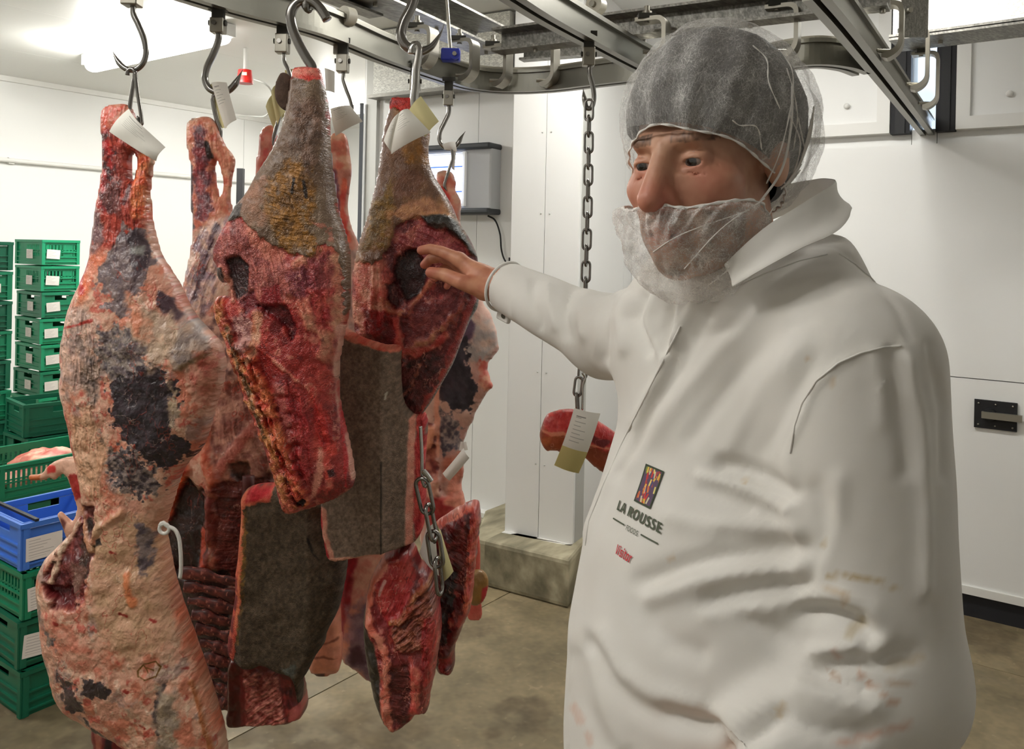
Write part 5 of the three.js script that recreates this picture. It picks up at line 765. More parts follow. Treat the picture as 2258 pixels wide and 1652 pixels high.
// ----- I: rib joint on the heavy chain -----
meat(['rib_joint', 'joint'], 'red rib joint with a dark hide rim hanging on the heavy chain', 'meat', [[827, 1254], [845, 1228], [862, 1206], [890, 1196], [915, 1205], [930, 1240], [954, 1254], [960, 1276], [969, 1320], [975, 1371], [970, 1418], [962, 1472], [951, 1520], [942, 1560], [928, 1556], [914, 1570], [900, 1581], [889, 1590], [871, 1594], [853, 1581], [838, 1552], [827, 1523], [816, 1472], [807, 1418], [804, 1363], [809, 1327], [814, 1291]], { d: 1.68, flat: true, T: 0.06, rim: 26, step: 3, lump: 0.005, lumpS: 30, ragged: 1 }, ['8a2c2a', '6c2020'], [
  { p: [[846, 1236], [905, 1205], [925, 1250], [900, 1320], [870, 1360], [850, 1340], [832, 1300]], c: 'a3272c', c2: 'b8453f', e: 5, n: 6, s: [2.0, 5, 0.6], z: -0.004 }, { p: [[830, 1290], [870, 1360], [845, 1350], [828, 1330]], c: '7a1a20', e: 5, n: 5 },
  { l: [[845, 1290], [852, 1270], [858, 1258]], w: 3, c: 'd9a7a0', e: 2, n: 2 },
  { p: [[880, 1345], [930, 1275], [958, 1262], [965, 1320], [945, 1400], [890, 1410], [870, 1370]], c: '7b3c31', c2: 'a0604a', e: 5, n: 7, f: 12, s: [2.4, 5, 1.3], z: 0.006 },
  { l: [[872, 1345], [900, 1335], [925, 1285], [952, 1262]], w: 6, c: 'b5764e', c2: 'a04a3a', e: 3, n: 4, f: 8, z: 0.008 },
  { p: [[866, 1440], [912, 1430], [918, 1520], [900, 1570], [862, 1560]], c: '4d1a1a', c2: '6a2a26', e: 6, n: 7, s: [0.3, 5, 0.7], z: -0.004 },
  { p: [[912, 1430], [935, 1440], [930, 1550], [912, 1560]], c: 'b84a42', c2: 'cd7f6c', e: 5, n: 6, f: 10, z: 0.004 },
  { p: [[940, 1330], [972, 1330], [968, 1430], [945, 1540], [938, 1450]], c: '8c1f24', c2: 'b23a36', e: 4, n: 5, s: [1.7, 4, 0.8] },
  { l: [[858, 1226], [830, 1262], [818, 1310], [824, 1355], [850, 1378], [862, 1420], [858, 1500], [868, 1575]], w: 9, c: 'd9907c', c2: 'cb6c58', e: 3, n: 5, f: 9, z: 0.005 },
  { p: [[846, 1222], [826, 1254], [812, 1300], [814, 1355], [838, 1400], [848, 1460], [848, 1540], [866, 1594], [840, 1580], [815, 1500], [796, 1400], [800, 1330], [815, 1270]], c: '322b22', c2: '27211a', e: 3, n: 2, b: 0.1 },
], { bump: 0.008, res: 1.5, coat: 0.3, blot: [['5e1519', 30, 0.08, 0.6, 1], ['c4564a', 22, 0.14, 0.6, 2], ['d99a86', 16, 0.24, 0.6, 3]], strand: [['e0a896', 26, 0.022, 0.75, 1], ['d58a76', 13, 0.02, 0.5, 2], ['4a0f13', 30, 0.02, 0.5, 3]] });
// ----- J: dark dried joint -----
meat(['dried_joint', 'joint'], 'dark dried red joint hanging right of the rib joint', 'meat', [[954, 1163], [969, 1146], [1016, 1117], [1042, 1105], [1056, 1108], [1060, 1127], [1058, 1163], [1049, 1247], [1038, 1338], [1020, 1381], [1005, 1418], [1003, 1461], [998, 1473], [966, 1472], [950, 1400], [940, 1300], [942, 1220]], { d: 1.79, flat: true, T: 0.05, rim: 20, step: 3, lump: 0.006, lumpS: 24, ragged: 1.5 }, ['6d1e20', '4a1417'], [
  { p: [[965, 1150], [1030, 1118], [1035, 1250], [980, 1290], [955, 1240]], c: '4d1717', c2: '7a2a28', e: 5, n: 7, s: [0.7, 4, 0.8] }, { l: [[955, 1162], [1010, 1122], [1050, 1108]], w: 7, c: 'd0604e', c2: 'd98a74', e: 3, n: 4 }, { l: [[1050, 1115], [1044, 1200], [1034, 1320]], w: 10, c: 'a5332c', c2: 'c9684e', e: 4, n: 6, f: 9, s: [1.5, 4, 0.8] },
  { p: [[985, 1250], [1010, 1240], [1000, 1330], [985, 1400], [965, 1440], [960, 1340]], c: '1e1317', c2: '2f1a1c', e: 5, n: 10, f: 12 }, { p: [[970, 1430], [1003, 1420], [1000, 1470], [970, 1468]], c: '8c1a1c', c2: '3a1315', e: 4, n: 7, f: 8 },
], { bump: 0.007, res: 1.4, coat: 0.3, blot: [['5e1519', 30, 0.08, 0.6, 1], ['c4564a', 22, 0.14, 0.6, 2], ['d99a86', 16, 0.24, 0.6, 3]], strand: [['e0a896', 26, 0.022, 0.75, 1], ['d58a76', 13, 0.02, 0.5, 2], ['4a0f13', 30, 0.02, 0.5, 3]] });
meat(['knuckle'], '', '', [[1040, 1262], [1056, 1255], [1070, 1262], [1077, 1280], [1074, 1305], [1066, 1325], [1050, 1335], [1036, 1330], [1030, 1300]], { d: DF - 0.06, k: 0.8, T: 0.04, step: 3 }, ['9a7238', '7c6242'], [{ p: [[1066, 1295], [1080, 1290], [1074, 1320], [1060, 1328]], c: 'a83038', e: 3, n: 3 }], { res: 1.5 }, FC);
meat(['flank_strip'], '', '', [[1010, 1150], [1040, 1150], [1056, 1180], [1058, 1300], [1060, 1365], [1032, 1364], [1036, 1300], [1020, 1200]], { d: DF, k: 0.5, T: 0.03, step: 4 }, ['cf7a6c', 'b8564c'], [], { res: 1 }, FC);
// ----- N: small joint on the long chain -----
const N = meat(['beef_joint', 'joint'], 'small raw red joint with a paper band on the long chain', 'meat', [[1190, 963], [1196, 935], [1206, 915], [1225, 906], [1262, 902], [1300, 918], [1330, 935], [1362, 958], [1385, 980], [1380, 1030], [1350, 1050], [1318, 1034], [1287, 1008], [1250, 998], [1219, 993], [1205, 994]], { d: 2.2, k: 0.75, T: 0.06, step: 3, lump: 0.004 }, ['a8583a', '8f4630'], [
  { p: [[1196, 936], [1206, 912], [1230, 904], [1265, 900], [1330, 932], [1390, 975], [1380, 1000], [1320, 985], [1240, 950], [1205, 955]], c: 'b02a2a', c2: 'c75048', e: 4, n: 5, f: 9, m: 9 }, { l: [[1198, 948], [1215, 952], [1240, 950], [1300, 975], [1345, 985]], w: 3.5, c: 'd98f74', e: 2, n: 3 }, { p: [[1192, 965], [1210, 960], [1218, 990], [1206, 994]], c: '9c5034', c2: 'b8683e', e: 3, n: 4 }, { p: [[1300, 950], [1340, 968], [1330, 985], [1300, 970]], c: '6d1518', e: 3, n: 5 },
], { bump: 0.007, res: 1.6, strand: [['e0a896', 20, 0.025, 0.7, 1]] });
// meat lying in the crate behind
{
  const p = globalThis.trimAt; const t = thing('meat_trimming', 'pile of pale fatty trimmings lying in the open green crate', 'meat', p.clone());
  const g = new THREE.SphereGeometry(0.16, 40, 24); const q = g.attributes.position; for (let i = 0; i < q.count; i++) { const v = V(q.getX(i), q.getY(i), q.getZ(i)); const k = 1 + 0.25 * fbm(v.x * 14 + 3, v.y * 14, v.z * 14 + 2, 3); q.setXYZ(i, v.x * k * 1.15, Math.max(0, v.y * 0.75 * k + 0.03), v.z * k * 0.85); } g.computeVertexNormals(); g.rotateY(CY);
  const uv = g.attributes.uv; const m = phys({ map: dataTex(256, 256, (x, y) => { const k = clamp(0.5 + 1.5 * f2(x / 20, y / 20, 2.5, 4)); return [lerp(190, 226, k), lerp(96, 178, k), lerp(84, 152, k)]; }), roughness: 0.5 });
  mesh('flesh', g, m, t);
}
// ---------- paper tags ----------
const printTex = (band) => canvasTex(256, 256, (c, w, h) => { c.fillStyle = '#efece3'; c.fillRect(0, 0, w, h); if (band) { c.fillStyle = '#cfc384'; c.fillRect(0, h * band, w, h); } c.fillStyle = '#b9b6ae'; for (let i = 0; i < 7; i++) c.fillRect(40, 30 + i * 16, 50 + (i * 53) % 90, 3); c.fillStyle = '#8f8c86'; c.fillRect(40, 24, 90, 4); });
const TAG1 = std(0xffffff, 0.75, 0, { map: printTex(0), transparent: false }), TAG2 = std(0xffffff, 0.75, 0, { map: printTex(0.62) }), CREAMP = std(0xd9cf9a, 0.8), WHITEP = std(0xe2dfd8, 0.75);
// bent sheet: four corners as [px, py, dz towards the camera], curl in metres
function sheet(c, d, curl, mat, n = 14) {
  const pos = [], uv = [], idx = []; const P = c.map(([x, y, z]) => W(x, y, d).add(V(0, 0, z ?? 0)));
  for (const off of [0.0004, -0.0004]) for (let j = 0; j <= n; j++) for (let i = 0; i <= n; i++) { const u = i / n, v = j / n, a = P[0].clone().lerp(P[1], u), b = P[3].clone().lerp(P[2], u), p = a.lerp(b, v); p.z += curl[0] * Math.sin(u * Math.PI) + curl[1] * Math.sin(v * Math.PI) + (curl[2] ?? 0) * Math.sin(u * Math.PI * 2 + v * 2) + off; pos.push(p.x, p.y, p.z); uv.push(u, 1 - v); }
  const s = (n + 1) * (n + 1), q = (i, j, k) => k * s + j * (n + 1) + i;
  for (let j = 0; j < n; j++) for (let i = 0; i < n; i++) { idx.push(q(i, j, 0), q(i, j + 1, 0), q(i + 1, j, 0), q(i + 1, j, 0), q(i, j + 1, 0), q(i + 1, j + 1, 0), q(i, j, 1), q(i + 1, j, 1), q(i, j + 1, 1), q(i + 1, j, 1), q(i + 1, j + 1, 1), q(i, j + 1, 1)); }
  for (let i = 0; i < n; i++) for (const [a, b] of [[q(i, 0, 0), q(i + 1, 0, 0)], [q(i + 1, n, 0), q(i, n, 0)], [q(0, i + 1, 0), q(0, i, 0)], [q(n, i, 0), q(n, i + 1, 0)]]) idx.push(a, b, a + s, b, b + s, a + s);
  const g = new THREE.BufferGeometry(); g.setAttribute('position', new THREE.Float32BufferAttribute(pos, 3)); g.setAttribute('uv', new THREE.Float32BufferAttribute(uv, 2)); g.setIndex(idx); g.computeVertexNormals(); return g;
}
function paper(label, sheets) { const P = W(sheets[0][0][0][0], sheets[0][0][0][1], sheets[0][1]), t = thing('paper_tag', label, 'tag', P.clone()); sheets.forEach(([c, d, k, m], i) => part(i ? 'folded_leaf' : 'printed_leaf', sheet(c, d, k, m), m, t)); return t; }
paper('cream paper tag stretched across the front carcass shank', [[[[284, 240], [365, 325], [346, 356], [243, 291]], DA - 0.075, [0.016, 0.006, 0.004], TAG1]]);
paper('folded cream tag draped over the hook of the pale shank', [[[[466, 182], [500, 182], [522, 264], [496, 284]], DD - 0.02, [0.008, 0.003], TAG1], [[[464, 186], [486, 184], [500, 282], [488, 284]], DD + 0.006, [0.006, 0], CREAMP]]);
paper('yellow paper tag peeping out left of the middle hide leg', [[[[598, 203], [612, 185], [628, 248], [612, 275]], 2.12, [0.01, 0.006], CREAMP], [[[586, 235], [604, 205], [632, 250], [606, 290]], 2.16, [0.01, 0.004], CREAMP], [[[628, 155], [650, 152], [650, 172], [630, 172]], 2.14, [0.004, 0], CREAMP]]);
paper('white paper tag right of the middle hide leg', [[[[728, 240], [772, 232], [800, 268], [740, 300]], 2.24, [0.012, 0.005], TAG1], [[[716, 150], [738, 158], [738, 205], [718, 200]], 2.26, [0.006, 0], WHITEP]]);
paper('large cream tag folded round the hook of the second hide leg', [[[[880, 250], [900, 240], [950, 292], [862, 340]], DC - 0.085, [0.014, 0.01], TAG1], [[[862, 270], [884, 246], [866, 340], [846, 310]], DC - 0.08, [0.01, 0.004], TAG1], [[[900, 246], [928, 212], [968, 268], [938, 302]], DC - 0.075, [0.012, 0.004], CREAMP]]);
paper('white twisted plastic strip tied on the hook by the fly killer', [[[[975, 318], [1004, 312], [1008, 334], [980, 330]], DF - 0.012, [0.012, 0.004], WHITEP], [[[994, 330], [1006, 328], [1002, 376], [996, 372]], DF - 0.01, [0.004, 0], WHITEP]]);
paper('white and yellow paper band round the small red joint', [[[[1266, 900], [1324, 912], [1276, 1044], [1222, 1026]], 2.2 - 0.05, [0.012, 0.02], TAG2]]);
paper('white and yellow folded paper tag behind the heavy chain', [[[[940, 1165], [958, 1150], [968, 1270], [925, 1220]], 1.66, [0.01, 0.004], WHITEP], [[[962, 1150], [972, 1170], [1000, 1260], [976, 1284]], 1.645, [0.008, 0.003], CREAMP]]);
paper('pale plastic strip tag hanging off the far mottled carcass', [[[[1022, 988], [1035, 1010], [992, 1060], [976, 1044]], DF - 0.085, [0.012, 0.006], WHITEP], [[[1016, 974], [1028, 974], [1032, 992], [1012, 994]], DF - 0.06, [0.004, 0], WHITEP]]);
// ---------- the person ----------
const SPOT = V(0, EYE, 0);
// surface nets on a grid
function surfaceNet(f, lo, hi, cell) {
  const n = [0, 1, 2].map((k) => Math.ceil((hi[k] - lo[k]) / cell) + 1), [nx, ny, nz] = n, F = new Float32Array(nx * ny * nz);
  for (let k = 0, i = 0; k < nz; k++) for (let j = 0; j < ny; j++) for (let a = 0; a < nx; a++, i++) F[i] = f(lo[0] + a * cell, lo[1] + j * cell, lo[2] + k * cell);
  const pos = [], idx = [], id = new Int32Array(nx * ny * nz).fill(-1), sx = 1, sy = nx, sz = nx * ny, C = [0, sx, sy, sx + sy, sz, sz + sx, sz + sy, sz + sx + sy], ED = [[0, 1], [2, 3], [4, 5], [6, 7], [0, 2], [1, 3], [4, 6], [5, 7], [0, 4], [1, 5], [2, 6], [3, 7]];
  for (let k = 0; k < nz - 1; k++) for (let j = 0; j < ny - 1; j++) for (let i = 0; i < nx - 1; i++) {
    const o = i + j * sy + k * sz; let m = 0; for (let c = 0; c < 8; c++) if (F[o + C[c]] < 0) m |= 1 << c; if (m === 0 || m === 255) continue;
    let x = 0, y = 0, z = 0, q = 0; for (const [a, b] of ED) { const ia = (m >> a) & 1, ib = (m >> b) & 1; if (ia === ib) continue; const fa = F[o + C[a]], fb = F[o + C[b]], t = fa / (fa - fb); x += (a & 1) + t * ((b & 1) - (a & 1)); y += ((a >> 1) & 1) + t * (((b >> 1) & 1) - ((a >> 1) & 1)); z += (a >> 2) + t * ((b >> 2) - (a >> 2)); q++; }
    id[o] = pos.length / 3; pos.push(lo[0] + (i + x / q) * cell, lo[1] + (j + y / q) * cell, lo[2] + (k + z / q) * cell);
  }
  for (let k = 1; k < nz - 1; k++) for (let j = 1; j < ny - 1; j++) for (let i = 1; i < nx - 1; i++) {
    const o = i + j * sy + k * sz, s = F[o] < 0;
    for (const [d, u, v] of [[sx, sy, sz], [sy, sz, sx], [sz, sx, sy]]) { if (s === (F[o + d] < 0)) continue; const a = id[o], b = id[o - u], c = id[o - u - v], e = id[o - v]; if (a < 0 || b < 0 || c < 0 || e < 0) continue; s ? idx.push(a, b, c, a, c, e) : idx.push(a, c, b, a, e, c); }
  }
  const g = new THREE.BufferGeometry(); g.setAttribute('position', new THREE.Float32BufferAttribute(pos, 3)); g.setIndex(idx); g.computeVertexNormals(); return g;
}
function relax(g, times, k = 0.5) { // even out the net's cells
  const p = g.attributes.position.array, ix = g.index.array, n = p.length / 3, cnt = new Float32Array(n), sum = new Float32Array(n * 3);
  for (let t = 0; t < times; t++) { cnt.fill(0); sum.fill(0); for (let i = 0; i < ix.length; i += 3) for (let e = 0; e < 3; e++) { const a = ix[i + e], b = ix[i + (e + 1) % 3]; for (let c = 0; c < 3; c++) { sum[a * 3 + c] += p[b * 3 + c]; sum[b * 3 + c] += p[a * 3 + c]; } cnt[a]++; cnt[b]++; } for (let i = 0; i < n; i++) if (cnt[i]) for (let c = 0; c < 3; c++) p[i * 3 + c] += k * (sum[i * 3 + c] / cnt[i] - p[i * 3 + c]); }
  g.computeVertexNormals(); return g;
}
const smin = (a, b, k) => { const h = clamp(0.5 + 0.5 * (b - a) / k); return b + (a - b) * h - k * h * (1 - h); };
const smax = (a, b, k) => -smin(-a, -b, k);
const cone = (a, b, ra, rb) => { const dx = b.x - a.x, dy = b.y - a.y, dz = b.z - a.z, L = dx * dx + dy * dy + dz * dz; return (x, y, z) => { const wx = x - a.x, wy = y - a.y, wz = z - a.z, t = clamp((wx * dx + wy * dy + wz * dz) / L); return Math.hypot(wx - dx * t, wy - dy * t, wz - dz * t) - (ra + (rb - ra) * t); }; };
const ell = (c, r) => { const m = Math.min(...r); return (x, y, z) => { const k0 = Math.hypot((x - c[0]) / r[0], (y - c[1]) / r[1], (z - c[2]) / r[2]), k1 = Math.hypot((x - c[0]) / (r[0] * r[0]), (y - c[1]) / (r[1] * r[1]), (z - c[2]) / (r[2] * r[2])); return k1 > 1e-6 ? k0 * (k0 - 1) / k1 : -m; }; };
const floorAt = W(1690, 1650, 1.0);
const person = thing('person', 'person in a white coat, hair net and beard net reaching out to the hide leg', 'person', V(0.28, 0, -1.0));
// head: own axes x = their left, y up, z forwards
const HEAD_YAW = 43 * Math.PI / 180, HEAD_AT = W(1560, 352, 0.965);
const headM = new THREE.Matrix4().makeRotationFromEuler(new THREE.Euler(0.1, -HEAD_YAW, 0.03, 'YXZ')).setPosition(HEAD_AT);
const headI = headM.clone().invert();
const headSdf = (() => {
  const cran = ell([0, 0.04, -0.015], [0.076, 0.095, 0.098]), face = ell([0, -0.04, 0.03], [0.061, 0.085, 0.07]), jaw = ell([0, -0.082, 0.036], [0.05, 0.042, 0.056]), chin = ell([0, -0.112, 0.076], [0.022, 0.018, 0.018]);
  const brow = cone(V(-0.032, 0.019, 0.083), V(0.032, 0.019, 0.083), 0.0105, 0.0105), nose = cone(V(0, 0.012, 0.092), V(0, -0.041, 0.121), 0.0078, 0.0145), bridge = cone(V(0, 0.0, 0.088), V(0, -0.03, 0.103), 0.0095, 0.0125);
  const both = (fn) => (x, y, z) => fn(Math.abs(x), y, z);
  const wing = both(cone(V(0.009, -0.04, 0.108), V(0.017, -0.046, 0.1), 0.0095, 0.0085)), nostril = both(ell([0.0085, -0.056, 0.112], [0.0052, 0.007, 0.0075])), cheek = both(ell([0.04, -0.03, 0.058], [0.028, 0.022, 0.026])), fold = both(cone(V(0.024, -0.042, 0.1), V(0.034, -0.078, 0.088), 0.004, 0.004));
  const socket = both(ell([0.032, 0.0, 0.1], [0.019, 0.012, 0.017])), lid = both(ell([0.031, -0.003, 0.0755], [0.0165, 0.0145, 0.0148])), slit = both(ell([0.0315, -0.0048, 0.093], [0.0142, 0.0044, 0.012])), bag = both(cone(V(0.02, -0.019, 0.088), V(0.043, -0.016, 0.077), 0.005, 0.004));
  const ear = both(ell([0.08, -0.005, -0.008], [0.012, 0.032, 0.02])), lipU = cone(V(-0.02, -0.075, 0.09), V(0.02, -0.075, 0.09), 0.0075, 0.0075), lipL = cone(V(-0.017, -0.086, 0.089), V(0.017, -0.086, 0.089), 0.0085, 0.0085), mouth = cone(V(-0.024, -0.0805, 0.099), V(0.024, -0.0805, 0.099), 0.0022, 0.0022);
  const muzzle = ell([0, -0.075, 0.06], [0.036, 0.03, 0.04]), neck = cone(V(0, -0.07, -0.025), V(0, -0.24, -0.08), 0.056, 0.06);
  const wrinkles = [cone(V(0.05, 0.004, 0.073), V(0.062, 0.01, 0.055), 0.001, 0.0008), cone(V(0.05, -0.003, 0.073), V(0.063, -0.004, 0.055), 0.001, 0.0008), cone(V(0.049, -0.01, 0.073), V(0.06, -0.018, 0.057), 0.001, 0.0008), cone(V(0.018, -0.013, 0.094), V(0.042, -0.02, 0.083), 0.0012, 0.001), cone(V(0.006, 0.018, 0.1), V(0.007, 0.03, 0.097), 0.0012, 0.001), cone(V(0.018, 0.006, 0.092), V(0.044, 0.008, 0.08), 0.0013, 0.001)];
  return (x, y, z) => {
    const cr = cran(x, y, z), fa = face(x, y, z), ne = neck(x, y, z); if (Math.min(cr, fa - 0.02, ne) > 0.03) return Math.min(cr, fa - 0.02, ne); if (cr < -0.035) return cr;
    let d = smin(cr, fa, 0.03); d = smin(d, jaw(x, y, z), 0.025); d = smin(d, chin(x, y, z), 0.022); d = smin(d, cheek(x, y, z), 0.02); d = smin(d, muzzle(x, y, z), 0.02); 
    d = smin(d, brow(x, y, z), 0.014); d = smax(d, -socket(x, y, z), 0.012); d = smin(d, bridge(x, y, z), 0.012); d = smin(d, nose(x, y, z), 0.01); d = smin(d, wing(x, y, z), 0.006);
    d = smin(d, lid(x, y, z), 0.005); d = smin(d, bag(x, y, z), 0.007); d = smax(d, -slit(x, y, z), 0.002); d = smax(d, -nostril(x, y, z), 0.003); d = smax(d, -fold(x, y, z), 0.008);
    d = smin(d, lipU(x, y, z), 0.006); d = smin(d, lipL(x, y, z), 0.006); d = smax(d, -mouth(x, y, z), 0.003); d = smin(d, ear(x, y, z), 0.01);
    d = smin(d, ne, 0.03);
    const ax = Math.abs(x); if (z > 0.02) { for (const w of wrinkles) d = smax(d, -w(ax, y, z), 0.003); d += 0.0005 * fbm(x * 130, y * 130, z * 130, 2); }
    return d;
  };
})();
const skinC = (hex) => new THREE.Color(hex);
const paintV = (g, fn) => { const p = g.attributes.position, c = new Float32Array(p.count * 3), q = V(0, 0, 0); for (let i = 0; i < p.count; i++) { q.fromBufferAttribute(p, i); const k = fn(q, i); c[i * 3] = k.r; c[i * 3 + 1] = k.g; c[i * 3 + 2] = k.b; } g.setAttribute('color', new THREE.BufferAttribute(c, 3)); return g; };
const SK = skinC(0xc99a7e), SKR = skinC(0xb8604e), SKD = skinC(0xb07f66), STUB = skinC(0x6d625c), LIP = skinC(0xa8564a), BROW = skinC(0x4f3c30);
const headG = surfaceNet(headSdf, [-0.105, -0.225, -0.135], [0.105, 0.15, 0.145], 0.0022);
paintV(headG, (p) => {
  const n = fbm(p.x * 90 + 4, p.y * 90, p.z * 90 + 3, 3), c = SK.clone(); c.lerp(SKD, clamp(0.25 + n * 0.6));
  const gl = (x, y, z, r) => Math.exp(-((Math.abs(p.x) - x) ** 2 + (p.y - y) ** 2 + (p.z - z) ** 2) / (r * r));
  c.lerp(SKR, clamp(1.0 * gl(0, -0.042, 0.118, 0.024) + 0.6 * gl(0.045, -0.03, 0.07, 0.028) + 0.5 * gl(0.031, -0.014, 0.08, 0.012) + n * 0.15));
  if (p.z > 0.03 && p.y < -0.052 && p.y > -0.125) c.lerp(STUB, clamp(0.75 * smooth(-0.052, -0.06, p.y) * (0.6 + n) * (1 - gl(0, -0.081, 0.095, 0.02))));
  c.lerp(LIP, clamp(gl(0.008, -0.081, 0.095, 0.013) * 0.8));
  const br = Math.abs(p.y - 0.022 - 0.12 * Math.abs(Math.abs(p.x) - 0.03)) < 0.006 && Math.abs(p.x) > 0.012 && Math.abs(p.x) < 0.052 && p.z > 0.06; if (br) c.lerp(BROW, 0.3 + 0.5 * clamp(0.5 + fbm(p.x * 500, p.y * 120, 2.5, 2) * 2));
  return c;
});
headG.applyMatrix4(headM);
// hand chains
function chainSdf(list) { const parts = list.map(([pts, radii]) => pts.slice(1).map((p, i) => cone(pts[i], p, radii[i], radii[i + 1]))); return (x, y, z) => { let d = 9; for (const ch of parts) { let c = 9; for (const s of ch) c = Math.min(c, s(x, y, z)); d = smin(d, c, 0.006); } return d; }; }
const HD = 1.585, wrist = W(1118, 634, HD - 0.045);
const elbowR = W(1338, 742, 1.36), shoulderR = W(1500, 742, 1.1);
const hp = (x, y, dz) => W(x, y, HD + dz);
const handList = [
  [[hp(1012, 572, -0.015), hp(975, 556, 0.0), hp(948, 549, 0.012), hp(929, 552, 0.02)], [0.013, 0.0112, 0.01, 0.0088]],          // index
  [[hp(1010, 580, 0.012), hp(972, 566, 0.035), hp(948, 572, 0.05), hp(936, 584, 0.055)], [0.0125, 0.011, 0.0098, 0.0088]],             // middle
  [[hp(1016, 596, 0.032), hp(984, 590, 0.055), hp(966, 602, 0.064), hp(958, 614, 0.064)], [0.011, 0.0095, 0.0085, 0.0075]],         // ring
  [[hp(1026, 612, 0.045), hp(1002, 612, 0.064), hp(990, 622, 0.07), hp(985, 632, 0.07)], [0.0098, 0.0085, 0.0075, 0.0065]],         // little
  [[hp(1070, 640, -0.05), hp(1018, 622, -0.052), hp(980, 606, -0.03), hp(950, 601, -0.016)], [0.018, 0.0145, 0.0128, 0.0105]],      // thumb
  [[wrist, hp(1060, 610, -0.03), hp(1014, 574, -0.012)], [0.026, 0.021, 0.013]], [[wrist, hp(1062, 618, -0.01), hp(1012, 582, 0.012)], [0.026, 0.02, 0.0125]], [[wrist, hp(1066, 628, 0.004), hp(1018, 598, 0.032)], [0.026, 0.02, 0.012]], [[wrist, hp(1072, 636, 0.01), hp(1028, 614, 0.045)], [0.026, 0.02, 0.011]], [[wrist, hp(1070, 638, -0.045)], [0.027, 0.017]],
  [[wrist, W(1180, 660, HD - 0.12)], [0.028, 0.034]],
];
const handSdf = (() => { const f = chainSdf(handList.slice(0, 5)), pal = handList.slice(5).map(([p, r]) => p.slice(1).map((q, i) => cone(p[i], q, r[i], r[i + 1]))).flat(); const nail = [[hp(929, 549, 0.006), 0.006], [hp(948, 594, -0.024), 0.008]]; return (x, y, z) => { let d = 9; for (const s of pal) d = smin(d, s(x, y, z), 0.014); d = smin(d, f(x, y, z), 0.009); return d; }; })();
const bnd = (list, m) => { const lo = [9, 9, 9], hi = [-9, -9, -9]; for (const [pts, r] of list) for (const p of pts) [p.x, p.y, p.z].forEach((v, k) => { lo[k] = Math.min(lo[k], v - m); hi[k] = Math.max(hi[k], v + m); }); return [lo, hi]; };
const [hlo, hhi] = bnd(handList, 0.045), handG = surfaceNet(handSdf, hlo, hhi, 0.0024);
paintV(handG, (p) => { const n = fbm(p.x * 70, p.y * 70, p.z * 70, 3), c = skinC(0xcf9272).lerp(skinC(0xb0654c), clamp(0.3 + n)); const k = Math.min(...handList.slice(0, 5).map(([pts]) => p.distanceTo(pts[pts.length - 1]))); c.lerp(skinC(0xc56a58), clamp(0.75 * Math.exp(-((k / 0.016) ** 2)))); for (let i = 0; i < 5; i++) { const e = p.distanceTo(handList[i][0][1]); c.lerp(skinC(0xb86a54), 0.4 * Math.exp(-((e / 0.012) ** 2))); } return c; });
// torso, arms and legs under the clothes and the left hand
const F3 = V(-Math.sin(1.02), 0, Math.cos(1.02)), L3 = V(Math.cos(1.02), 0, Math.sin(1.02)); // the body's front and left
const BODY = W(1690, 1100, 1.03); const CXZ = V(BODY.x, 0, BODY.z);
const bp = (f, l, y) => CXZ.clone().addScaledVector(F3, f).addScaledVector(L3, l).setY(y);
const shoulderL = W(1880, 810, 0.86), elbowL = W(1930, 1480, 0.83), wristL = W(1640, 1730, 0.80), handL = W(1570, 1790, 0.79);
const coreSegs = [cone(bp(0, 0, 1.0), bp(0, 0, 1.38), 0.13, 0.13), cone(bp(-0.02, 0, 1.36), bp(0.035, 0, 1.5), 0.08, 0.05), cone(shoulderR, elbowR, 0.042, 0.036), cone(elbowR, wrist, 0.034, 0.026), cone(shoulderL, elbowL, 0.042, 0.036), cone(elbowL, wristL, 0.034, 0.026), cone(bp(0, 0.09, 0.98), bp(0.02, 0.1, 0.5), 0.085, 0.055), cone(bp(0.02, 0.1, 0.5), bp(0, 0.11, 0.09), 0.052, 0.04), cone(bp(0, -0.09, 0.98), bp(0.03, -0.1, 0.5), 0.085, 0.055), cone(bp(0.03, -0.1, 0.5), bp(0, -0.11, 0.09), 0.052, 0.04)];
const core = (x, y, z) => { let d = 9; for (const s of coreSegs) d = smin(d, s(x, y, z), 0.02); return d; };
const coreG = surfaceNet(core, [CXZ.x - 0.42, 0.03, CXZ.z - 0.62], [CXZ.x + 0.32, 1.56, CXZ.z + 0.34], 0.013);
paintV(coreG, () => skinC(0xc08462));
const fd = handL.clone().sub(wristL).normalize(), sd = fd.clone().cross(V(0, 1, 0)).normalize(), ud = sd.clone().cross(fd);
const lf = (a, b, c) => wristL.clone().addScaledVector(fd, a).addScaledVector(sd, b).addScaledVector(ud, c);
const leftList = [...[-0.03, -0.01, 0.01, 0.028].map((s, i) => [[lf(0.085, s, 0), lf(0.125 - i * 0.003, s, -0.008), lf(0.15 - i * 0.006, s, -0.024), lf(0.158 - i * 0.008, s, -0.04)], [0.011, 0.0098, 0.009, 0.008]]), [[lf(0.03, -0.03, -0.008), lf(0.06, -0.052, -0.016), lf(0.088, -0.06, -0.022), lf(0.108, -0.058, -0.028)], [0.015, 0.0125, 0.011, 0.009]], ...[-0.03, -0.01, 0.01, 0.028].map((s) => [[lf(0, s * 0.4, 0), lf(0.085, s, 0)], [0.025, 0.0125]])];
const [llo, lhi] = bnd(leftList, 0.03), leftG = surfaceNet(chainSdf(leftList), llo, lhi, 0.004); paintV(leftG, () => skinC(0xcf9272));
const bodyG = mergeGeometries([headG, handG, coreG, leftG]); bodyG.computeVertexNormals();
const SKIN = phys({ vertexColors: true, roughness: 0.5, color: 0xffffff });
const bodyM = part('body', bodyG, SKIN, person);
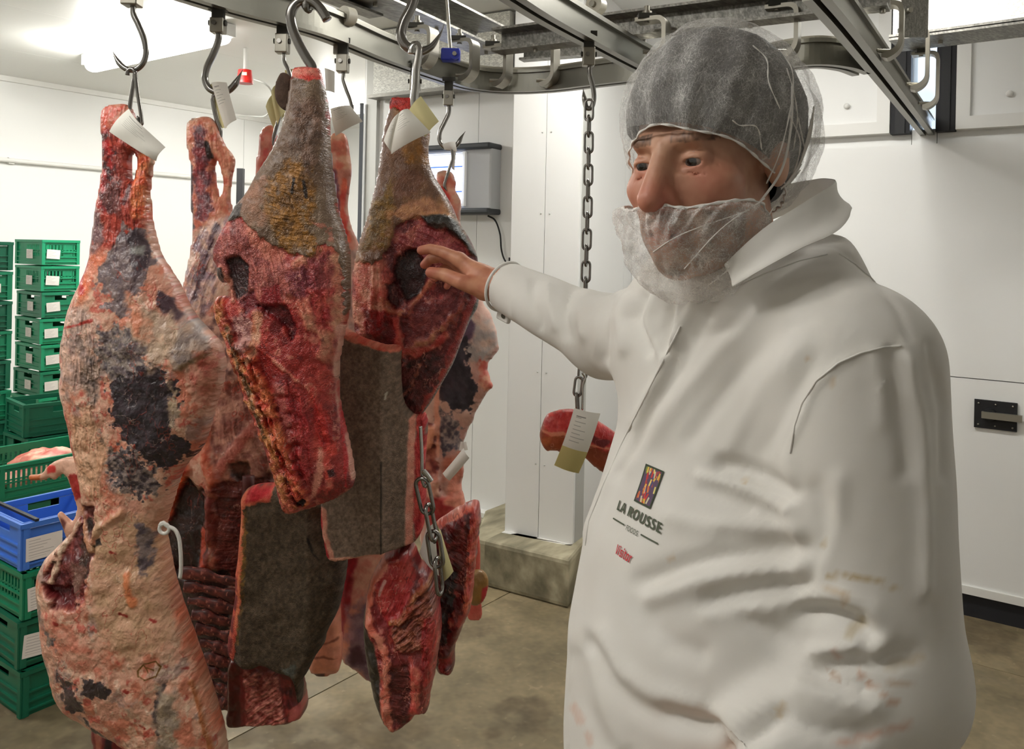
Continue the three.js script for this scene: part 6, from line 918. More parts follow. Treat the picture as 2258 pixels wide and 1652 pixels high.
{ // eyes
  const iris = dataTex(64, 64, (x, y) => { const u = (x + 0.5) / 64, v = (y + 0.5) / 64, a = Math.acos(clamp(Math.cos((v - 0.5) * Math.PI) * Math.cos((u - 0.25) * 2 * Math.PI), -1, 1)); return a < 0.26 ? [10, 9, 9] : a < 0.58 ? [58, 54, 52] : [158, 136, 126]; });
  for (const s of [-1, 1]) { const c = V(s * 0.031, -0.003, 0.0755), g = new THREE.SphereGeometry(0.0132, 32, 24).rotateY(s * -0.0 - 0.12).rotateX(0.12).translate(c.x, c.y, c.z).applyMatrix4(headM); part('eye', g, phys({ map: iris, roughness: 0.12, clearcoat: 0.6 }), bodyM); }
}
// ----- hair and nets -----
function cap(center, radii, axis, alpha, o = {}) { // shell around an axis out to alpha(theta)
  const ax = V(...axis).normalize(), u = V(1, 0, 0), w = ax.clone().cross(u).normalize().negate(), uu = w.clone().cross(ax).normalize(), na = o.na ?? 70, nt = o.nt ?? 160, pos = [], uv = [], idx = [];
  for (let i = 0; i <= na; i++) for (let j = 0; j <= nt; j++) {
    const th = j / nt * Math.PI * 2, al = alpha(th) * i / na, d = ax.clone().multiplyScalar(Math.cos(al)).addScaledVector(uu, Math.sin(al) * Math.cos(th)).addScaledVector(w, Math.sin(al) * Math.sin(th));
    const p = V(center[0] + d.x * radii[0], center[1] + d.y * radii[1], center[2] + d.z * radii[2]); const k = o.bump ? o.bump(al, th, i / na, p, d) : 0; p.addScaledVector(d, k); if (o.move) o.move(p, i / na, th);
    pos.push(p.x, p.y, p.z); uv.push(0.5 + al * Math.cos(th) * 0.4, 0.5 + al * Math.sin(th) * 0.4);
  }
  for (let i = 0; i < na; i++) for (let j = 0; j < nt; j++) { const a = i * (nt + 1) + j, b = a + nt + 1; idx.push(a, b, a + 1, a + 1, b, b + 1); }
  const g = new THREE.BufferGeometry(); g.setAttribute('position', new THREE.Float32BufferAttribute(pos, 3)); g.setAttribute('uv', new THREE.Float32BufferAttribute(uv, 2)); g.setIndex(idx); g.computeVertexNormals(); g.applyMatrix4(headM); return g;
}
const AX = [0, 0.86, -0.51];
const hairMat = std(0x4a4745, 0.75, 0, { bumpMap: dataTex(512, 512, (x, y) => 0.5 + fbm(x / 5, y / 18, 3.5, 3), false), bumpScale: 0.002 });
const front = (th) => 0.5 + 0.5 * Math.cos(th + Math.PI / 2); // helper: how far round to one side
const hairG = cap([0, 0.04, -0.028], [0.095, 0.112, 0.127], AX, (th) => 2.11 + 0.22 * Math.max(0, -Math.sin(th)) - 0.3 * Math.max(0, Math.cos(th)) ** 2, { na: 50, nt: 90, bump: (a, t, k, p) => 0.003 * fbm(p.x * 60, p.y * 60, p.z * 60, 3) });
part('hair', hairG, hairMat, person);
// fibres of the non-woven nets
function fibreTex(n, count, len, base, width, s0) {
  seed = s0; const a = new Float32Array(n * n).fill(base);
  for (let k = 0; k < count; k++) { let x = rnd(0, n), y = rnd(0, n), an = rnd(0, Math.PI * 2), c = rnd(0.25, 0.7) * width; const L = rnd(len * 0.4, len); for (let s = 0; s < L; s++) { an += rnd(-0.16, 0.16); x += Math.cos(an); y += Math.sin(an); const i = ((Math.floor(y) % n) + n) % n * n + ((Math.floor(x) % n) + n) % n; a[i] = Math.min(1, a[i] + c); } }
  const c1 = tileNoise(n, 14, s0), c2 = tileNoise(n, 40, s0 + 1); return dataTex(n, n, (x, y) => a[y * n + x] * (0.75 + 0.5 * c1(x, y)) + (s0 > 20 ? 0.14 : 0.06) * smooth(0.55, 0.85, 0.6 * c1(x, y) + 0.4 * c2(x, y)), false, true);
}
const netA = fibreTex(1024, 17000, 60, 0.16, 0.3, 11), netB = fibreTex(1024, 19000, 60, 0.2, 0.34, 23);
const netMat = (t) => std(0xf1eeea, 0.85, 0, { alphaMap: t, transparent: true, side: THREE.DoubleSide });
const NET = netMat(netA), NET2 = netMat(netB), THREAD = std(0xe3dfda, 0.8), VEIL = std(0xf1eeea, 0.85, 0, { transparent: true, opacity: 0.45, side: THREE.DoubleSide });
const rimA = (th) => 2.2 - 0.06 * Math.max(0, Math.sin(th)) + 0.015 * Math.sin(th * 7) + 0.2 * Math.max(0, Math.cos(th)) ** 2;
const netBump = (a, t, k, p) => { const back = smooth(-0.02, -0.12, p.z); return 0.007 * Math.exp(-((a / 0.35) ** 2)) + (0.0022 + 0.005 * back) * Math.sin(t * 17 + 3 * fbm(t * 3, a * 3, 1.5, 2)) * smooth(0.5, 1.5, a) + 0.004 * fbm(p.x * 40, p.y * 40, p.z * 40, 3) - 0.002 * smooth(0.93, 1, k); };
const netG = cap([0, 0.04, -0.036], [0.104, 0.122, 0.14], AX, rimA, { na: 90, nt: 260, bump: netBump });
const hairNet = part('hair_net', netG, NET, person);
// elastic rim and pulled creases of the hair net
const capPt = (al, th, off = 0, radii = [0.104, 0.122, 0.14], c = [0, 0.04, -0.036], axis = AX) => { const ax = V(...axis).normalize(), w = ax.clone().cross(V(1, 0, 0)).normalize().negate(), uu = w.clone().cross(ax).normalize(), d = ax.multiplyScalar(Math.cos(al)).addScaledVector(uu, Math.sin(al) * Math.cos(th)).addScaledVector(w, Math.sin(al) * Math.sin(th)); return V(c[0] + d.x * radii[0], c[1] + d.y * radii[1], c[2] + d.z * radii[2]).addScaledVector(d, off).applyMatrix4(headM); };
{ const pts = []; for (let j = 0; j < 90; j++) { const th = j / 90 * Math.PI * 2; pts.push(capPt(rimA(th), th, -0.001 + 0.0015 * Math.sin(j * 2.1))); } part('elastic_rim', tube(pts, (t) => 0.0013 + 0.0004 * Math.sin(t * 190), 260, 6, true), THREAD, hairNet); }
{ // crease threads lie on the net: [px, py] lines dropped onto its ellipsoid
  const onNet = (px, py, off = 0.002) => { const o = SPOT.clone().applyMatrix4(headI), q = W(px, py, 1).applyMatrix4(headI), d = q.sub(o).normalize(), c = [0, 0.04, -0.036], r = [0.104, 0.122, 0.14]; const ox = (o.x - c[0]) / r[0], oy = (o.y - c[1]) / r[1], oz = (o.z - c[2]) / r[2], dx = d.x / r[0], dy = d.y / r[1], dz = d.z / r[2]; const a = dx * dx + dy * dy + dz * dz, b = ox * dx + oy * dy + oz * dz, cc = ox * ox + oy * oy + oz * oz - 1, D = b * b - a * cc; const t = D > 0 ? (-b - Math.sqrt(D)) / a : -b / a; return D > 0 ? o.addScaledVector(d, t - off).applyMatrix4(headM) : null; };
  for (const l of [[[1690, 405], [1715, 350], [1735, 280], [1748, 200], [1745, 150], [1720, 110]], [[1735, 150], [1752, 210], [1758, 260], [1750, 330]], [[1660, 100], [1690, 130], [1695, 180], [1720, 240]], [[1615, 265], [1630, 276], [1668, 280], [1680, 330]], [[1760, 260], [1775, 330], [1790, 380]], [[1740, 250], [1765, 320], [1740, 400], [1722, 418]], [[1800, 300], [1806, 360], [1790, 420]]]) { const cp = l.map(([x, y]) => onNet(x, y)).filter(Boolean); if (cp.length > 1) part('crease', tube(cp, (t) => 0.0007 + 0.0002 * Math.sin(t * 30), 50, 5), THREAD, hairNet); }
  const gat = []; for (let k = 0; k < 11; k++) { const x = 1822 - k * 4; const gp = [onNet(1722 + k * 2, 415 - k, 0.003), onNet(1745 + k * 4, 400 - k * 9, 0.003), onNet(1765 + k * 3, 375 - k * 14, 0.003)].filter(Boolean); if (gp.length > 1) gat.push(tube(gp, 0.0009, 20, 5)); }
  if (gat.length) part('gathered_back', merge(gat), THREAD, hairNet);
}
// beard net
const BAX = [0, -0.5, 0.86], brad = [0.086, 0.088, 0.092], bcen = [0, -0.068, 0.034];
const bAlpha = (th) => { const up = Math.cos(th - Math.PI / 2 * UPSIGN); return up > 0.0 ? lerp(1.75, 0.80, smooth(0.0, 0.95, up)) : 1.75; };
const UPSIGN = (() => { const ax = V(...BAX).normalize(), w = ax.clone().cross(V(1, 0, 0)).normalize().negate(); return w.y > 0 ? 1 : -1; })();
const beardG = cap(bcen, brad, BAX, bAlpha, { na: 70, nt: 220, bump: (a, t, k, p) => 0.003 * Math.sin(t * 23 + 4 * fbm(t * 2, a * 4, 1.5, 2)) * smooth(0.3, 1, k) + 0.0015 * Math.sin(t * 57) * smooth(0.6, 1, k) + 0.009 * fbm(p.x * 45, p.y * 45, p.z * 45, 3) - 0.006 * smooth(0.9, 1, k) + 0.008 * smooth(-0.09, -0.15, p.y) });
const beardNet = part('beard_net', beardG, NET2, person);
{ const pts = []; for (let j = 0; j < 110; j++) { const th = j / 110 * Math.PI * 2; pts.push(capPt(bAlpha(th), th, -0.006 + 0.001 * Math.sin(j * 1.9), brad, bcen, BAX)); } part('net_hem', tube(pts, (t) => 0.0016 + 0.0005 * Math.sin(t * 170), 300, 5, true), THREAD, beardNet); }
{ const q = (x, y, z) => V(x, y, z).applyMatrix4(headM); part('ear_loop', tube([q(0.074, -0.055, 0.03), q(0.092, -0.02, 0.008), q(0.1, 0.03, -0.005), q(0.1, 0.07, -0.012)], 0.0014, 40, 6), THREAD, beardNet);
  for (const [a, b, c] of [[[0.078, -0.05, 0.035], [0.06, -0.075, 0.09], [0.03, -0.12, 0.115]], [[0.082, -0.06, 0.02], [0.075, -0.1, 0.06], [0.045, -0.145, 0.085]], [[0.07, -0.06, 0.06], [0.03, -0.08, 0.12], [0.0, -0.1, 0.135]], [[0.084, -0.075, 0.02], [0.078, -0.12, 0.04], [0.06, -0.145, 0.06]]]) { const on = (p) => { const d = V(p[0] - bcen[0], p[1] - bcen[1], p[2] - bcen[2]); const k = 1 / Math.hypot(d.x / brad[0], d.y / brad[1], d.z / brad[2]); return V(bcen[0] + d.x * k * 1.015, bcen[1] + d.y * k * 1.015, bcen[2] + d.z * k * 1.015).applyMatrix4(headM); }; part('crease', tube([on(a), on(b), on(c)], 0.0006, 30, 5), THREAD, beardNet); } }
// ----- coat -----
const torso = [ // height, forward offset, half depth, half width
  [0.62, 0.02, 0.19, 0.245], [0.8, 0.03, 0.19, 0.24], [0.95, 0.04, 0.19, 0.23], [1.08, 0.042, 0.19, 0.222], [1.2, 0.032, 0.176, 0.216], [1.32, 0.006, 0.154, 0.212], [1.4, 0.012, 0.142, 0.205], [1.45, 0.022, 0.13, 0.19], [1.49, 0.035, 0.114, 0.17], [1.53, 0.04, 0.1, 0.15], [1.56, 0.04, 0.09, 0.132], [1.6, 0.03, 0.085, 0.115],
];
const torsoSdf = (x, y, z) => {
  let i = 0; while (i < torso.length - 2 && y > torso[i + 1][0]) i++; const a = torso[i], b = torso[i + 1], t = clamp((y - a[0]) / (b[0] - a[0])), fo = lerp(a[1], b[1], t), hd = lerp(a[2], b[2], t), hw = lerp(a[3], b[3], t), dx = x - CXZ.x, dz = z - CXZ.z, pf = dx * F3.x + dz * F3.z - fo, pl = dx * L3.x + dz * L3.z;
  const k0 = Math.hypot(pf / hd, pl / hw), k1 = Math.hypot(pf / (hd * hd), pl / (hw * hw)); const d = k1 > 1e-6 ? k0 * (k0 - 1) / k1 : -hd;
  return smax(smax(d, y - 1.572 + 0.25 * (pf + fo), 0.02), 0.62 - y, 0.01);
};
const cuffDir = wrist.clone().sub(elbowR).normalize(), cuffAt = wrist.clone().addScaledVector(cuffDir, 0.004), cuffLdir = wristL.clone().sub(elbowL).normalize(), cuffL = wristL.clone().addScaledVector(cuffLdir, -0.01);
const armR = [cone(shoulderR, elbowR, 0.083, 0.064), cone(elbowR, wrist, 0.062, 0.047)], armL = [cone(shoulderL, elbowL, 0.088, 0.08), cone(elbowL, wristL, 0.08, 0.062)];
const coatSdf = (x, y, z) => {
  const t = torsoSdf(x, y, z); let r = smin(armR[0](x, y, z), armR[1](x, y, z), 0.03); r = Math.max(r, (x - cuffAt.x) * cuffDir.x + (y - cuffAt.y) * cuffDir.y + (z - cuffAt.z) * cuffDir.z);
  let l = smin(armL[0](x, y, z), armL[1](x, y, z), 0.02); l = Math.max(l, (x - cuffL.x) * cuffLdir.x + (y - cuffL.y) * cuffLdir.y + (z - cuffL.z) * cuffLdir.z);
  return smin(smin(t, r, 0.045), l, y > 1.3 ? 0.03 : 0.012);
};
const coatG = surfaceNet(coatSdf, [CXZ.x - 0.44, 0.6, CXZ.z - 0.66], [CXZ.x + 0.33, 1.62, CXZ.z + 0.36], 0.0054); relax(coatG, 4);
// folds: [line in photo pixels, half width px, height m]
const FOLDS = [
  [[[1590, 1028], [1650, 1040], [1700, 1066], [1745, 1090]], 18, -0.014], [[[1540, 1055], [1600, 1062], [1690, 1095], [1740, 1120]], 16, 0.009], [[[1530, 1060], [1580, 1085], [1650, 1120]], 18, -0.006],
  [[[1420, 1280], [1500, 1250], [1600, 1225], [1700, 1215], [1765, 1212]], 22, -0.012], [[[1430, 1320], [1520, 1290], [1620, 1265], [1750, 1258]], 22, 0.009], [[[1570, 1318], [1640, 1305], [1700, 1292], [1770, 1290]], 20, -0.013], [[[1560, 1350], [1650, 1345], [1760, 1330]], 22, 0.008], [[[1560, 1335], [1620, 1350], [1680, 1385], [1720, 1405]], 22, -0.009], [[[1480, 1140], [1560, 1160], [1680, 1170], [1750, 1168]], 24, 0.007], [[[1600, 1180], [1680, 1190], [1740, 1190]], 16, -0.006],
  [[[1420, 1330], [1440, 1380], [1480, 1420], [1540, 1440]], 26, -0.007], [[[1300, 1420], [1330, 1490], [1390, 1550], [1480, 1590], [1560, 1600]], 22, -0.009], [[[1330, 1400], [1370, 1480], [1440, 1530], [1530, 1555]], 24, 0.007], [[[1270, 1450], [1290, 1560], [1330, 1652]], 18, -0.006], [[[1300, 1450], [1325, 1540], [1370, 1640]], 16, 0.005], [[[1480, 1570], [1600, 1620], [1690, 1600]], 24, -0.008], [[[1620, 1652], [1680, 1600], [1720, 1570]], 18, -0.012],
  [[[1850, 600], [1740, 640], [1600, 760], [1480, 900], [1400, 1030]], 20, 0.006], [[[1830, 650], [1720, 720], [1600, 860], [1520, 970]], 22, -0.006], [[[1560, 700], [1500, 800], [1440, 900], [1370, 1040]], 16, -0.006], [[[1500, 740], [1460, 830], [1400, 930]], 12, 0.006], [[[1760, 760], [1680, 860], [1600, 990]], 24, 0.005], [[[1790, 800], [1730, 900], [1690, 990]], 20, -0.005], [[[1535, 660], [1470, 800], [1400, 960], [1330, 1090], [1290, 1180]], 9, 0.006],
  // left sleeve
  [[[1770, 1345], [1830, 1350], [1880, 1368], [1915, 1400]], 20, -0.02], [[[1780, 1320], [1850, 1320], [1920, 1350], [1950, 1400], [1930, 1440]], 20, 0.01], [[[1800, 1440], [1860, 1430], [1910, 1410]], 18, 0.012], [[[1830, 1462], [1920, 1462], [2010, 1445]], 18, -0.01], [[[1760, 1520], [1850, 1545], [1930, 1560]], 24, 0.008], [[[1740, 1590], [1820, 1615], [1900, 1625]], 22, -0.01], [[[1790, 1480], [1840, 1500], [1900, 1520]], 18, -0.008],
  [[[1740, 1010], [1750, 1120], [1765, 1250], [1780, 1320]], 14, 0.006], [[[1800, 1080], [1830, 1160], [1800, 1250], [1780, 1330]], 20, -0.006], [[[1850, 1060], [1840, 1150], [1800, 1280]], 20, 0.005], [[[2000, 790], [2030, 950], [2040, 1100], [2040, 1300]], 14, 0.008], [[[1970, 770], [1985, 900], [2000, 1040]], 14, -0.007], [[[2050, 760], [2075, 900], [2080, 1050]], 10, -0.006], [[[1930, 780], [1945, 850], [1950, 930]], 14, 0.004],
  [[[1740, 990], [1790, 860], [1850, 800], [1930, 765], [2010, 760]], 6, 0.004], [[[1855, 552], [1920, 610], [1985, 690], [2010, 760]], 5, -0.004],
  // right sleeve
  [[[1420, 655], [1400, 700], [1430, 770]], 13, -0.012], [[[1450, 650], [1432, 700], [1440, 750], [1470, 790]], 11, 0.01], [[[1385, 660], [1370, 700], [1375, 770]], 12, 0.008], [[[1345, 650], [1330, 700], [1335, 790]], 12, -0.01], [[[1300, 650], [1285, 690], [1290, 740]], 12, 0.008], [[[1262, 640], [1245, 690], [1250, 740]], 11, -0.009], [[[1215, 630], [1210, 670], [1225, 720]], 10, 0.006], [[[1180, 620], [1175, 670], [1190, 720]], 9, -0.006], [[[1480, 680], [1468, 730], [1480, 800]], 10, -0.01], [[[1500, 670], [1494, 740], [1500, 800]], 8, 0.008], [[[1130, 610], [1126, 700]], 6, 0.002],
];
{
  for (const f of FOLDS) f.b = [Math.min(...f[0].map((p) => p[0])) - f[1] * 2.4, Math.max(...f[0].map((p) => p[0])) + f[1] * 2.4, Math.min(...f[0].map((p) => p[1])) - f[1] * 2.4, Math.max(...f[0].map((p) => p[1])) + f[1] * 2.4];
  const p = coatG.attributes.position, n = coatG.attributes.normal, q = V(0, 0, 0), m = V(0, 0, 0);
  for (let i = 0; i < p.count; i++) {
    q.fromBufferAttribute(p, i); m.fromBufferAttribute(n, i); const view = SPOT.clone().sub(q).normalize().dot(m), [x, y] = PX(q); let h = 0;
    if (view > -0.1) for (const f of FOLDS) { if (x < f.b[0] || x > f.b[1] || y < f.b[2] || y > f.b[3]) continue; const d = lineDist(x + 8 * f2(x / 70, y / 70, 2, 2), y, f[0]) / f[1]; h += 0.82 * f[2] * Math.exp(-d * d) * smooth(-0.1, 0.15, view); }
    h += 0.003 * fbm(q.x * 14, q.y * 9, q.z * 14, 2);
    if (view <= 0.1) h += 0.006 * Math.sin(Math.atan2(q.x - CXZ.x, q.z - CXZ.z) * 9 + q.y * 4) * smooth(1.4, 0.9, q.y);
    p.setXYZ(i, q.x + m.x * h, q.y + m.y * h, q.z + m.z * h);
  }
  relax(coatG, 2, 0.4);
}
// stains on the cloth
const STAINS = [...[[1780, 788, 6], [1834, 844, 7], [1860, 883, 6], [1640, 1060, 5], [1480, 1230, 6], [1400, 1130, 5]].map(([x, y, r]) => [[[x, y], [x + 1, y + 1]], r, 0xc9ab7c, 0.6]),
  [[[1830, 1268], [1900, 1275], [1975, 1295]], 6, 0xb59a5c, 0.7], [[[1810, 1205], [1822, 1196]], 5, 0xb59a5c, 0.5], [[[1820, 1300], [1870, 1310], [1860, 1330]], 7, 0xbc9a66, 0.5], [[[1875, 1395], [1900, 1370]], 12, 0xae9658, 0.55], [[[1890, 1480], [1930, 1520], [1980, 1555]], 6, 0xc08a62, 0.6], [[[1830, 1480], [1850, 1500]], 6, 0xa97a4c, 0.5], [[[1960, 1470], [2030, 1450]], 12, 0xb8a070, 0.4], [[[1950, 1510], [2010, 1505]], 6, 0xb08a5a, 0.45], [[[1850, 1640], [2000, 1600]], 9, 0xc58a6a, 0.5], [[[1718, 1580], [1725, 1560]], 9, 0xc2a05c, 0.5], [[[1840, 1440], [1850, 1448]], 7, 0xc07a5a, 0.4], [[[1265, 1560], [1280, 1590]], 10, 0xcf9a80, 0.4], [[[1298, 1620], [1300, 1640]], 8, 0xcf9a80, 0.4]];
const CLOTH0 = new THREE.Color(0xe0ddd7), CLOTH1 = new THREE.Color(0xdad6cf);
paintV(coatG, (p) => { const c = CLOTH0.clone().lerp(CLOTH1, clamp(0.5 + fbm(p.x * 18, p.y * 18, p.z * 18, 3))); const [x, y] = PX(p); if (p.z > CXZ.z - 0.2) for (const [l, w, hex, a] of STAINS) { if (Math.abs(x - l[0][0]) > 260 || Math.abs(y - l[0][1]) > 160) continue; const d = lineDist(x, y, l) + 5 * fbm(x / 9, y / 9, 4.4, 3); const m = smooth(w * 1.5, w * 0.4, d) * a; if (m > 0) c.lerp(new THREE.Color(hex), m * (0.6 + 0.6 * clamp(0.5 + fbm(x / 5, y / 5, 8.8, 2)))); } return c; });
const CLOTH = std(0xffffff, 0.82, 0, { vertexColors: true }), PLAIN = std(0xe0ddd7, 0.82);
const coat = part('coat', coatG, CLOTH, person);
// turned-down collar: a leaf round the neck
function ribbon(top, bot, th, mat, name, parent, mid) {
  const a = new THREE.CatmullRomCurve3(top.map(([x, y, d]) => W(x, y, d)), false, 'centripetal'), b = new THREE.CatmullRomCurve3(bot.map(([x, y, d]) => W(x, y, d)), false, 'centripetal'), n = 60, m = 10, pos = [], idx = [];
  const nrm = []; for (let s = 0; s < 2; s++) for (let i = 0; i <= n; i++) for (let j = 0; j <= m; j++) { const p = a.getPointAt(i / n), q = b.getPointAt(i / n), t = q.clone().sub(p), tn = a.getTangentAt(i / n), w = tn.clone().cross(t).normalize(); const r = p.addScaledVector(t, j / m).addScaledVector(w, (mid ?? 0) * Math.sin(j / m * Math.PI) + (s ? -th : th) * Math.sqrt(Math.max(0.05, 1 - (2 * j / m - 1) ** 6)) + 0.0015 * fbm(i * 0.3, j * 0.3, 3.3, 2)); pos.push(r.x, r.y, r.z); }
  const S = (n + 1) * (m + 1), q = (i, j, s) => s * S + i * (m + 1) + j;
  for (let i = 0; i < n; i++) for (let j = 0; j < m; j++) { idx.push(q(i, j, 0), q(i + 1, j, 0), q(i, j + 1, 0), q(i, j + 1, 0), q(i + 1, j, 0), q(i + 1, j + 1, 0), q(i, j, 1), q(i, j + 1, 1), q(i + 1, j, 1), q(i, j + 1, 1), q(i + 1, j + 1, 1), q(i + 1, j, 1)); }
  for (let i = 0; i < n; i++) for (const j of [0, m]) { const A = q(i, j, 0), B = q(i + 1, j, 0); idx.push(A, B, A + S, B, B + S, A + S); } for (let j = 0; j < m; j++) for (const i of [0, n]) { const A = q(i, j, 0), B = q(i, j + 1, 0); idx.push(A, B, A + S, B, B + S, A + S); }
  const g = new THREE.BufferGeometry(); g.setAttribute('position', new THREE.Float32BufferAttribute(pos, 3)); g.setIndex(idx); g.computeVertexNormals(); return part(name, g, mat, parent);
}
ribbon([[1598, 584, 0.872], [1650, 532, 0.862], [1700, 492, 0.862], [1755, 458, 0.875], [1800, 430, 0.9], [1834, 408, 0.94], [1838, 396, 1.0], [1800, 395, 1.06], [1730, 410, 1.1], [1640, 450, 1.11], [1570, 520, 1.08]], [[1615, 632, 0.862], [1690, 588, 0.84], [1765, 548, 0.835], [1830, 520, 0.85], [1862, 495, 0.88], [1874, 470, 0.93], [1872, 455, 1.0], [1830, 455, 1.08], [1740, 470, 1.13], [1630, 520, 1.14], [1550, 580, 1.1]], 0.0022, PLAIN, 'collar', coat, 0.006);
// cuff with press stud, lettering and badge
{
  const e = W(1124, 716, HD - 0.13);
  const u = cuffDir.clone().cross(V(0, 1, 0)).normalize(), v = u.clone().cross(cuffDir);
  const ringPts = []; for (let i = 0; i < 40; i++) { const a = i / 40 * Math.PI * 2; ringPts.push(cuffAt.clone().addScaledVector(u, Math.cos(a) * 0.0465).addScaledVector(v, Math.sin(a) * 0.0465)); } part('cuff_hem', tube(ringPts, 0.003, 80, 6, true), PLAIN, coat);
  const tabA = cuffAt.clone().addScaledVector(v, -0.052).addScaledVector(u, 0.0).addScaledVector(cuffDir, -0.012);
  part('cuff_tab', new RoundedBoxGeometry(0.034, 0.022, 0.01, 3, 0.004).applyMatrix4(basis(tabA, cuffDir, v, cuffDir.clone().cross(v))), PLAIN, coat);
  const toCam = SPOT.clone().sub(tabA).normalize(); const sp = tabA.clone().addScaledVector(toCam, 0.008); part('press_stud', new THREE.CylinderGeometry(0.0055, 0.006, 0.003, 16).applyQuaternion(new THREE.Quaternion().setFromUnitVectors(V(0, 1, 0), toCam)).translate(sp.x, sp.y, sp.z), std(0x6d6a60, 0.35, 0.8), coat);
}
const ray = new THREE.Raycaster(); coat.updateWorldMatrix(true, false);
function printOn(name, px0, py0, px1, py1, w, h, draw, turn = 0) {
  const c = W((px0 + px1) / 2, (py0 + py1) / 2, 1).sub(SPOT).normalize(); ray.set(SPOT, c); coat.material.side = THREE.DoubleSide; const hit = ray.intersectObject(coat, false)[0]; coat.material.side = THREE.FrontSide; if (!hit) return;
  const nw = hit.face.normal.clone(), z = nw, x = V(0, 1, 0).cross(z).normalize(), y = z.clone().cross(x); const rot = new THREE.Matrix4().makeBasis(x, y, z).multiply(new THREE.Matrix4().makeRotationZ(turn)), eu = new THREE.Euler().setFromRotationMatrix(rot);
  const wm = new THREE.Mesh(coat.geometry.clone().translate(...person.position.toArray()), coat.material); wm.updateWorldMatrix(true, false);
  const g = new DecalGeometry(wm, hit.point, eu, V(w, h, 0.05)); const p = g.attributes.position, n = g.attributes.normal; for (let i = 0; i < p.count; i++) p.setXYZ(i, p.getX(i) + n.getX(i) * 0.0006, p.getY(i) + n.getY(i) * 0.0006, p.getZ(i) + n.getZ(i) * 0.0006);
  const col = canvasTex(512, Math.round(512 * h / w), (k, W2, H2) => { draw(k, W2, H2, false); }), al = canvasTex(512, Math.round(512 * h / w), (k, W2, H2) => { k.fillStyle = '#000'; k.fillRect(0, 0, W2, H2); draw(k, W2, H2, true); }); al.colorSpace = THREE.NoColorSpace;
  part(name, g, std(0xffffff, 0.7, 0, { map: col, alphaMap: al, transparent: true, polygonOffset: true, polygonOffsetFactor: -2 }), coat);
}
printOn('embroidered_logo', 1350, 1035, 1482, 1192, 0.092, 0.092, (k, w, h, mask) => {
  const ink = mask ? '#fff' : '#4b5340'; if (!mask) { k.fillStyle = '#4b5340'; k.fillRect(0, 0, w, h); }
  const bx = w * 0.34, bw = w * 0.34, by = h * 0.02, bh = h * 0.48; k.fillStyle = mask ? '#fff' : '#33402c'; k.fillRect(bx, by, bw, bh);
  if (!mask) { const x0 = bx + 12, y0 = by + 12, iw = bw - 24, ih = bh - 24; seed = 5; k.fillStyle = '#5a4560'; k.fillRect(x0, y0, iw, ih); const cs = ['#c8342c', '#d97a3a', '#e0b84a', '#cfc9a8', '#4a4a78', '#7a8a3a', '#8a2f4a', '#e3d27a', '#b8453a']; for (let i = 0; i < 46; i++) { k.fillStyle = cs[Math.floor(rnd(0, cs.length))]; k.save(); k.beginPath(); k.rect(x0, y0, iw, ih); k.clip(); k.translate(x0 + rnd(0, iw), y0 + rnd(0, ih)); k.rotate(rnd(-0.5, 0.5)); k.fillRect(-7, -22, 14, 44); k.restore(); } }
  k.fillStyle = ink; k.font = 'bold ' + Math.round(h * 0.17) + 'px sans-serif'; k.textAlign = 'center'; k.textBaseline = 'alphabetic'; k.save(); k.translate(w * 0.5, h * 0.7); const tw = k.measureText('LA ROUSSE').width; k.scale(w * 0.96 / tw, 1); k.fillText('LA ROUSSE', 0, 0); k.restore();
  k.font = Math.round(h * 0.085) + 'px sans-serif'; k.save(); k.translate(w * 0.5, h * 0.86); const fw = k.measureText('FOODS').width; k.scale(w * 0.26 / fw, 1); k.fillText('FOODS', 0, 0); k.restore(); k.fillRect(w * 0.02, h * 0.81, w * 0.3, h * 0.018); k.fillRect(w * 0.68, h * 0.81, w * 0.3, h * 0.018);
}, -0.02);
printOn('visitor_print', 1352, 1200, 1402, 1242, 0.034, 0.018, (k, w, h, mask) => { if (!mask) { k.fillStyle = '#c01f30'; k.fillRect(0, 0, w, h); } k.fillStyle = mask ? '#fff' : '#c01f30'; k.font = 'bold ' + Math.round(h * 0.8) + 'px sans-serif'; k.textAlign = 'center'; k.save(); k.translate(w / 2, h * 0.8); k.scale(w * 0.94 / k.measureText('Visitor').width, 1); k.fillText('Visitor', 0, 0); k.restore(); }, -0.02);
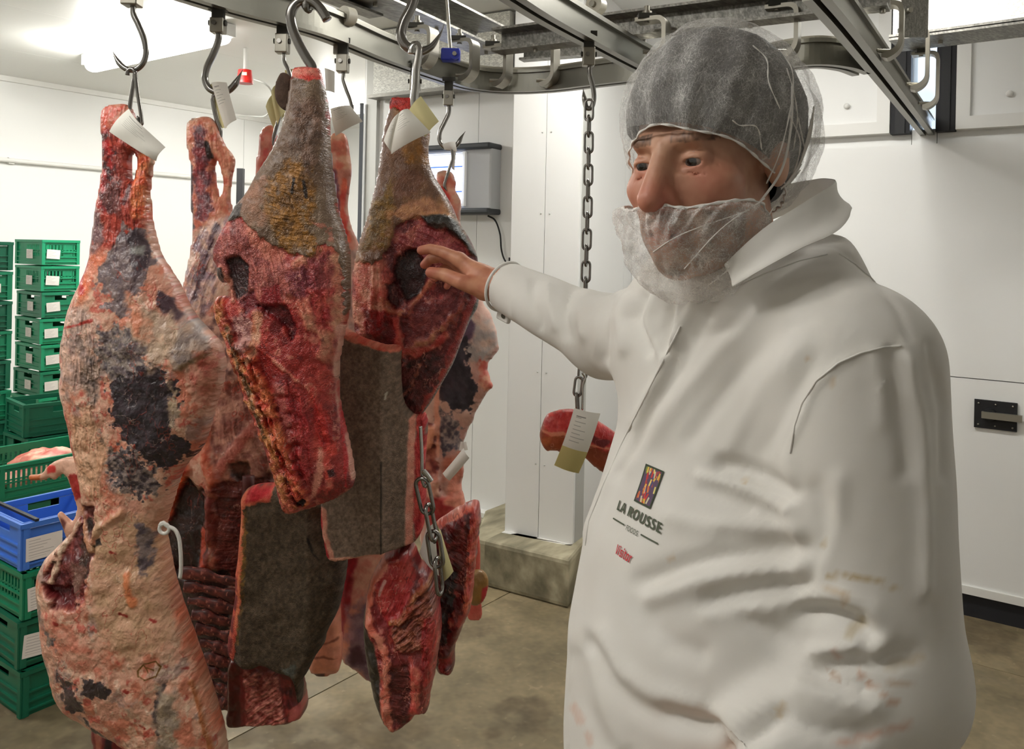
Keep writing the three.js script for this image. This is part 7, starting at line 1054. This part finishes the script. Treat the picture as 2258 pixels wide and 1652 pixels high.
// stitched seams lying on the cloth
{
  const hitAt = (px, py) => { const c = W(px, py, 1).sub(SPOT).normalize(); ray.set(SPOT, c); const h = ray.intersectObject(coat, false)[0]; return h ? h.point.addScaledVector(c, -0.0006) : null; };
  for (const l of [[[1850, 560], [1885, 582], [1920, 612], [1955, 652], [1985, 694], [2004, 740]], [[1742, 1000], [1752, 940], [1768, 890], [1800, 840], [1850, 800], [1900, 778], [1950, 766], [2000, 762]], [[1535, 668], [1600, 640], [1680, 604], [1760, 575], [1845, 556]], [[1500, 720], [1460, 800], [1415, 890], [1370, 980], [1330, 1070], [1298, 1150], [1288, 1220]]]) {
    const p = []; for (let i = 0; i < l.length - 1; i++) for (let k = 0; k < 4; k++) { const q = hitAt(lerp(l[i][0], l[i + 1][0], k / 4), lerp(l[i][1], l[i + 1][1], k / 4)); if (q && (!p.length || q.distanceTo(p[p.length - 1]) < 0.04)) p.push(q); }
    if (p.length > 3) part('seam', tube(p, 0.0011, 60, 5), PLAIN, coat);
  }
}
// trousers and boots below the frame
const legF = (() => { const s = [cone(bp(0, 0.1, 0.78), bp(0.02, 0.1, 0.2), 0.1, 0.075), cone(bp(0, -0.1, 0.78), bp(0.03, -0.1, 0.2), 0.1, 0.075)]; return (x, y, z) => smax(Math.min(s[0](x, y, z), s[1](x, y, z)), 0.16 - y, 0.01); })();
part('trousers', surfaceNet(legF, [CXZ.x - 0.3, 0.1, CXZ.z - 0.3], [CXZ.x + 0.3, 0.9, CXZ.z + 0.3], 0.014), PLAIN, person);
for (const s of [0.1, -0.1]) { const a = bp(0.0, s, 0.22), b = bp(0.0, s, 0.07), c = bp(0.15, s, 0.045); const f1 = cone(a, b, 0.055, 0.05), f2 = cone(b, c, 0.045, 0.042); part('boot', surfaceNet((x, y, z) => smax(smin(f1(x, y, z), f2(x, y, z), 0.03), 0.002 - y, 0.004), [Math.min(a.x, c.x) - 0.09, -0.012, Math.min(a.z, c.z) - 0.09], [Math.max(a.x, c.x) + 0.09, 0.3, Math.max(a.z, c.z) + 0.09], 0.01), std(0xd8d8d4, 0.5), person); }
scene.traverse((o) => { if (o.isMesh) { o.castShadow = true; o.receiveShadow = true; } });
renderer.render(scene, camera);
